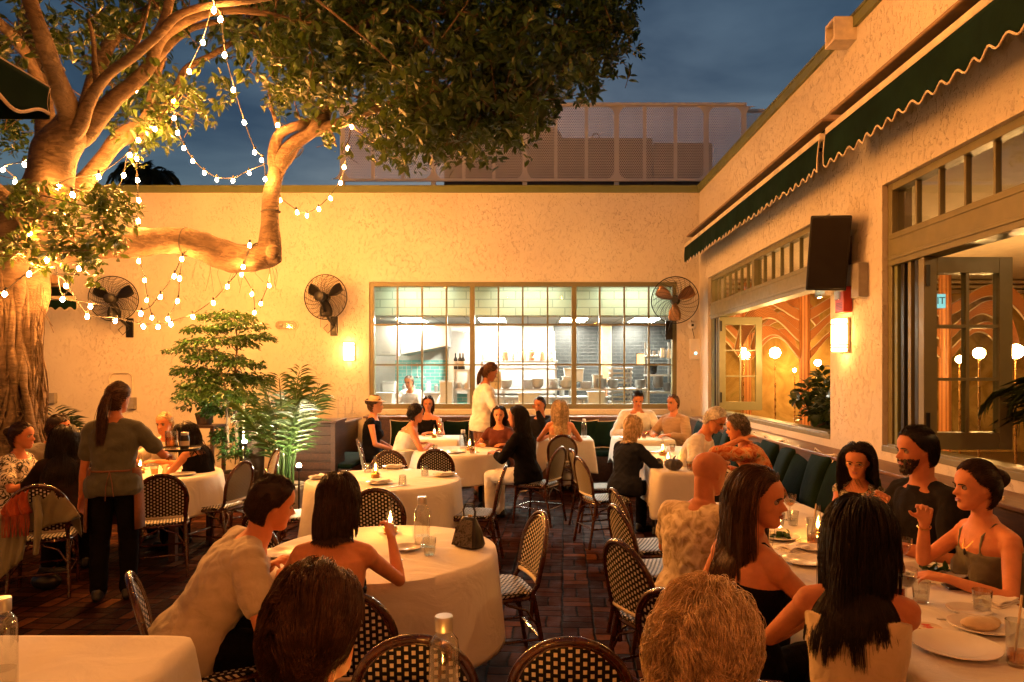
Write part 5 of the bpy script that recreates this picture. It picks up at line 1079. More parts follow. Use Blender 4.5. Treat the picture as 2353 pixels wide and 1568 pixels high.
def hairline(ang, style):
    a = np.abs(ang); th = np.interp(a, [0, .55, .95, 1.25, 1.55, 1.9, 2.4, 3.2], [.87, .86, .78, .60, .52, .36, .20, .16])
    if style == 'bald': th = np.interp(a, [0, 1.2, 1.5, 1.9, 2.4, 3.2], [1.2, 1.2, .60, .42, .25, .20])
    return th
def make_hair(o, style, col, Hm, Hc, hh, near, chest, up, length=.4, seed=1, vol=1.0):
    r = np.random.default_rng(seed); Hn = np.array(Hm); Hc_ = np.array(Hc)
    N = {0: 6500, 1: 2200, 2: 650}[near]; K0 = {0: 1.0, 1: .9, 2: .75}[near]; rad = {0: .00125, 1: .0022, 2: .0046}[near]
    if style in ('short', 'curly') and near == 0: N = 20000; rad = .0007
    ts = r.uniform(.15, 1, N * 4); an = r.uniform(-PI, PI, N * 4); ok = (ts > hairline(an, style)) & ((ts < .80) | (r.uniform(0, 1, N * 4) < 1.6 * np.sqrt(np.clip(1 - ts, 0, 1)) + .1))
    if style == 'bald': ok &= ts < .72
    ts, an = ts[ok][:N], an[ok][:N]; loc = head_pt(ts, an, False) ; nrm = unit(loc - np.array([0, -.03, .06])); P0 = Hc_ + (loc * hh * 1.005) @ Hn.T
    e = np.array([.355, .45, .54]) * hh; lk = 100 if style in ('short', 'curly') else 60; cells = loc[r.choice(len(loc), lk, replace=False)]; cid = np.concatenate([((loc[i:i + 2000, None] - cells[None]) ** 2).sum(-1).argmin(1) for i in range(0, len(loc), 2000)])
    lay = 1.015 + .085 * vol * (.7 * r.uniform(0, 1, lk)[cid] + .3 * r.uniform(0, 1, len(ts)))[:, None]
    ce = np.array(chest); ch = np.array([.165, .128, .25])
    def collide(p):
        q = (p - Hc_) @ Hn - np.array([0, -.035, .03]) * hh; rr = np.linalg.norm(q / e, axis=1, keepdims=True) / lay[:len(p)]; q = np.where(rr < 1, q / np.maximum(rr, 1e-4), q); p = (q + np.array([0, -.035, .03]) * hh) @ Hn.T + Hc_
        q = p - ce; rr = np.linalg.norm(q / ch, axis=1, keepdims=True); return np.where(rr < 1, ce + q / np.maximum(rr, .2), p)
    def hug(w):
        def f(p):
            q = (p - Hc_) @ Hn - np.array([0, -.035, .03]) * hh; rr = np.linalg.norm(q / e, axis=1, keepdims=True); q = q * (1 - w + w * lay[:len(p)] / np.maximum(rr, 1e-3)) ; return collide((q + np.array([0, -.035, .03]) * hh) @ Hn.T + Hc_)
        return f
    x = loc[:, 0]; sx = np.sign(x + r.normal(0, .02, len(x)))[:, None]; one = np.ones_like(sx); front = np.clip((np.cos(an) + .35) / .9, 0, 1)[:, None]
    def tang(cb, nn=.06): cb = cb - nrm * (cb * nrm).sum(1, keepdims=True); return unit(cb) + nrm * nn
    Vs, Fs = [], []
    def addm(V, Fq): Fs.append(Fq + sum(len(v) for v in Vs)); Vs.append(V)
    if style in ('short', 'bald'):
        D = tang(np.concatenate([sx * .35, -.55 * one, -.45 * one], 1) + r.normal(0, .10, nrm.shape), .10); Ls = (.012 if style == 'bald' else length) * r.uniform(.6, 1.2, len(ts)); K = 6
        addm(*strands(P0, D @ Hn.T, Ls, K, rad, hug(.9), .22, .0015, 50, seed=seed, jitter=.035))
    elif style == 'curly':
        D = tang(np.concatenate([sx * .7, -.6 * one, -.4 * one], 1) + r.normal(0, .22, nrm.shape), .25); addm(*strands(P0, D @ Hn.T, length * r.uniform(.6, 1.2, len(ts)), 14, rad, hug(.45), .16, .013, 34, seed, .03, .3, 70))
    elif style in ('long', 'bob'):
        D = tang(np.concatenate([sx * .9 * front, -.45 - .75 * front, -.55 * (1 - front)], 1), .04); back = np.cos(an) < .2
        Ls = length * r.uniform(.85, 1.05, len(ts)) * np.where(back, 1, .92); K = int(18 * K0) if length > .3 else 13
        addm(*strands(P0, D @ Hn.T, Ls, K, rad, collide, .50, .003 if style == 'long' else .001, 20, seed, .02, .4))
    else:                                            # pony / bun: combed back to a gather point
        A = np.array([0, -.47, .06 if style == 'pony' else .16]) * hh; Aw = Hc_ + Hn @ A; K = 9; X = []
        for k in range(K):
            t = k / (K - 1); p = P0 * (1 - t) + Aw * t; p = collide(p); p = p * (1 - t ** 6) + Aw * t ** 6; X.append(p)
        X = np.stack(X, 1) + r.normal(0, .0015, (len(P0), 1, 3)); T = unit(np.gradient(X, axis=1)); ref = unit(np.cross(T, np.array([.31, .22, .93]))); b = np.cross(T, ref)
        V = np.stack([X + rad * (math.cos(a) * ref + math.sin(a) * b) for a in (0, 2.094, 4.189)], 2).reshape(-1, 3); n = len(P0)
        base = ((np.arange(n) * K * 3)[:, None] + (np.arange(K - 1) * 3)[None, :]); addm(V, np.concatenate([np.stack([base + a, base + (a + 1) % 3, base + 3 + (a + 1) % 3, base + 3 + a], -1).reshape(-1, 4) for a in range(3)]))
        M_ = max(200, N // 2)
        if style == 'pony':
            P1 = Aw + r.normal(0, .011, (M_, 3)); D = np.tile(Hn @ np.array([0, -.5, -.8]), (M_, 1)) + r.normal(0, .10, (M_, 3)); addm(*strands(P1, D, length * r.uniform(.7, 1.05, M_), 12, rad, collide, .35, .006, 18, seed + 1, .03))
        else:
            u_ = unit(r.normal(0, 1, (M_, 3))); P1 = Aw + (u_ * .040) @ Hn.T - Hn @ np.array([0, .012, 0]); D = unit(np.cross(u_, np.array([.3, 1, .2]))); addm(*strands(P1, D @ Hn.T, .10, 8, rad, lambda p: Aw + unit(p - Aw) * .043 * lay[:len(p)] if len(lay) >= len(p) else p, .0, 0, 1, seed + 1, .05))
    # scalp layer under the strands
    nt, na = 22, 40; tt = np.linspace(.16, .995, nt); aa = np.linspace(-PI, PI, na, endpoint=False); Tg, Ag = np.meshgrid(tt, aa, indexing='ij'); g = head_pt(Tg, Ag, False); nn = unit(g - np.array([0, -.03, .06])); g = (g + nn * (.035 if style not in ('bald',) else .008)) * hh
    V = Hc_ + g.reshape(-1, 3) @ Hn.T; idx = np.arange(nt * na).reshape(nt, na); okm = (Tg > hairline(Ag, style) + .01) & ((Tg < .72) if style == 'bald' else True); F4 = []
    for i in range(nt - 1):
        for k in range(na):
            k2 = (k + 1) % na
            if okm[i, k] and okm[i, k2] and okm[i + 1, k] and okm[i + 1, k2]: F4.append((idx[i, k2], idx[i, k], idx[i + 1, k], idx[i + 1, k2]))
    if F4: addm(V, np.array(F4))
    return np_mesh('hair', np.concatenate(Vs), np.concatenate(Fs), 'hair_' + col, o, True, 180)
def person(label, x, y, h, ztop=None, seat=.46, sex='f', lean=5, tilt=0, twist=0, head=(0, 0, 0), arms=None, skin='fair', hair=('long', 'dark', .4), top=('w_black', .5), bottom='w_black', near=1, legs=None, face=True, collar=False, bulk=1.0, hatted=False, glasses=False, beard=None, voxel=None, skirt=False, shoe='black'):
    """One figure: continuous skin surface, with hair and clothes as children. Local frame: x right, y forward, z up."""
    fem = sex == 'f'; stand = seat is None; voxel = voxel or (.0065, .0085, .012)[near]; seed = len(label) * 7 + int(abs(x) * 100)
    o = None
    def layout(s):
        zp = (.93 * s) if stand else seat + .095
        Tm = Euler((R(-lean), 0, 0)).to_matrix(); Tm = Euler((0, 0, R(twist))).to_matrix() @ Euler((0, R(tilt), 0)).to_matrix() @ Tm
        P0 = Vector((0, 0, zp)); at = lambda t, xx=0, yy=0: P0 + Tm @ Vector((xx * s, yy * s, t * s)); Hm = Euler((0, 0, R(head[0] + twist))).to_matrix() @ Euler((0, R(head[2]), 0)).to_matrix() @ Euler((R(-head[1]), 0, 0)).to_matrix()
        hh = .232 * (.97 if fem else 1.0) * (s * .5 + .5); nk = at(.525, 0, .014); Hc = nk + (Tm @ Vector((0, 0, .55)) + Vector((0, 0, .45))) * .045 * s + Hm @ Vector((0, .02, .108)) * (hh / .232)
        return s, Tm, at, Hm, hh, nk, Hc
    s = .94 if fem else 1.0
    if ztop is not None:
        for _ in range(4):
            L_ = layout(s); zt = L_[6].z + (L_[3] @ Vector((0, -.03, .5))).z * L_[4] + .02; s *= 1 + .9 * ((ztop - (0 if stand else seat)) / (zt - (0 if stand else seat)) - 1); s = max(.82, min(1.2, s))
    s, Tm, at, Hm, hh, nk, Hc = layout(s); X = Tm.col[0]; Yv = Tm.col[1]; shw = (.158 if fem else .182) * s * (.5 + .5 * bulk)
    b = bulk; k = s
    tor = [(-.11, .135, .095), (-.05, .168, .118), (.03, .172, .125), (.13, .138 if fem else .152, .104), (.22, .142 if fem else .162, .108), (.32, .158 if fem else .178, .115), (.40, .162 if fem else .182, .108), (.455, .135 if fem else .155, .082), (.50, .075, .062), (.53, .056, .056)]
    def torso(m, infl, t0=-.2, t1=.6, flare=0):
        rows = [(t, w * b, d * b) for t, w, d in tor]; ts = [r[0] for r in rows]; tt = [t for t in ts if t0 < t < t1]
        for e in (t0, t1):
            if ts[0] < e < ts[-1]: tt.append(e)
        loft(m, [(at(t, 0, .006 - .012 * math.sin(max(0, min(1, (t) / .45)) * PI)), X * (np.interp(t, ts, [r[1] for r in rows]) * k + infl + flare * max(0, .12 - t) / .2), Yv * (np.interp(t, ts, [r[2] for r in rows]) * k + infl + flare * max(0, .12 - t) / .2), .86) for t in sorted(tt)])
        if fem and t0 < .26 < t1:
            for sg in (-1, 1): m.sphere(at(.27, sg * .07, .085), .068 * k * b + infl * .6, 12)
        if not fem and b > 1.08 and t0 < 0.1: m.sphere(at(.08, 0, .07), .13 * k * b + infl, 14)
    m = MB(); torso(m, 0); af = (.86 if fem else 1.0) * k * (.6 + .4 * b)
    cap(m, at(.47, 0, -.005), nk + Vector((0, .0, .0)), .058 * k * (.88 if fem else 1), .052 * k * (.88 if fem else 1)); cap(m, nk, Hc + Hm @ Vector((0, -.035, -.04)) * (hh / .232), .054 * k * (.86 if fem else 1.05), .052 * k * (.86 if fem else 1.05))
    head_mesh(m, Hm, Hc, hh, fem); joints = []
    arms = arms or ('table', 'table'); uA, fA = .295 * k, .255 * k
    def preset(a, sg):
        if a == 'table': return (sg * .15, .36, seat_z + .34), (sg * .8, -.3, -.6)
        if a == 'lap': return (sg * .10, .28, seat_z + .18), (sg * .8, -.6, -.3)
        if a == 'chin': return (sg * .07, .26, Hc.z - .10), (sg * .6, .5, -.9)
        if a == 'down': return (sg * .23, .05, .80 * k), (sg * .3, -1, 0)
        if a == 'cross': return (-sg * .10, .34, seat_z + .34), (sg * .9, -.2, -.5)
        return a
    seat_z = .9 if stand else seat
    for sg, a in zip((-1, 1), arms):
        S0 = at(.425, sg * shw / k, -.005); wr, pole = preset(a, sg); E, Wp = ik(S0, wr, uA, fA, pole); joints.append((sg, S0, E, Wp))
        cap(m, at(.47, sg * .05, -.012), S0 + Vector((0, 0, .012 * k)), .050 * af, .052 * af); m.sphere(S0 - (S0 - E).normalized() * .02, .058 * af, 12)
        mid = S0.lerp(E, .4); cap(m, S0, mid, .050 * af, .047 * af); cap(m, mid, E, .047 * af, .037 * af); cap(m, E, E.lerp(Wp, .3), .038 * af, .040 * af); cap(m, E.lerp(Wp, .3), Wp, .040 * af, .026 * af, flat=1)
        fd = (Wp - E).normalized(); raise_ = fd.z > .5; nv = Vector((-sg * .4, .3, 0)) if raise_ else Vector((-sg * .3, 0, -1)); hd = fd if raise_ else (fd + Vector((0, .1, -.15)))
        hand(m, Wp, hd, nv, sg * (1 if raise_ else -1), k * .97, .75 if raise_ else .45)
    lj = []
    for sg in (-1, 1):
        H0 = at(-.03, sg * .09)
        if stand: st = (legs or 0) * sg; kn = Vector((sg * .095, .02 + st * .12, .49 * k)); an = Vector((sg * .10, -.02 + st * .22, .085))
        else:
            off = legs[0 if sg < 0 else 1] if isinstance(legs, tuple) else (0, 0)
            kn = Vector((sg * .12, .43 * k, seat + .055)); an = Vector((sg * .12 + off[0], .42 * k + off[1], .085))
        cap(m, H0, kn, .082 * k * b * (1.02 if fem else 1), .056 * k); cap(m, kn, kn.lerp(an, .35), .055 * k, .055 * k); cap(m, kn.lerp(an, .35), an, .055 * k, .036 * k); cap(m, an, an + Vector((0, .03, -.045)), .036 * k, .03 * k); cap(m, an + Vector((0, -.03, -.05)), an + Vector((0, .14 * k, -.058)), .032, .026, flat=1)
        lj.append((sg, H0, kn, an))
    me = remesh(m, voxel, 3, 'person'); me.materials.append(MATS['skin_' + skin]); me.shade_smooth()
    o = bpy.data.objects.new('person', me); C.objects.link(o); o.location = (x, y, 0); o.rotation_euler.z = R(h); tag(o, label, 'person')
    # garments
    mat, sl = top[0], top[1]; t1 = top[2] if len(top) > 2 else .475; m = MB(); inf = .013 if sl == 0 else .019; torso(m, inf, -.10, t1, .030)
    if len(top) > 3 and isinstance(top[3], float) and top[3] > .02:       # high-necked racerback
        loft(m, [(at(t, 0, -.008), X * (w * k + inf), Yv * (d * k + inf), .9) for t, w, d in ((.36, .150, .108), (.41, .128, .102), (.45, .102, .088), (.485, .082, .072), (.512, .066, .064))])
    if t1 > .44:
        for sg, S0, E, Wp in joints: cap(m, at(.455, sg * .055, -.012), S0 + Vector((0, 0, .010)), .050 * af + inf, .053 * af + inf)
    if collar:
        rows = []
        for t, w in ((0, .088), (.025, .074), (.040, .068)): rows.append((nk + Tm @ Vector((0, -.012 + t * .2, -.070 + t)), X * w * k, Yv * w * k, 1))
        loft(m, rows)
    for sg, S0, E, Wp in joints:
        if sl > 0:
            m.sphere(S0, .058 * af + inf, 12); q = S0.lerp(E, min(1, sl * 2) if sl < .5 else 1); cap(m, S0, q, .054 * af + inf, .045 * af + inf * 1.25, ks=2)
            if sl > .5: cap(m, E, E.lerp(Wp, (sl - .5) * 2 * .97), .043 * af + inf, .030 * af + inf * .9, ks=2)
        elif len(top) > 3 and not (isinstance(top[3], float) and top[3] > .02):
            q = top[3] if isinstance(top[3], float) else .008; pp = [(t1 - .03, .075, .112), (.455, .080, .078), (.508, .080, .0), (.455, .076, -.078), (t1 - .03, .068, -.106)]
            for (a0, b0, c0), (a1, b1, c1) in zip(pp, pp[1:]): cap(m, at(a0, sg * b0, c0), at(a1, sg * b1, c1), q, q)
    g = remesh(m, voxel * 1.1, 3, 'top'); wrinkle(g, .0085 if (mat not in ('w_tank',) and sl > 0) else .003, seed, .8); put('shirt', g, mat, o)
    m = MB()
    for sg, H0, kn, an in lj:
        cap(m, H0, kn, .088 * k * b + .012, .064 * k + .012)
        if not skirt: cap(m, kn, an + Vector((0, 0, .0)), .062 * k + .012, .05 * k + .014, ks=2)
    loft(m, [(at(t), X * (w * k * b + .016), Yv * (d * k * b + .016), .86) for t, w, d in ((-.12, .13, .09), (-.05, .160, .112), (.03, .150, .108))])
    g = remesh(m, voxel * 1.2, 3, 'bottom'); wrinkle(g, .005, seed + 1); put('skirt' if skirt else 'trousers', g, bottom, o)
    for sg, H0, kn, an in lj: m = MB(); cap(m, an + Vector((0, -.045, -.052)), an + Vector((0, .15 * k, -.058)), .036, .029); cap(m, an + Vector((0, -.03, -.02)), an + Vector((0, -.02, -.05)), .042, .04); put('shoe', remesh(m, .012, 2, 'shoe'), shoe, o)
    T_ = lambda q: Hc + Hm @ (Vector(q) * hh)
    if face:
        m3 = MB()
        for sg in (-1, 1):
            m = MB(); m2 = MB(); m.sphere(T_((sg * .138, .300, .012)), .058 * hh, 12, 0); m.sphere(T_((sg * .136, .322, .010)), .040 * hh, 10, 1)
            m2.tube([T_((sg * .05, .392, .068)), T_((sg * .12, .395, .086)), T_((sg * .19, .372, .084)), T_((sg * .225, .335, .066))], [.012 * hh, .016 * hh, .013 * hh, .006 * hh], 6)
            m.build('eye', ['eye', 'iris'], o); m2.build('eyebrow', 'brow', o); m = MB(); m.tube([T_((sg * .09, .352, .040)), T_((sg * .138, .368, .050)), T_((sg * .19, .338, .036))], .008 * hh, 5); m.build('eyelashes', 'brow', o)
        m3.tube([T_((-.085, .372, -.245)), T_((-.04, .402, -.236)), T_((0, .405, -.242)), T_((.04, .402, -.236)), T_((.085, .372, -.245))], [.006 * hh, .018 * hh, .018 * hh, .018 * hh, .006 * hh], 6)
        m3.tube([T_((-.085, .37, -.253)), T_((-.035, .400, -.276)), T_((.035, .400, -.276)), T_((.085, .37, -.253))], [.006 * hh, .022 * hh, .022 * hh, .006 * hh], 6); m3.build('lips', 'lips', o)
    if glasses:
        m = MB()
        for sg in (-1, 1): m.tube([T_((sg * .145 + .095 * math.cos(a), .42 - .03 * abs(math.cos(a)), .0 + .075 * math.sin(a))) for a in np.linspace(0, 2 * PI, 19)], .0022, 5, caps=False); m.tube([T_((sg * .24, .40, .01)), T_((sg * .34, .05, .02))], .002, 5)
        m.tube([T_((-.05, .42, .01)), T_((.05, .42, .01))], .002, 5); m.build('spectacles', 'brass', o)
    if beard:
        r = np.random.default_rng(5); n = 900; ts = r.uniform(.0, .34, n); an = r.uniform(-1.5, 1.5, n); ok = ~((np.abs(an) < .35) & (ts > .2) & (ts < .29)); ts, an = ts[ok], an[ok]; l = head_pt(ts, an); nn = unit(l - np.array([0, .05, 0])); Hn = np.array(Hm)
        V, Fq = strands(np.array(Hc) + (l * hh) @ Hn.T, (nn + np.array([0, 0, -.6])) @ Hn.T, .016, 4, .003, lambda p: p, .2, 0, 1, 3, .1); np_mesh('beard', V, Fq, 'hair_' + beard, o, True, 180)
    if hair: make_hair(o, hair[0], hair[1], Hm, Hc, hh, near, at(.26, 0, 0), Tm, hair[2], seed, hair[3] if len(hair) > 3 else 1.0)
    if hatted:
        m = MB(); prof = [(.0, .30), (.26, .30), (.34, .22), (.36, .06), (.37, .02), (.62, -.02), (.63, -.03), (.60, -.035), (.36, 0)]; m.lathe([(a * hh, z * hh) for a, z in prof], n=28, sy=1.15); m.v = [tuple(Hc + Hm @ (Vector(q) + Vector((0, -.02, .27 * hh)))) for q in m.v]; m.build('hat', 'hat', o)
    return o, dict(at=at, Hm=Hm, Hc=Hc, hh=hh, arms=joints, legs=lj, s=k)
# ------------------------------------------------------------------ bistro chairs
def make_chair():
    r = thing('bistro_chair', 'x', 'chair')
    def by(z): return -.195 - .085 * (z - .46) / .42
    def hw(z):
        zc = .655
        return (.178 + .022 * (z - .46) / (zc - .46)) if z < zc else .200 * math.sqrt(max(0, 1 - ((z - zc) / .222) ** 2))
    def pt(x, z, extra=0): return (x, by(z) - .022 * (1 - (x / .2) ** 2) + extra, z)
    # woven back
    m = MB(); rows = [.515] + list(np.linspace(.54, .655, 6)) + [.655 + .200 * math.sin(a) for a in np.linspace(.12, PI / 2 - .02, 12)]; nc = 12
    for off, fl in ((.004, False), (-.006, True)):
        vs, fs, uv = [], [], []
        for z in rows:
            w = max(.004, hw(z) - .022) if z < .655 else max(.004, .178 * math.sqrt(max(0, 1 - ((z - .655) / .2005) ** 2)))
            for c in range(nc + 1): x = w * (c / nc * 2 - 1); vs.append(pt(x, z, off)); uv.append((x + .0117, z))
        for i in range(len(rows) - 1):
            for c in range(nc): q = (i * (nc + 1) + c, i * (nc + 1) + c + 1, (i + 1) * (nc + 1) + c + 1, (i + 1) * (nc + 1) + c); fs.append(q[::-1] if fl else q)
        m.add(vs, fs, 0, uv)
    m.build('backrest', 'weave', r, ang=180)
    arch = [(s_ * hw(z), z) for s_, z in [(-1, z) for z in np.linspace(.50, .655, 5)]] + [(-.2 * math.cos(a), .655 + .222 * math.sin(a)) for a in np.linspace(.12, PI - .12, 22)] + [(hw(z), z) for z in np.linspace(.655, .50, 5)]
    m = MB(); path = [(-.178, -.17, .30), (-.180, by(.46) + .01, .46)] + [pt(x, z, -.004) for x, z in arch] + [(.180, by(.46) + .01, .46), (.178, -.17, .30)]; m.tube(path, .0145, 10)
    inner = [pt(x * .905, .655 + (z - .655) * .905 if z > .655 else z, .002) for x, z in arch]; m.tube(inner, .0075, 8); m.build('back_frame', 'rattan', r)
    m = MB(); m.tube([pt(x, .512, 0) for x in np.linspace(-.165, .165, 7)], .013, 8); m.build('cane_wrap', 'cane', r)
    m = MB(); m.tube([pt(x, .545, .006) for x in np.linspace(-.17, .17, 5)], .008, 6); m.build('back_rail', 'rattan', r)
    # woven seat
    pts = []
    for k in range(36): a = 2 * PI * k / 36; c_, s_ = math.cos(a), math.sin(a); pts.append((.205 * math.copysign(abs(c_) ** .45, c_) * (1 + .06 * s_), .20 * math.copysign(abs(s_) ** .45, s_)))
    m = MB(); rings = [(1.0, .446), (1.02, .458), (.98, .466), (.6, .464), (.2, .462)]; vs = [(x * q, y * q, z) for q, z in rings for x, y in pts]; n = 36
    fs = [(i * n + k, i * n + (k + 1) % n, (i + 1) * n + (k + 1) % n, (i + 1) * n + k) for i in range(4) for k in range(n)] + [tuple(range(4 * n, 5 * n)), tuple(range(n))[::-1]]
    m.add(vs, fs, 0, [(v[0] + .0117, v[1] + (v[2] - .46) * 1.0) for v in vs]); m.build('seat', 'weave', r, ang=50)
    m = MB(); m.tube([(x * .99, y * .99, .432) for x, y in pts + pts[:1]], .0135, 8, caps=False); m.build('seat_frame', 'rattan', r)
    L = [((-.185, .185, .43), (-.200, .215, 0)), ((.185, .185, .43), (.200, .215, 0)), ((-.180, -.185, .44), (-.200, -.265, 0)), ((.180, -.185, .44), (.200, -.265, 0))]
    for a, b in L:
        m = MB(); A, B = Vector(a), Vector(b); m.tube([A, A.lerp(B, .5), B], [.0155, .015, .0135], 9); m.build('leg', 'rattan', r)
    at = lambda i, z: Vector(L[i][0]).lerp(Vector(L[i][1]), (Vector(L[i][0]).z - z) / Vector(L[i][0]).z)
    for i, j in ((0, 1), (2, 3), (0, 2), (1, 3)):
        m = MB(); m.tube([at(i, .19), at(j, .19)], .0085, 7); m.build('stretcher', 'rattan', r)
        m = MB(); a, b = at(i, .25), at(j, .25); mid = (Vector(L[i][0]) + Vector(L[j][0])) / 2; mid.z = .425
        for q in (a, b): m.tube([q, q.lerp(mid, .35) + Vector((0, 0, .05)), mid + (q - mid) * .15, mid], .0075, 6)
        m.build('brace', 'rattan', r)
    return r
chair0 = make_chair(); CH = []
def chair(u, d, h, label, x=None, group=None, rest=True):
    xx = (u - CU) / F * d if x is None else x
    if not CH: r = chair0; r.location = (xx, d, 0); r.rotation_euler.z = R(h); r['label'] = label
    else: r = dup(chair0, (xx, d, 0), R(h), label)
    r['group'] = 'woven bistro chairs'; CH.append(r); return r
# h is the way the sitter looks: 0 away from the viewer, 90 left, -90 right, 180 toward the viewer
chair(968, 2.52, 4, 'dark bistro chair with cream-dotted back behind the big bottle at bottom centre')
chair(1309, 2.50, -3, 'empty bistro chair, its dotted back rising from the bottom edge right of centre')
chair(822, 2.98, 2, 'bistro chair under the woman with the bob, half hidden by the nearest dark head')
chair(480, 3.05, -62, 'bistro chair under the leaning man, its brown frame seen from the side')
chair(1135, 4.12, 108, 'empty bistro chair at the right edge of the nearer round table behind the handbag')
chair(883, 5.35, 0, 'empty bistro chair between the two round tables, back to the viewer')
chair(1085, 6.3, 88, 'empty bistro chair seen edge-on right of the second round table')
chair(694, 6.25, -65, 'empty bistro chair left of the second round table under the spotlight')
chair(686, 4.35, -40, 'bistro chair mostly hidden behind the bob-haired woman')
chair(880, 7.25, 178, 'empty bistro chair on the far side of the second round table')
chair(1008, 7.95, 0, 'empty bistro chair in front of the third table, its arched back near the upright bottle')
chair(572, 7.6, 120, 'empty bistro chair turned left with its dotted seat showing, beside the palm pot')
chair(498, 6.7, 78, 'bistro chair under the woman in black at the left group table')
chair(372, 6.02, 26, 'empty bistro chair with full dotted back right of the waitress')
chair(102, 5.48, 26, 'bistro chair hung with a khaki jacket and rust scarf')
chair(876, 8.9, -70, 'bistro chair behind the woman in the cream dress')
chair(1236, 8.05, 62, 'bistro chair under the woman in white trousers')
chair(1290, 9.75, 0, 'bistro chair behind the blonde woman near the back wall')
chair(1392, 7.05, -72, 'bistro chair under the woman in the navy top, its legs clear against the brick')
chair(1372, 7.75, -78, 'bistro chair just beyond the navy-top woman')
chair(1500, 5.1, -80, 'empty bistro chair at the far left end of the long table')
chair(1512, 4.5, -75, 'bistro chair between the bald man and the empty chair')
chair(1532, 3.62, -62, 'bistro chair under the bald man in the palm print shirt')
chair(1640, 2.88, -48, 'bistro chair under the woman with long fair hair')
chair(1862, 2.12, -34, 'bistro chair under the black-haired woman in the tank top at bottom right')
# ------------------------------------------------------------------ tables and cloths
def table(x, y, half, label, cl_label, round_=True, drop=.42, rot=0, seed=1, z=.745, ped=False, droopmul=1.0):
    r = thing('dining_table', label, 'table', (x, y, 0), R(rot)); hx, hy = half if hasattr(half, '__len__') else (half, half); m = MB()
    if round_: m.lathe([(0, z - .03), (hx - .01, z - .03), (hx, z - .015), (hx - .005, z), (0, z)], n=40)
    else: m.box((-hx + .035, -hy + .035, z - .03), (hx - .035, hy - .035, z))
    m.build('tabletop', 'wood', r, smooth=round_)
    for sx in (-1, 1):
        for sy in (-1, 1):
            q = .62 if round_ else .9; m = MB(); m.box((sx * hx * q - .03, sy * hy * q - .03, 0), (sx * hx * q + .03, sy * hy * q + .03, z - .031)); m.build('leg', 'wood', r, smooth=False)
    rr = np.random.default_rng(seed); na = 168; er = .012; vs = []; NR = 26; NS = 16
    def edge(a, ex=0):
        c, s = math.cos(a), math.sin(a)
        if round_: return (hx + ex) * c, (hy + ex) * s
        p = .10; return (hx + ex) * math.copysign(abs(c) ** p, c), (hy + ex) * math.copysign(abs(s) ** p, s)
    ang = [2 * PI * k / na for k in range(na)]
    if not round_:                                   # even spacing along a rectangle's rim
        dense = [2 * PI * k / 6000 for k in range(6000)]; P_ = np.array([edge(a) for a in dense]); L_ = np.concatenate([[0], np.cumsum(np.linalg.norm(np.diff(P_, axis=0), axis=1))]); tot = L_[-1]; ang = [dense[int(np.searchsorted(L_, tot * k / na))] for k in range(na)]
    nf = int(round(2 * PI * max(hx, hy) / .16)); ph = rr.uniform(0, 6, 6); zt = z + .004
    for i in range(NR):
        q = i / NR
        for a in ang: ex, ey = edge(a); vs.append((ex * q, ey * q, zt + .0018 * (1 + math.sin(ex * q * 6.3 + ph[0]) * math.sin(ey * q * 5.1 + ph[1])) + .0035 * max(0, 1 - abs(((ex * .5 + ey * .86) * q * 3.1 + ph[2]) % 1.3 - .6) * 16) + .003 * max(0, 1 - abs(((ex * .86 - ey * .35) * q * 2.3 + ph[3]) % 1.5 - .7) * 14)))
    for i in range(NS + 1):
        t = i / NS
        for a in ang:
            ex, ey = edge(a); c, s = math.cos(a), math.sin(a); corner = 0 if round_ else max(0, 1 - min(abs(abs(ex) - hx) + abs(abs(ey) - hy) + max(0, .0), 1)) * (1 if (abs(abs(ex) - hx) < .12 and abs(abs(ey) - hy) < .12) else 0)
            nx, ny = (c, s) if round_ else ((math.copysign(1, ex) if abs(abs(ex) - hx) < abs(abs(ey) - hy) + .0 else 0), (math.copysign(1, ey) if abs(abs(ey) - hy) <= abs(abs(ex) - hx) else 0))
            if corner: l = math.hypot(c, s); nx, ny = math.copysign(.707, ex), math.copysign(.707, ey)
            arc = a * max(hx, hy) / .16 if round_ else (ex * ny - ey * nx) / .2 * 1.0
            fold = .5 * (1.4 * abs(math.sin(arc * .5 + ph[5])) - .7) + .5 * math.sin(arc * 1.0 * (nf / (2 * PI * max(hx, hy) / .16) if round_ else 2.2) + ph[2] + .7 * math.sin(a * 3 + ph[3])) + .5 * math.sin(arc * .5 + ph[4])
            amp = (.052 if round_ else .016) * t ** .9; z0 = zt - er * 1.2; d = drop * (1 + .28 * corner * t)
            if t == 0: off, zz = er * .3, zt - er * .15
            else: off = er + .020 * t + amp * (fold + .35) + .05 * corner * t; zz = z0 - d * t - .004 * fold * t
            vs.append((ex + nx * off, ey + ny * off, zz))
    n = na; tot = NR + NS + 1; fs = [(i * n + k, i * n + (k + 1) % n, (i + 1) * n + (k + 1) % n, (i + 1) * n + k) for i in range(1, tot - 1) for k in range(n)]; fs = [f[::-1] for f in fs]
    fs += [tuple(range(n, 2 * n))]
    m = MB(); m.add(vs[n:], [tuple(i - n for i in f) for f in fs]); cl = m.build('tablecloth', 'cloth', None, ang=70, loc=(x, y, 0), rz=R(rot)); bm = bmesh.new(); bm.from_mesh(cl.data); bmesh.ops.recalc_face_normals(bm, faces=bm.faces); bm.to_mesh(cl.data); bm.free()
    tag(cl, cl_label, 'tablecloth'); sd = cl.modifiers.new('s', 'SOLIDIFY'); sd.thickness = .003; sd.offset = -1
    return z + .0065
ZT = .7515
table(-.80, 3.83, .62, 'nearer round table under the bob-haired woman and the handbag', 'white cloth on the nearer round table with the handbag', drop=.46, seed=3)
table(-1.32, 6.40, .69, 'second round table set with upturned glasses', 'white cloth on the round table with upturned glasses', drop=.44, seed=5)
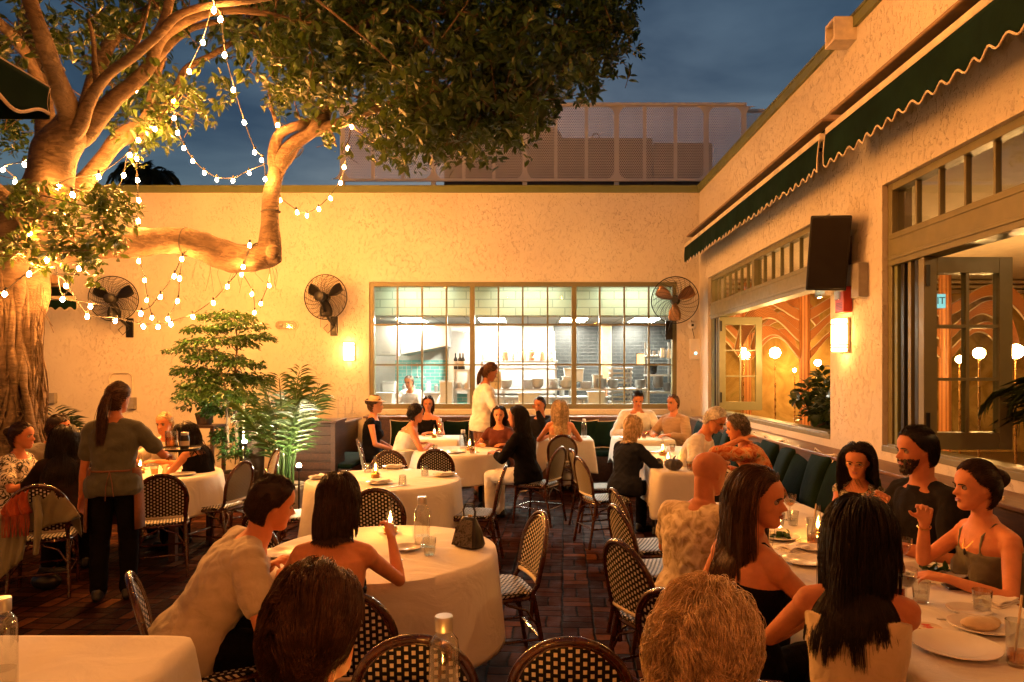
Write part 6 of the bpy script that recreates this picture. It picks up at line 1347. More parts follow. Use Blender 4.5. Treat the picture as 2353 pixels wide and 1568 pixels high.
table(-.86, 8.72, .56, 'third round table behind the empty arched chair', 'white cloth on the third table with the green stemmed glass', drop=.34, seed=7)
table(-1.40, 10.55, (.38, .38), 'small square table at the left of the back banquette', 'white cloth on the small back table by the hat wearer', False, .32, seed=9)
table(.55, 10.45, (.40, .38), 'small square table beyond the blonde woman', 'white cloth on the back table hidden by the blonde woman', False, .36, seed=11)
table(1.72, 10.45, (.42, .36), 'small square table of the man in the white shirt', 'white cloth in front of the man in the white shirt', False, .32, seed=13)
table(1.66, 8.05, (.40, 1.25), 'long table of the white-haired man and the floral-shirt woman', 'white cloth on the table with the dark pumpkin', False, .34, seed=15)
table(1.65, 3.32, (.40, 1.92), 'longest table running toward the viewer at the right', 'white cloth on the longest table at the right', False, .30, seed=17)
table(-3.62, 6.75, .60, 'round table of the left group behind the waitress', 'white cloth on the left group table', drop=.34, seed=19)
table(-1.98, 2.02, (.76, .56), 'empty square table at bottom left', 'smooth white cloth with a folded corner at bottom left', False, .32, seed=21)
table(-.42, 1.86, (.55, .32), 'table just below the picture under the big bottle', 'white cloth just below the picture edge', False, .30, seed=23)
# ------------------------------------------------------------------ table ware
PROTO = {}
def ware(kind, build, pos, label, rz=0, group=None, flip=False):
    if kind not in PROTO: PROTO[kind] = r = build(); r.location = pos; r.rotation_euler.z = rz; tag(r, label, None, group)
    else: r = dup(PROTO[kind], pos, rz, label, group)
    return r
def b_lamp():
    r = thing('oil_lamp', 'x', 'lamp'); m = MB(); m.lathe([(0, 0), (.040, 0), (.043, .008), (.036, .016), (.044, .024), (.046, .036), (.036, .046), (.018, .052), (.022, .060), (.0, .06)], n=20); m.build('base', 'brass', r)
    m = MB(); m.lathe([(.020, .058), (.027, .075), (.031, .092), (.026, .115), (.015, .145), (.0125, .17), (.014, .20)], n=16); m.build('chimney', 'bottleglass', r)
    m = MB(); m.lathe([(0, .066), (.007, .074), (.0095, .084), (.006, .100), (.0015, .118), (0, .12)], n=10); m.build('flame', 'flame', r); m = MB(); m.tube([(0, 0, .058), (0, 0, .069)], .004, 6); m.build('wick', 'wick', r); return r
def b_bottle(capped=True, fill=.0, h=.275, rad=.043):
    def f():
        r = thing('water_bottle', 'x', 'bottle'); q = h / .275; m = MB(); m.lathe([(0, .003), (rad - .004, .002), (rad, .010), (rad, .19 * q), (rad * .93, .21 * q), (rad * .62, .228 * q), (rad * .52, .236 * q), (rad * .52, .252 * q), (rad * .56, .254 * q), (rad * .56, .262 * q), (rad * .48, .263 * q)], n=24); m.build('glass', 'bottleglass', r)
        if fill: m = MB(); m.lathe([(0, .006), (rad - .005, .006), (rad - .004, fill), (0, fill)], n=20); m.build('water', 'water', r)
        if capped: m = MB(); m.lathe([(0, .238 * q), (rad * .60, .238 * q), (rad * .62, .242 * q), (rad * .62, h), (rad * .57, h + .004), (0, h + .004)], n=24); m.build('cap', 'steel', r)
        return r
    return f
def b_tumbler(fill=.04, mat='water', h=.092, rb=.028, rt=.037):
    def f():
        r = thing('tumbler', 'x', 'glass'); m = MB(); n = 32; prof = [(rb - .004, .002), (rb, .006), (rt, h), (rt - .002, h), (rb - .001, .012)]; vs = []
        for ra, z in prof:
            for k in range(n): a = 2 * PI * k / n; q = ra * (1 + (.035 if k % 2 else 0) * (0 < z < h * .95)); vs.append((q * math.cos(a), q * math.sin(a), z))
        fs = [(i * n + k, i * n + (k + 1) % n, (i + 1) * n + (k + 1) % n, (i + 1) * n + k) for i in range(4) for k in range(n)] + [tuple(range(n))[::-1]]; m.add(vs, fs); m.build('glass', 'bottleglass', r, ang=20)
        if fill: m = MB(); q = rb + (rt - rb) * fill / h - .003; m.lathe([(0, .013), (rb - .003, .013), (q, fill), (0, fill)], n=20); m.build('drink', mat, r)
        return r
    return f
def b_wine(mat='wine', fill=True, coupe=True):
    def f():
        r = thing('wine_glass', 'x', 'glass'); m = MB(); m.lathe([(0, .003), (.034, .001), (.030, .004), (.005, .010), (.0036, .05), (.004, .088), (.018, .098), (.034, .118), (.042, .150), (.043, .172)], n=24); m.build('glass', 'bottleglass', r)
        if fill: m = MB(); m.lathe([(0, .096), (.017, .0995), (.032, .119), (.036, .130), (0, .130)], n=20); m.build('drink', mat, r)
        return r
    return f
def b_high(straw=True, mat='wine', fill=.07):
    def f():
        r = thing('highball_glass', 'x', 'glass'); m = MB(); m.lathe([(0, .004), (.029, .002), (.031, .008), (.036, .15), (.034, .15), (.029, .012)], n=22); m.build('glass', 'bottleglass', r)
        if fill: m = MB(); m.lathe([(0, .013), (.0285, .013), (.031, fill), (0, fill)], n=18); m.build('drink', mat, r)
        if straw: m = MB(); m.tube([(-.012, .0, .015), (.022, .01, .23)], .004, 8); m.build('straw', 'straw', r)
        return r
    return f
def b_plate(rad=.115, food=False, napkin=False):
    def f():
        r = thing('plate', 'x', 'plate'); m = MB(); m.lathe([(0, .004), (rad * .62, .003), (rad * .70, .009), (rad, .018), (rad * .99, .021), (rad * .68, .013), (rad * .6, .008), (0, .008)], n=36); m.build('dish', 'ceramic', r); return r
    return f
def b_napkin():
    m = MB(); n = 10; vs = []; 
    for lay in range(3):
        for i in range(n + 1):
            for j in range(n + 1): vs.append(((i / n - .5) * (.17 - lay * .012) + .004 * lay, (j / n - .5) * (.11 - lay * .008), .004 + .007 * lay + .004 * math.sin(i * .9 + lay) * math.sin(j * .7 + lay * 2)))
    k = (n + 1) ** 2; fs = [(l * k + i * (n + 1) + j, l * k + (i + 1) * (n + 1) + j, l * k + (i + 1) * (n + 1) + j + 1, l * k + i * (n + 1) + j + 1) for l in range(3) for i in range(n) for j in range(n)]
    m.add(vs, fs); o = m.build('napkin', 'napkin', None, ang=180); s = o.modifiers.new('s', 'SOLIDIFY'); s.thickness = .004; return tag(o, 'x', 'napkin')
def b_fork():
    r = MB(); pts = [(-.004, -.09), (.004, -.09), (.005, -.02), (.004, .02), (.011, .045), (.011, .09), (.008, .09), (.007, .055), (.002, .055), (.0015, .09), (-.0015, .09), (-.002, .055), (-.007, .055), (-.008, .09), (-.011, .09), (-.011, .045), (-.004, .02), (-.005, -.02)]
    r.poly([(x, y, .002) for x, y in pts], (0, 0, .002)); return tag(r.build('fork', 'steel', None, False), 'x', 'fork')
def b_knife():
    r = MB(); r.poly([(x, y, .002) for x, y in [(-.005, -.11), (.005, -.11), (.005, .0), (.009, .01), (.009, .08), (.004, .11), (-.004, .10), (-.005, 0)]], (0, 0, .003)); return tag(r.build('knife', 'steel', None, False), 'x', 'knife')
def at_table(u, v, z=ZT):
    """Where the line of sight through a picture point meets the table plane."""
    d = (HC - z) * F / (v - CV); return Vector(((u - CU) / F * d, d, z))
def put_ware(kind, build, u, v, label, rz=0, group=None, dz=0, d=None):
    p = at_table(u, v) if d is None else Vector(((u - CU) / F * d, d, ZT)); p.z += dz; return ware(kind, build, p, label, rz, group)
G = put_ware
for u, v, lb in [(897, 1226, 'lit oil lamp on the nearer round table beside the raised hand'), (863, 1098, 'lit oil lamp on the second round table among upturned glasses'), (1880, 1240, 'lit oil lamp behind the straw glass on the longest table')]: G('lamp', b_lamp, u, v, lb)
for u, d, lb in [(998, 10.45, 'lit oil lamp on the small back table by the hat wearer'), (1079, 8.75, 'lit oil lamp on the third table next to the upright bottle'), (1523, 8.2, 'lit oil lamp on the long table of the white-haired man'), (1460, 10.35, 'oil lamp in front of the man in the white shirt'), (322, 6.75, 'oil lamp on the left group table by the waitress tray'), (1535, 7.35, 'lit oil lamp glowing just behind the dark pumpkin'), (978, 1.66, 'oil lamp at the bottom edge left of the big bottle')]: G('lamp', b_lamp, u, 0, lb, d=d)
G('bottle', b_bottle(True, .06), 970, 1256, 'tall capped water bottle on the nearer round table')
G('bottle_open', b_bottle(False, .19), 1775, 1178, 'uncapped water bottle at the far end of the longest table')
G('bottle', None, 1020, 0, 'big steel-capped bottle standing close to the viewer at bottom centre', d=1.98); G('bottle', None, 3, 0, 'capped bottle cut by the left picture edge', d=2.14)
for u, d, lb in [(1064, 8.5, 'capped water bottle on the third table'), (1011, 10.6, 'water bottle on the small back table'), (1342, 10.5, 'water bottle beside the blonde woman'), (1597, 7.5, 'water bottle in front of the white-haired man')]: G('bottle', None, u, 0, lb, d=d)
G('tumbler', b_tumbler(.045), 987, 1276, 'ribbed tumbler of water on the nearer round table')
for u, v, lb in [(2116, 1385, 'ribbed tumbler beside the black-haired woman\'s glass'), (2257, 1408, 'ribbed tumbler right of the phone'), (1790, 1212, 'ribbed tumbler near the fair-haired woman\'s face'), (1822, 1208, 'ribbed tumbler with ice behind the straw glass')]: G('tumbler', None, u, v, lb)
for u, v, lb in [(790, 1105, 'upturned tumbler at the left of the second round table'), (925, 1116, 'upturned tumbler in the middle of the second round table'), (976, 1094, 'upturned tumbler by the right plate of the second round table'), (845, 1086, 'upturned tumbler behind the lamp on the second round table')]:
    p = at_table(u, v); g = dup(PROTO['tumbler'], (p.x, p.y, ZT + .093), 0, lb); g.rotation_euler = (PI, 0, 0)
    for c in list(g.children):
        if c.name.startswith('drink'): bpy.data.objects.remove(c)
for u, d, lb in [(999, 8.5, 'orange cocktail glass on the third table'), (1085, 8.35, 'low glass left of the green stemmed glass'), (1625, 7.0, 'glass beside the bottle of the white-haired man'), (1585, 6.95, 'glass of amber wine next to the white-haired man\'s bottle'), (355, 6.6, 'tumbler on the left group table'), (225, 6.55, 'tumbler on the left group table by the waitress'), (1545, 8.6, 'tumbler on the long table by the lamp'), (950, 10.4, 'tumbler on the small back table'), (1480, 10.3, 'tumbler in front of the white shirt man')]: G('tumbler_amber', b_tumbler(.06, 'wine'), u, 0, lb, d=d)
G('wine', b_wine('wine'), 1815, 1196, 'coupe of pale wine near the uncapped bottle'); G('wine', None, 2074, 1318, 'stemmed glass of pale wine beside the bearded man\'s arm'); G('wine', None, 1096, 0, 'green stemmed cocktail glass on the third table', d=8.5); G('wine', None, 190, 0, 'stemmed glass on the left group table', d=6.5)
G('redwine', b_wine('redwine'), 2082, 1402, 'glass of dark red wine hidden by the black hair')
G('straw', b_high(True, 'wine', .05), 1868, 1252, 'tall glass with a paper straw on the longest table'); G('straw', None, 2338, 1530, 'tall glass with a straw at the bottom right edge')
r = thing('beer_bottle', 'brown beer bottle behind the black-haired woman', 'bottle', tuple(at_table(2062, 1372))); m = MB(); m.lathe([(0, .002), (.030, .002), (.031, .01), (.031, .13), (.022, .165), (.013, .19), (.0125, .225), (.015, .227), (.0145, .235), (.011, .235)], n=20); m.build('glass', 'beerglass', r); m = MB(); m.lathe([(.0315, .045), (.0315, .11)], n=20); m.build('paper_label', 'paper', r)
for i, (u, v, lb) in enumerate([(905, 1076, 'white plate with folded napkin at the back of the second round table'), (1022, 1094, 'white plate with folded napkin at the right of the second round table'), (872, 1112, 'white plate with folded napkin at the front of the second round table'), (738, 1100, 'white plate at the left of the second round table')]):
    p = at_table(u, v); ware('plate', b_plate(), p, lb); ware('napkin', b_napkin, p + Vector((0, 0, .016)), 'folded napkin on the plate at the %s of the second round table' % ('back', 'right', 'front', 'left')[i], .4 * i + .2)
for u, v, lb in [(935, 1264, 'small plate under the raised hand on the nearer round table'), (650, 1276, 'plate between the leaning man and the bare-backed woman'), (1790, 1238, 'plate by the fair-haired woman'), (1850, 1294, 'plate in front of the fair-haired woman'), (2148, 1318, 'plate in front of the woman with the pendant'), (2195, 1492, 'large empty plate at bottom right'), (2255, 1446, 'plate with bread at the right edge'), (2225, 1410, 'small pale saucer right of the tumbler'), (1865, 1264, 'saucer under the straw glass')]:
    big = 1.25 if 'large' in lb or 'pendant' in lb else (.7 if 'saucer' in lb or 'small' in lb else 1); p = at_table(u, v); o = ware('plate', b_plate(), p, lb); o.scale = (big, big, 1)
for u, d, lb in [(420, 6.6, 'plate in front of the woman in black'), (1045, 8.45, 'plate on the third table'), (1500, 8.5, 'plate on the long table of the white-haired man'), (1440, 10.3, 'plate in front of the man in the white shirt'), (930, 8.55, 'plate near the woman in the cream dress')]: G('plate', None, u, 0, lb, d=d)
m = MB(); m.sphere((0, 0, .02), .055, 14, sc=(1.3, .8, .45)); m.sphere((.05, .02, .022), .035, 10, sc=(1.2, .8, .5)); tag(m.build('bread', 'food', None, loc=tuple(at_table(2252, 1448) + Vector((0, 0, .004)))), 'piece of pale bread on the right-hand plate', 'bread')
m = MB(); m.lathe([(0, .001), (.048, .001), (.048, .005), (0, .005)], n=28); cst = m.build('coaster', 'coaster', None, loc=tuple(at_table(2132, 1442))); tag(cst, 'round paper coaster with red print near the bottom right plate', 'coaster')
m = MB()
for k in range(7): a = k * .9; m.sphere((.022 * math.cos(a) * (k % 3 + .4) / 2, .02 * math.sin(a), .0052), .009, 8, sc=(1.3, .7, .06))
m.build('print', 'red', cst)
for u, v, rz, lb in [(830, 1110, .3, 'fork left of the front plate on the second round table'), (938, 1080, -.4, 'fork by the back plate on the second round table')]: G('fork', b_fork, u, v, lb, rz)
for u, v, rz, lb in [(918, 1118, -.7, 'knife right of the front plate on the second round table'), (1040, 1100, 1.2, 'knife by the right plate on the second round table'), (2128, 1300, 1.5, 'knife beyond the plate of the woman with the pendant'), (2222, 1428, 1.45, 'knife across the saucer at the right')]: G('knife', b_knife, u, v, lb, rz)
p = at_table(2212, 1352); m = MB(); m.box((-.075, -.038, .001), (.075, .038, .009)); ph_ = m.build('phone', 'black', None, False, bevel=.003, loc=tuple(p), rz=-.12); tag(ph_, 'black phone lying on the longest table', 'phone'); m = MB(); m.box((-.071, -.034, .0091), (.071, .034, .0096)); m.build('screen', 'bag', ph_, False)
hb = thing('handbag', 'small black handbag with an embossed grey side on the nearer round table', 'handbag', tuple(at_table(1078, 1256)), R(-38))
m = MB(); vs = []
for z, hx, hy in ((0, .082, .050), (.02, .09, .058), (.10, .072, .040), (.155, .05, .016), (.165, .045, .010)):
    for k in range(20): a = 2 * PI * k / 20; c, s = math.cos(a), math.sin(a); vs.append((hx * math.copysign(abs(c) ** .5, c), hy * math.copysign(abs(s) ** .5, s), z))
n = 20; m.add(vs, [(i * n + k, i * n + (k + 1) % n, (i + 1) * n + (k + 1) % n, (i + 1) * n + k) for i in range(4) for k in range(n)] + [tuple(range(n))[::-1], tuple(range(4 * n, 5 * n))]); m.build('body', 'bag', hb, bevel=.004)
m = MB(); m.poly([(-.078, -.060, .012), (.078, -.060, .012), (.062, -.043, .10), (.046, -.019, .152), (-.046, -.019, .152), (-.062, -.043, .10)], (0, -.004, -.001)); m.build('flap', 'snake', hb, False, bevel=.002)
m = MB(); m.tube([(-.040, 0, .16), (-.045, 0, .20), (-.025, 0, .235), (.025, 0, .235), (.045, 0, .20), (.040, 0, .16)], .006, 8); m.build('handle', 'bag', hb)
m = MB(); m.sphere((0, 0, .172), .008, 10); m.sphere((.014, 0, .172), .008, 10); m.build('clasp', 'brass', hb)
pk = thing('pumpkin', 'knobbly dark pumpkin on the long table before the white-haired man', 'pumpkin', tuple(Vector((kx(1548, 6.95), 6.95, ZT)))); m = MB(); vs = []; n = 40
for i in range(13):
    t = PI * i / 12
    for k in range(n): a = 2 * PI * k / n; rr = .085 * math.sin(t) ** .8 * (1 + .07 * math.cos(a * 9) + .03 * math.sin(a * 17 + t * 5)); vs.append((rr * math.cos(a), rr * math.sin(a), .058 - .058 * math.cos(t) * (1 - .2 * (math.sin(t) < .3))))
m.add(vs, [(i * n + k, i * n + (k + 1) % n, (i + 1) * n + (k + 1) % n, (i + 1) * n + k) for i in range(12) for k in range(n)]); m.build('body', 'darkmetal', pk); m = MB(); m.tube([(0, 0, .105), (.005, 0, .13), (.02, .0, .145)], [.012, .008, .007], 8); m.build('stem', 'wood', pk)
# jacket and scarf over the chair back
jx, jy = CH[14].location.x, CH[14].location.y; jk = thing('jacket', 'khaki linen jacket draped over a bistro chair at the left', 'jacket', (jx, jy, 0), R(26))
def drape(m, x0, x1, zb0, zb1, y_out, seed, zt=.892):
    r = np.random.default_rng(seed); n, k = 16, 18; vs = []
    for i in range(n + 1):
        u = i / n; x = x0 + (x1 - x0) * u; zb = zb0 + (zb1 - zb0) * u
        for j in range(k + 1):
            t = j / k; top = .885 - .25 * (x / .26) ** 2
            if t < .25: q = t / .25; y = -.24 + .07 * (1 - q) - .01; z = top - .18 * (1 - q) ** 1.5
            else: q = (t - .25) / .75; z = top + (zb - top) * q; y = -.275 - y_out * q ** .6 - .02 * math.sin(u * 14 + seed) * q - .012 * math.sin(u * 27 + q * 3)
            vs.append((x + .03 * math.sin(q * 3 + seed) * t, y, z + .004))
    m.add(vs, [(i * (k + 1) + j, i * (k + 1) + j + 1, (i + 1) * (k + 1) + j + 1, (i + 1) * (k + 1) + j) for i in range(n) for j in range(k)])
m = MB(); drape(m, -.32, -.06, .10, .34, .05, 1); o = m.build('front_panel', 'linenjacket', jk, ang=180); o.modifiers.new('s', 'SOLIDIFY').thickness = .006
m = MB(); drape(m, -.10, .27, .52, .60, .03, 2); o = m.build('back_panel', 'linenjacket', jk, ang=180); o.modifiers.new('s', 'SOLIDIFY').thickness = .006
m = MB(); m.tube([(.0, -.33, .80), (.02, -.36, .66), (.01, -.35, .50), (.0, -.345, .38)], [.05, .055, .045, .035], 12, flat=.5); m.build('sleeve', 'linenjacket', jk)
sf = thing('scarf', 'fringed rust scarf on top of the khaki jacket', 'scarf', (jx, jy, 0), R(26)); m = MB(); drape(m, -.20, -.04, .66, .68, .07, 4); o = m.build('cloth', 'scarf', sf, ang=180); o.modifiers.new('s', 'SOLIDIFY').thickness = .008
m = MB()
for k in range(22): x = -.20 + .16 * k / 21; m.tube([(x, -.355, .68), (x + .004 * math.sin(k), -.365, .60), (x + .008 * math.sin(k * 2), -.36, .52)], .003, 4)
m.build('fringe', 'scarf', sf)
b = thing('shoulder_bag', 'small black bag on the bricks under the jacket chair', 'bag', (jx - .02, jy + .05, 0)); m = MB(); m.sphere((0, 0, .07), .12, 14, sc=(1, .55, .58)); m.build('body', 'bag', b); m = MB(); m.tube([(-.09, 0, .09), (-.05, 0, .17), (.05, 0, .17), (.09, 0, .09)], .007, 6); m.build('strap', 'bag', b)

for i, (u, v, rz, lb) in enumerate([(1758, 1246, 1.3, 'fork left of the fair-haired woman\'s plate'), (2100, 1338, 1.2, 'fork beside the phone end of the longest table'), (2160, 1468, 1.3, 'fork left of the large empty plate'), (915, 1280, .4, 'fork in front of the raised hand on the nearer round table')]): G('fork', b_fork, u, v, lb, rz)
for u, v, lb in [(2290, 1385, 'crumpled napkin on the longest table at the right edge'), (1822, 1262, 'napkin between the two plates of the fair-haired woman'), (300, 1500, 'napkin' if 0 else 'folded napkin lying on the bottom left cloth')][:2]: ware('napkin', b_napkin, at_table(u, v), lb, .5)
mc = thing('menu_card', 'upright tan menu card beside the white-haired man', 'menu', tuple(Vector((kx(1652, 7.35), 7.35, ZT)))); m = MB(); m.box((-.06, -.004, 0), (.06, .004, .2)); m.v = [(x, y + .04 * z, z) for x, y, z in m.v]; m.build('card', 'food', mc, False)
for u, v, lb in [(1795, 1236, 'leafy salad on the plate by the fair-haired woman'), (2150, 1316, 'small heap of food on the plate of the woman with the pendant')]:
    p = at_table(u, v) + Vector((0, 0, .010)); n = 36; q = np.array(p) + np.stack([rng.normal(0, .028, n), rng.normal(0, .022, n), np.abs(rng.normal(0, .010, n))], 1); V, f3, f4 = leaves_mesh(q - np.array(p), unit(rng.normal(0, 1, (n, 3)) * np.array([1, 1, .4])), rng.uniform(.03, .05, n), 1.6); o = np_mesh('salad', V, [f3, f4], 'leaf_fine', None, True, 180); o.location = p; tag(o, lb, 'food')
# ------------------------------------------------------------------ the diners and staff
def seat_person(label, u, d, h, **kw): return person(label, (u - CU) / F * d, d, h, **kw)
A_ = seat_person
A_('person in a swirl-patterned blouse at the far left looking right', 22, 6.05, -84, ztop=1.30, lean=8, head=(0, 2, 0), arms=('table', 'table'), hair=('bun', 'dark', .1), top=('w_swirl', .32), bottom='w_black', skin='tan')
A_('person in a grey shirt leaning in behind the dark-haired diner at left', 92, 6.75, -110, ztop=1.33, sex='m', lean=18, head=(20, 15, 0), arms=('chin', 'table'), hair=('short', 'dark', .03), top=('w_grey', .3), bottom='w_black', skin='tan')
A_('person with long dark hair seen from behind in front of the waitress', 140, 5.80, 24, ztop=1.28, lean=14, head=(-10, 8, 0), hair=('long', 'black', .46), top=('w_darkbrown', .8), bottom='w_black', face=False)
wt, W_ = A_('waitress standing with a long ponytail, olive shirt and black trousers, carrying a tray', 262, 5.32, 18, seat=None, ztop=1.655, lean=3, head=(-26, 8, 0), arms=('down', ((.32, .28, 1.06), (.5, -.6, -.5))), hair=('pony', 'brown', .40), top=('w_oliveshirt', .34), bottom='w_black', collar=True, face=False, skin='tan')
tag(wt, 'person standing with a long ponytail, olive shirt and black trousers, carrying a tray')
A_('person with short fair hair facing the viewer beyond the tray', 392, 7.65, 165, ztop=1.30, sex='m', lean=6, head=(10, 6, 0), hair=('short', 'blond', .03), top=('w_cream', .3), bottom='w_black')
A_('person in black with long dark hair bending over the left group table', 476, 6.85, 74, ztop=1.24, lean=22, head=(8, 16, 0), hair=('long', 'black', .42), top=('w_black', 0, .40, 1), bottom='w_black')
A_('person in a beige tee leaning forward to the right in front', 430, 3.02, -62, ztop=1.255, sex='m', near=0, lean=33, head=(6, 14, 0), arms=('table', 'table'), hair=('short', 'dark', .035), top=('w_beige', .30), bottom='w_black', bulk=1.06, skin='fair')
A_('person with a brown bob and bare back at the nearer round table', 760, 2.98, 2, ztop=1.275, near=0, lean=8, head=(-10, 6, 0), arms=('table', ((.20, .36, .93), (.5, -.2, -1))), hair=('bob', 'dark', .19), top=('w_black', 0, .27), bottom='w_black', face=False, skin='fair')
A_('person with thick dark hair closest to the viewer, seen from behind', 680, 1.36, -4, ztop=1.315, sex='m', near=0, lean=6, head=(-22, 4, 0), hair=('short', 'brown', .10, 3.6), top=('w_darkbrown', .3), bottom='w_black', face=False, skin='fair', bulk=1.05)
A_('person in a straw hat and black sleeveless top by the back wall', 852, 10.05, -82, ztop=1.40, lean=3, head=(0, 4, 0), arms=('lap', 'lap'), hair=('bun', 'brown', .1), top=('w_black', 0, .46, 1), bottom='w_black', near=2, hatted=True)
A_('person in a cream dress with dark curly hair leaning to the right', 915, 8.85, -62, ztop=1.335, lean=20, head=(0, 8, 0), hair=('curly', 'black', .07), top=('w_cream', 0, .40, 1), bottom='w_cream', near=2, skirt=True, skin='tan')
A_('person in a black halter top sitting on the back banquette', 985, 11.15, 168, ztop=1.355, lean=2, head=(20, 0, 0), hair=('long', 'dark', .22), top=('w_black', 0, .43, 1), bottom='w_black', near=2, skin='tan')
A_('person standing in a white blouse with a ponytail before the kitchen window', 1108, 9.75, -68, seat=None, ztop=1.865, lean=4, head=(0, 22, 0), arms=(((-.10, .34, 1.12), (-.6, -.5, -.5)), ((.14, .33, 1.05), (.6, -.5, -.5))), hair=('pony', 'brown', .24), top=('w_white', .40), bottom='w_rust', near=1, collar=True, skin='tan')
A_('person with dark hair and a wine-red top facing the viewer at the third table', 1150, 9.35, 165, ztop=1.29, lean=6, head=(15, 4, 0), hair=('long', 'black', .36), top=('w_wine', .2), bottom='w_black', near=2)
A_('person with long black hair and white trousers in the side-on chair', 1212, 8.05, 66, ztop=1.345, lean=10, head=(15, 6, 0), hair=('long', 'black', .44), top=('w_black', .8), bottom='w_white', near=1, face=False, skin='tan')
A_('person in a dark suit beyond the black-haired diner', 1246, 10.7, 150, ztop=1.37, sex='m', lean=4, head=(0, 6, 0), arms=('chin', 'table'), hair=('short', 'black', .025), top=('w_charcoal', 1), bottom='w_black', near=2, skin='tan')
A_('person with long blonde hair seen from behind near the kitchen window', 1287, 9.85, 0, ztop=1.345, lean=5, head=(-8, 0, 0), hair=('long', 'blond', .40), top=('w_tanw', 0, .30), bottom='w_cream', near=1, face=False)
A_('person in a white shirt looking down on the back banquette', 1463, 11.2, 178, ztop=1.44, sex='m', lean=8, head=(0, 24, 0), hair=('short', 'black', .025), top=('w_white', .9), bottom='w_black', near=1, collar=True, skin='tan')
A_('person in a navy top with a fair bob seen from behind', 1436, 7.25, -52, ztop=1.275, lean=10, head=(0, 8, 0), hair=('bob', 'blond', .20), top=('w_navy', .9), bottom='w_black', near=1, face=False)
A_('person in tan clothes at the corner of the two banquettes', 1553, 10.7, 130, ztop=1.40, sex='m', lean=4, head=(0, 0, 0), hair=('short', 'brown', .03), top=('w_tanw', .9), bottom='w_tanw', near=2, skin='tan')
A_('white-haired person with glasses and a white tee bending toward a companion', 1572, 7.4, -118, ztop=1.36, sex='m', lean=22, head=(-8, 34, 0), hair=('short', 'white', .035), top=('w_white', .3), bottom='w_navy', near=1, glasses=True)
A_('grey-haired person in an orange floral shirt leaning left on the right banquette', 1768, 6.55, 74, ztop=1.335, lean=24, head=(0, 12, 0), arms=('chin', 'table'), hair=('curly', 'grey', .05), top=('w_floral', .55), bottom='w_black', near=1)
A_('bald person in a beige palm print shirt at the longest table', 1592, 3.58, -48, ztop=1.325, sex='m', near=0, lean=10, head=(-12, 10, 0), hair=None, top=('w_camo', .32), bottom='w_navy', skin='tan', bulk=1.1)
A_('person with long fair-brown hair and bare shoulders turning to the right', 1700, 2.80, -52, ztop=1.345, near=0, lean=6, twist=-16, head=(-56, 4, 0), hair=('long', 'brown', .46), top=('w_black', 0, .34, .006), bottom='w_black', skin='fair')
A_('person with long straight black hair in a ribbed tan tank top', 1968, 2.26, -26, ztop=1.305, near=0, lean=7, head=(-24, 6, 0), arms=('table', ((-.10, .36, .80), (.8, -.2, -.5))), hair=('long', 'black', .40), top=('w_tank', 0, .40, .034), bottom='w_black', face=False, skin='tan')
A_('person with glasses and a patterned top on the right banquette', 1985, 4.62, 128, ztop=1.265, near=0, lean=7, head=(14, 8, 0), arms=('table', 'cross'), hair=('long', 'black', .40), top=('w_lace', 0, .46, 1), bottom='w_black', glasses=True, skin='tan')
A_('bearded person in a dark shirt looking left on the right banquette', 2146, 3.92, 98, ztop=1.43, sex='m', near=0, lean=6, head=(-6, 4, 0), arms=('table', ((.06, .30, .98), (.4, .5, -.9))), hair=('short', 'black', .028), top=('w_charcoal', .36), bottom='w_black', collar=True, beard='dark', skin='tan')
p28, J28 = A_('person with dark hair in a low bun, pendant and sage top at the right edge', 2302, 3.28, 92, ztop=1.315, near=0, lean=10, head=(-4, 2, 0), arms=('table', ((.02, .36, 1.02), (.3, .3, -1))), hair=('bun', 'dark', .1), top=('w_sage', 0, .37, 1), bottom='w_black', skin='fair')
A_('person with short curly blonde hair closest to the viewer at right', 1602, 1.36, -16, ztop=1.262, near=0, lean=6, head=(-30, 6, 0), hair=('curly', 'blond', .14, 4.6), top=('w_tanw', .4), bottom='w_black', face=False)
A_('cook in white bending over the counter at the left of the kitchen', 952, 13.7, 160, seat=None, ztop=1.68, sex='m', lean=16, head=(0, 15, 0), arms=(((-.14, .40, 1.05), (-.8, -.4, -.4)), ((.14, .40, 1.05), (.8, -.4, -.4))), hair=('short', 'brown', .02), top=('w_white', .9), bottom='w_grey', near=2)
A_('cook in a white coat turned right beside the teal tiles', 1012, 14.0, -100, seat=None, ztop=1.58, sex='m', lean=14, head=(0, 12, 0), arms=(((-.14, .40, 1.02), (-.8, -.4, -.4)), ((.14, .40, 1.02), (.8, -.4, -.4))), hair=('short', 'dark', .02), top=('w_white', .9), bottom='w_grey', near=2)
m = MB(); at_ = J28['at']; m.tube([at_(.50, -.055, -.02), at_(.47, -.05, .06), at_(.40, -.02, .118), at_(.385, 0, .124), at_(.40, .02, .118), at_(.47, .05, .06), at_(.50, .055, -.02)], .0016, 5); m.build('necklace', 'brass', p28); m = MB(); m.sphere(at_(.372, 0, .128), .011, 10, sc=(.8, .5, 1.5)); m.build('pendant', 'bag', p28)
for sg, S0, E, Wp in J28['arms'][1:]: m = MB(); d_ = (Wp - E).normalized(); a_ = d_.orthogonal().normalized(); b_ = d_.cross(a_); m.tube([E.lerp(Wp, .88) + (a_ * math.cos(t) + b_ * math.sin(t)) * .028 for t in np.linspace(0, 2 * PI, 17)], .003, 5, caps=False); m.build('bracelet', 'brass', p28)
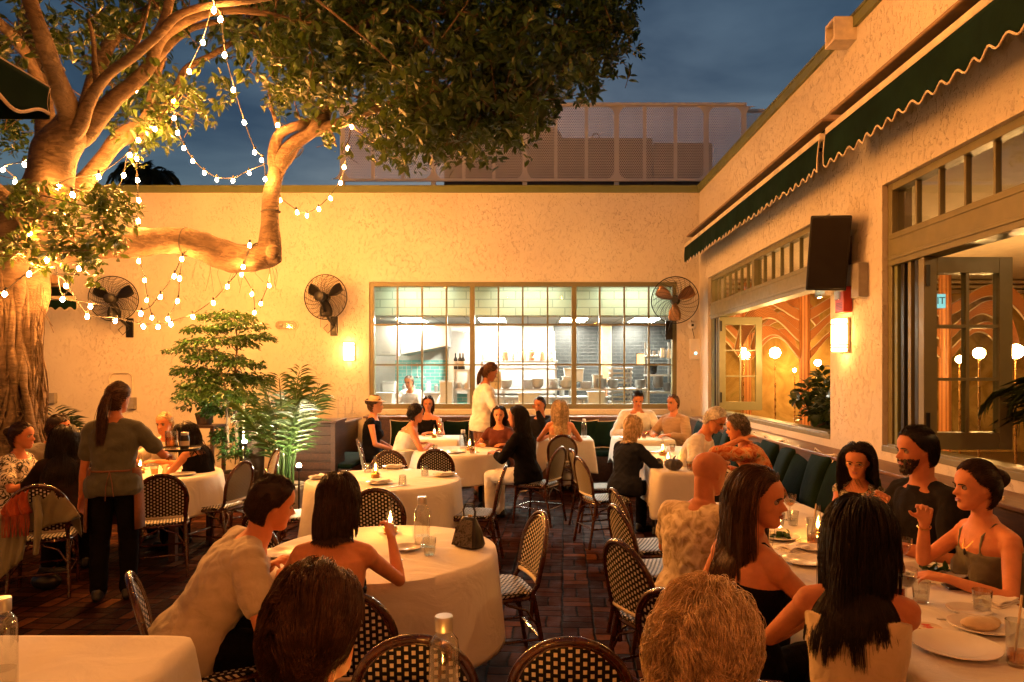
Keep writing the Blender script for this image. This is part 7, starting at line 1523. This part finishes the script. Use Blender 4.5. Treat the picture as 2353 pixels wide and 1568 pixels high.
# the waitress's tray, standing in her right hand
hp = Vector((0, 0, 0)); Mw = Matrix.Rotation(R(18), 4, 'Z'); wr = W_['arms'][1][3]; tp = wt.location + (Mw @ (wr + Vector((.06, .10, .02))))
tr = thing('serving_tray', 'round dark tray held by the standing waitress', 'tray', tuple(tp)); m = MB(); m.lathe([(0, 0), (.17, 0), (.18, .02), (.176, .022), (.166, .006), (0, .006)], n=32); m.build('dish', 'black', tr)
G('jar', b_tumbler(.10, 'wine', .15, .045, .05), 0, 0, 'large glass of amber drink on the waitress tray', d=5.0).location = tp + Vector((-.06, .02, .008))
j = thing('drink_jar', 'dark labelled jar on the waitress tray', 'jar', tuple(tp + Vector((.06, .0, .008)))); m = MB(); m.lathe([(0, 0), (.034, 0), (.036, .01), (.036, .10), (.028, .115), (0, .115)], n=20); m.build('body', 'black', j); m = MB(); m.lathe([(0, .116), (.03, .116), (.03, .14), (0, .14)], n=20); m.build('lid', 'steel', j); m = MB(); m.lathe([(.0365, .03), (.0365, .07)], n=20); m.build('paper_label', 'paper', j)
m = MB(); vs = []; n = 26
for zz, rx, ry in ((1.03, .176, .136), (.985, .182, .14), (.92, .19, .145), (.75, .20, .15), (.55, .205, .155)):
    for i in range(n + 1): a = -PI * .22 + PI * 1.44 * i / n; q = 1 + .02 * math.sin(i * 1.3) * (1.03 - zz) * 3; vs.append((rx * q * math.cos(a), .012 + ry * q * math.sin(a), zz * .97))
m.add(vs, [(j * (n + 1) + i, j * (n + 1) + i + 1, (j + 1) * (n + 1) + i + 1, (j + 1) * (n + 1) + i) for j in range(4) for i in range(n)]); ap = m.build('apron', 'w_rust', wt, ang=180); ap.modifiers.new('s', 'SOLIDIFY').thickness = .004
m = MB(); m.tube([(.18 * math.cos(a), .012 + .142 * math.sin(a), .985) for a in np.linspace(-PI * .25, -PI * .75, 12)], .008, 6); m.tube([(0, -.135, .985), (.02, -.15, .90), (.03, -.15, .80)], .008, 6, flat=.4); m.tube([(0, -.135, .985), (-.02, -.15, .88), (-.025, -.15, .77)], .008, 6, flat=.4); m.build('ties', 'w_rust', ap)
# ------------------------------------------------------------------ kitchen equipment seen through the window
def kbox(name, label, cat, u0, u1, v0, v1, d, dep, mat, bev=.006, parts=()):
    o = P(u0, v1, d); w, h = (u1 - u0) / F * d, (v1 - v0) / F * d; r = thing(name, label, cat, tuple(o)); m = MB(); m.box((0, 0, 0), (w, dep, h)); m.build('casing', mat, r, False, bevel=bev); return r, w, h
r, w, h = kbox('wall_cabinet', 'white wall cabinet in the upper left of the kitchen', 'cabinet', 856, 912, 748, 817, 13.6, .5, 'kwall'); m = MB(); m.box((w * .4, -.03, .05), (w * .75, -.004, .07)); m.build('handle', 'steel', r, False)
hd = thing('extractor_hood', 'stainless extractor hood over the left cooking line', 'hood', tuple(P(921, 816, 13.9))); m = MB(); w = 105 / F * 13.9; h = 68 / F * 13.9; m.poly([(0, 0, 0), (w, 0, .18), (w, 0, h), (0, 0, h)], (0, .9, 0)); m.build('canopy', 'steel', hd, False, bevel=.01); m = MB(); m.box((.1, -.008, h * .72), (.35, -.001, h * .86)); m.build('notice', 'white', hd, False)
r, w, h = kbox('range_wall_panel', 'stainless wall panel behind the cooking line', 'wall panel', 1030, 1275, 762, 905, 14.8, .1, 'steel')
def shelf_unit(label, u0, u1, vs_, d, dep=.4, post=True, zb=.0):
    x0, x1 = kx(u0, d), kx(u1, d); r = thing('steel_shelf', label, 'shelf', (x0, d, 0)); w = x1 - x0
    for v in vs_: z = kz(v, d); m = MB(); m.box((0, 0, z - .035), (w, dep, z)); m.build('shelf_board', 'steel', r, False, bevel=.004)
    for x in (.02, w - .05):
        for y in (.02, dep - .05): m = MB(); m.box((x, y, 0), (x + .03, y + .03, kz(min(vs_), d) + (.25 if post else -.036))); m.build('post', 'steel', r, False)
    return r
shelf_unit('long steel pass shelf loaded with plates across the kitchen window', 1152, 1490, [893, 932], 12.85, .4, False)
shelf_unit('warm-lit heated pass shelf in the middle of the kitchen', 1102, 1282, [829, 846], 13.7, .35, False)
shelf_unit('steel rack with pans and hanging tools at the right of the kitchen', 1486, 1550, [816, 861, 900], 13.0, .4)
shelf_unit('small steel shelf carrying wine bottles', 1040, 1080, [849, 893], 12.9, .35, False)
shelf_unit('tall tray trolley with sheet pans', 1403, 1454, [845, 856, 867, 878, 889, 900, 911, 922], 13.3, .45, False)
for i, u in enumerate((1150, 1190, 1230, 1265)):
    hl = thing('heat_lamp', 'small warm heat lamp above the pass shelf', 'heat lamp', tuple(P(u, 822, 13.8)), group='heat lamps over the pass'); m = MB(); m.lathe([(0, .14), (.012, .14), (.015, .06), (.06, .0), (.055, .0), (.01, .05), (0, .05)], n=16); m.build('lamp_shade', 'copper', hl); m = MB(); m.sphere((0, 0, .012), .024, 10); m.build('bulb', 'klamp', hl)
def counter(label, u0, u1, v, d, mat='steel', dep=.6): x0, x1 = kx(u0, d), kx(u1, d); z = kz(v, d); r = thing('kitchen_counter', label, 'counter', (x0, d, 0)); m = MB(); m.box((0, 0, z - .04), (x1 - x0, dep, z)); m.build('worktop', mat, r, False, bevel=.005); m = MB(); m.box((.02, .03, .08), (x1 - x0 - .02, dep, z - .042)); m.build('cupboard', 'kwall', r, False); return z
counter('white counter along the left of the kitchen', 846, 1040, 902, 14.0); counter('steel counter under the pass at the middle of the kitchen', 1090, 1400, 912, 13.75, 'steel', .7)
def kware(name, cat, lb, u, v, d, prof, mat, n=1, dz=.012, group=None, scale=1.0, cut=18):
    base = P(u, v, d)
    for i in range(n):
        key = (name, lb)
        m = MB(); m.lathe([(a * scale, z * scale) for a, z in prof], n=cut); o = m.build(name, mat, None, loc=tuple(base + Vector((0, 0, dz * i * scale)))); tag(o, lb, cat, group or lb)
PL_ = [(0, .006), (.07, .004), (.12, .016), (.118, .02), (.07, .011), (0, .011)]; BW = [(0, .004), (.05, .004), (.06, .012), (.105, .075), (.10, .075), (.05, .016), (0, .016)]
for u, n, lb in ((1213, 9, 'deep stack of white dinner plates on the pass shelf'), (1271, 10, 'tall stack of white plates beside the middle mullion'), (1348, 7, 'stack of oval plates right of the second mullion')): kware('dinner_plate', 'plate', lb.replace('stack of', 'pile of'), u, 893, 13.0, PL_, 'ceramic', n, .017, scale=1.05)
for u, n, lb in ((1163, 3, 'nested white bowls at the left end of the pass shelf'), (1235, 4, 'nested tall bowls on the pass shelf'), (1300, 3, 'nested wide bowls before the second mullion')): kware('bowl', 'bowl', lb, u, 893, 13.0, BW, 'ceramic', n, .028, scale=1.15)
for u, n, lb in ((1382, 6, 'nested steel bowls beside the tray trolley'), (1408, 5, 'steel pans piled in front of the tray trolley'), (1470, 5, 'wide steel dishes piled at the right of the pass shelf'), (1512, 8, 'column of small steel dishes at the right end')): kware('steel_dish', 'dish', lb, u, 893, 12.95, BW, 'steel', n, .022, scale=1.0)
for u, v, lb in ((1047, 849, 'first wine bottle on the small shelf'), (1057, 849, 'middle wine bottle on the small shelf'), (1064, 849, 'right wine bottle on the small shelf')):
    b = thing('wine_bottle', lb.replace('first', 'left'), 'bottle', tuple(P(u, v, 13.0))); m = MB(); m.lathe([(0, 0), (.037, 0), (.037, .19), (.016, .23), (.014, .30), (0, .30)], n=16); m.build('glass', 'black', b); m = MB(); m.lathe([(.0375, .06), (.0375, .15)], n=16); m.build('paper_label', 'paper', b)
def kbin(lb, u0, u1, v0, v1, d, mat='kwall'):
    w = (u1 - u0) / F * d; h = (v1 - v0) / F * d; o = P((u0 + u1) / 2, v1, d); r = thing('food_bin', lb, 'container', tuple(o)); m = MB(); m.poly([(-w / 2 * .92, -.12, 0), (w / 2 * .92, -.12, 0), (w / 2, -.12, h), (-w / 2, -.12, h)], (0, .24, 0)); m.build('tub', mat, r, False, bevel=.012); m = MB(); m.box((-w / 2 - .01, -.13, h + .001), (w / 2 + .01, .13, h + .02)); m.build('lid', 'white', r, False, bevel=.004)
for lb, a in (('clear tub standing above the bowls', (1296, 1340, 849, 878, 13.2)), ('white tub beside the clear tub', (1292, 1318, 868, 893, 13.1)), ('white box right of the second mullion', (1362, 1384, 864, 893, 13.1)), ('tall white bin in front of the teal tiles', (1012, 1042, 878, 930, 12.9)), ('white carton under the pass shelf at the middle', (1350, 1390, 902, 930, 12.75)), ('white crate under the pass shelf at the left', (1190, 1240, 905, 931, 12.75)), ('white tub low at the far left', (858, 905, 905, 929, 12.8)), ('pale tub on the left counter', (880, 910, 880, 901, 14.2))): kbin(lb, *a)
for i, (u, v, lb) in enumerate(((1522, 800, 'steel kettle hanging at the left of the right rack'), (1538, 802, 'steel jug hanging at the right of the right rack'))):
    b = thing('hanging_jug', lb, 'jug', tuple(P(u, v, 12.95))); m = MB(); m.lathe([(0, -.18), (.055, -.18), (.06, -.14), (.04, -.02), (.045, 0), (.04, -.002), (.03, -.02), (.03, -.17)], n=16); m.build('body', 'steel', b); m = MB(); m.tube([(.045, 0, -.02), (.09, 0, -.05), (.08, 0, -.12), (.055, 0, -.14)], .006, 6); m.build('handle', 'steel', b)
for u, v, n, lb in ((1499, 861, 5, 'dark pans piled on the right rack'), (1535, 900, 4, 'pale dishes on the lowest board of the right rack')): kware('pan', 'pan', lb, u, v, 13.15, BW, 'steel' if 'pale' in lb else 'blackmetal', n, .03)
rk_ = np.random.default_rng(4); CUP = [(0, 0), (.035, 0), (.04, .01), (.04, .10), (.037, .10), (.034, .012), (0, .012)]; CAN = [(0, 0), (.05, 0), (.05, .16), (.03, .17), (.03, .2), (0, .2)]
for u, v, d, prof, mt, nm, lb in [(u, v, d, p, mt, nm, lb) for (us, v, d, p, mts, nm, lb) in (((1160, 1180, 1200, 1222, 1243, 1262, 1281, 1300, 1330, 1345), 932, 12.95, CUP, ('ceramic', 'steel'), 'cup', 'cups and pots on the lower board of the pass shelf'), ((1110, 1125, 1140, 1158, 1176, 1205, 1222, 1248, 1270), 829, 13.85, CAN, ('food', 'ceramic', 'terracotta'), 'sauce_jar', 'jars on the heated pass shelf'), ((862, 878, 930, 948, 985, 1000, 1025), 902, 14.2, CAN, ('steel', 'ceramic', 'steel'), 'steel_pot', 'pots on the left kitchen counter'), ((1100, 1120, 1290, 1310, 1370, 1390), 912, 13.9, CAN, ('ceramic', 'terracotta', 'steel'), 'steel_pot', 'pots on the middle kitchen counter'), ((1490, 1503, 1517, 1531, 1544), 816, 13.1, CUP, ('steel', 'ceramic'), 'cup', 'cups on the top board of the right rack'), ((1044, 1054, 1066, 1075), 893, 13.0, CUP, ('ceramic', 'steel'), 'cup', 'cups under the wine bottles')) for u in us for mt in [mts[int(rk_.integers(len(mts)))]]]:
    kware(nm, nm.replace('_', ' '), lb, u + rk_.uniform(-3, 3), v, d, prof, mt, 1, scale=rk_.uniform(.75, 1.15))
for i, u in enumerate((934, 946, 959, 971)):
    z = thing('ladle', 'ladle hanging from the rail left of the kitchen range', 'ladle', tuple(P(u, 835, 14.7)), group='ladles on the kitchen rail'); m = MB(); m.tube([(0, 0, 0), (0, 0, -.26)], .007, 6); m.sphere((0, -.01, -.29), .04, 10, sc=(1, 1, .7)); m.build('spoon', 'steel', z)
b = thing('order_light', 'amber glowing order screen near the right rack', 'screen', tuple(P(1472, 826, 13.6))); m = MB(); m.box((-.09, 0, -.12), (.09, .04, .12)); m.build('casing', 'black', b, False); m = MB(); m.box((-.075, -.004, -.10), (.075, -.001, .10)); m.build('display', emit('amber screen', (1, .55, .2), 3.0), b, False)
nt_ = thing('kitchen_notice', 'orange notice card taped inside the kitchen beside the standing server', 'notice', tuple(P(1138, 875, 12.35))); m = MB(); m.box((-.10, 0, -.16), (.10, .004, .16)); m.build('card', 'food', nt_, False)
for i, s_ in enumerate(('You', 'Cookin', '?')): text(s_, .055, 'lettering', 'black', nt_, (0, -.002, .06 - i * .07), (R(90), 0, 0), .0005)
pp = thing('duct_column', 'pale vertical duct in front of the black tiles', 'duct', tuple(P(1394, 745, 14.2))); m = MB(); m.box((-.10, 0, -1.2), (.10, .2, 0)); m.build('casing', 'tan', pp, False, bevel=.01)
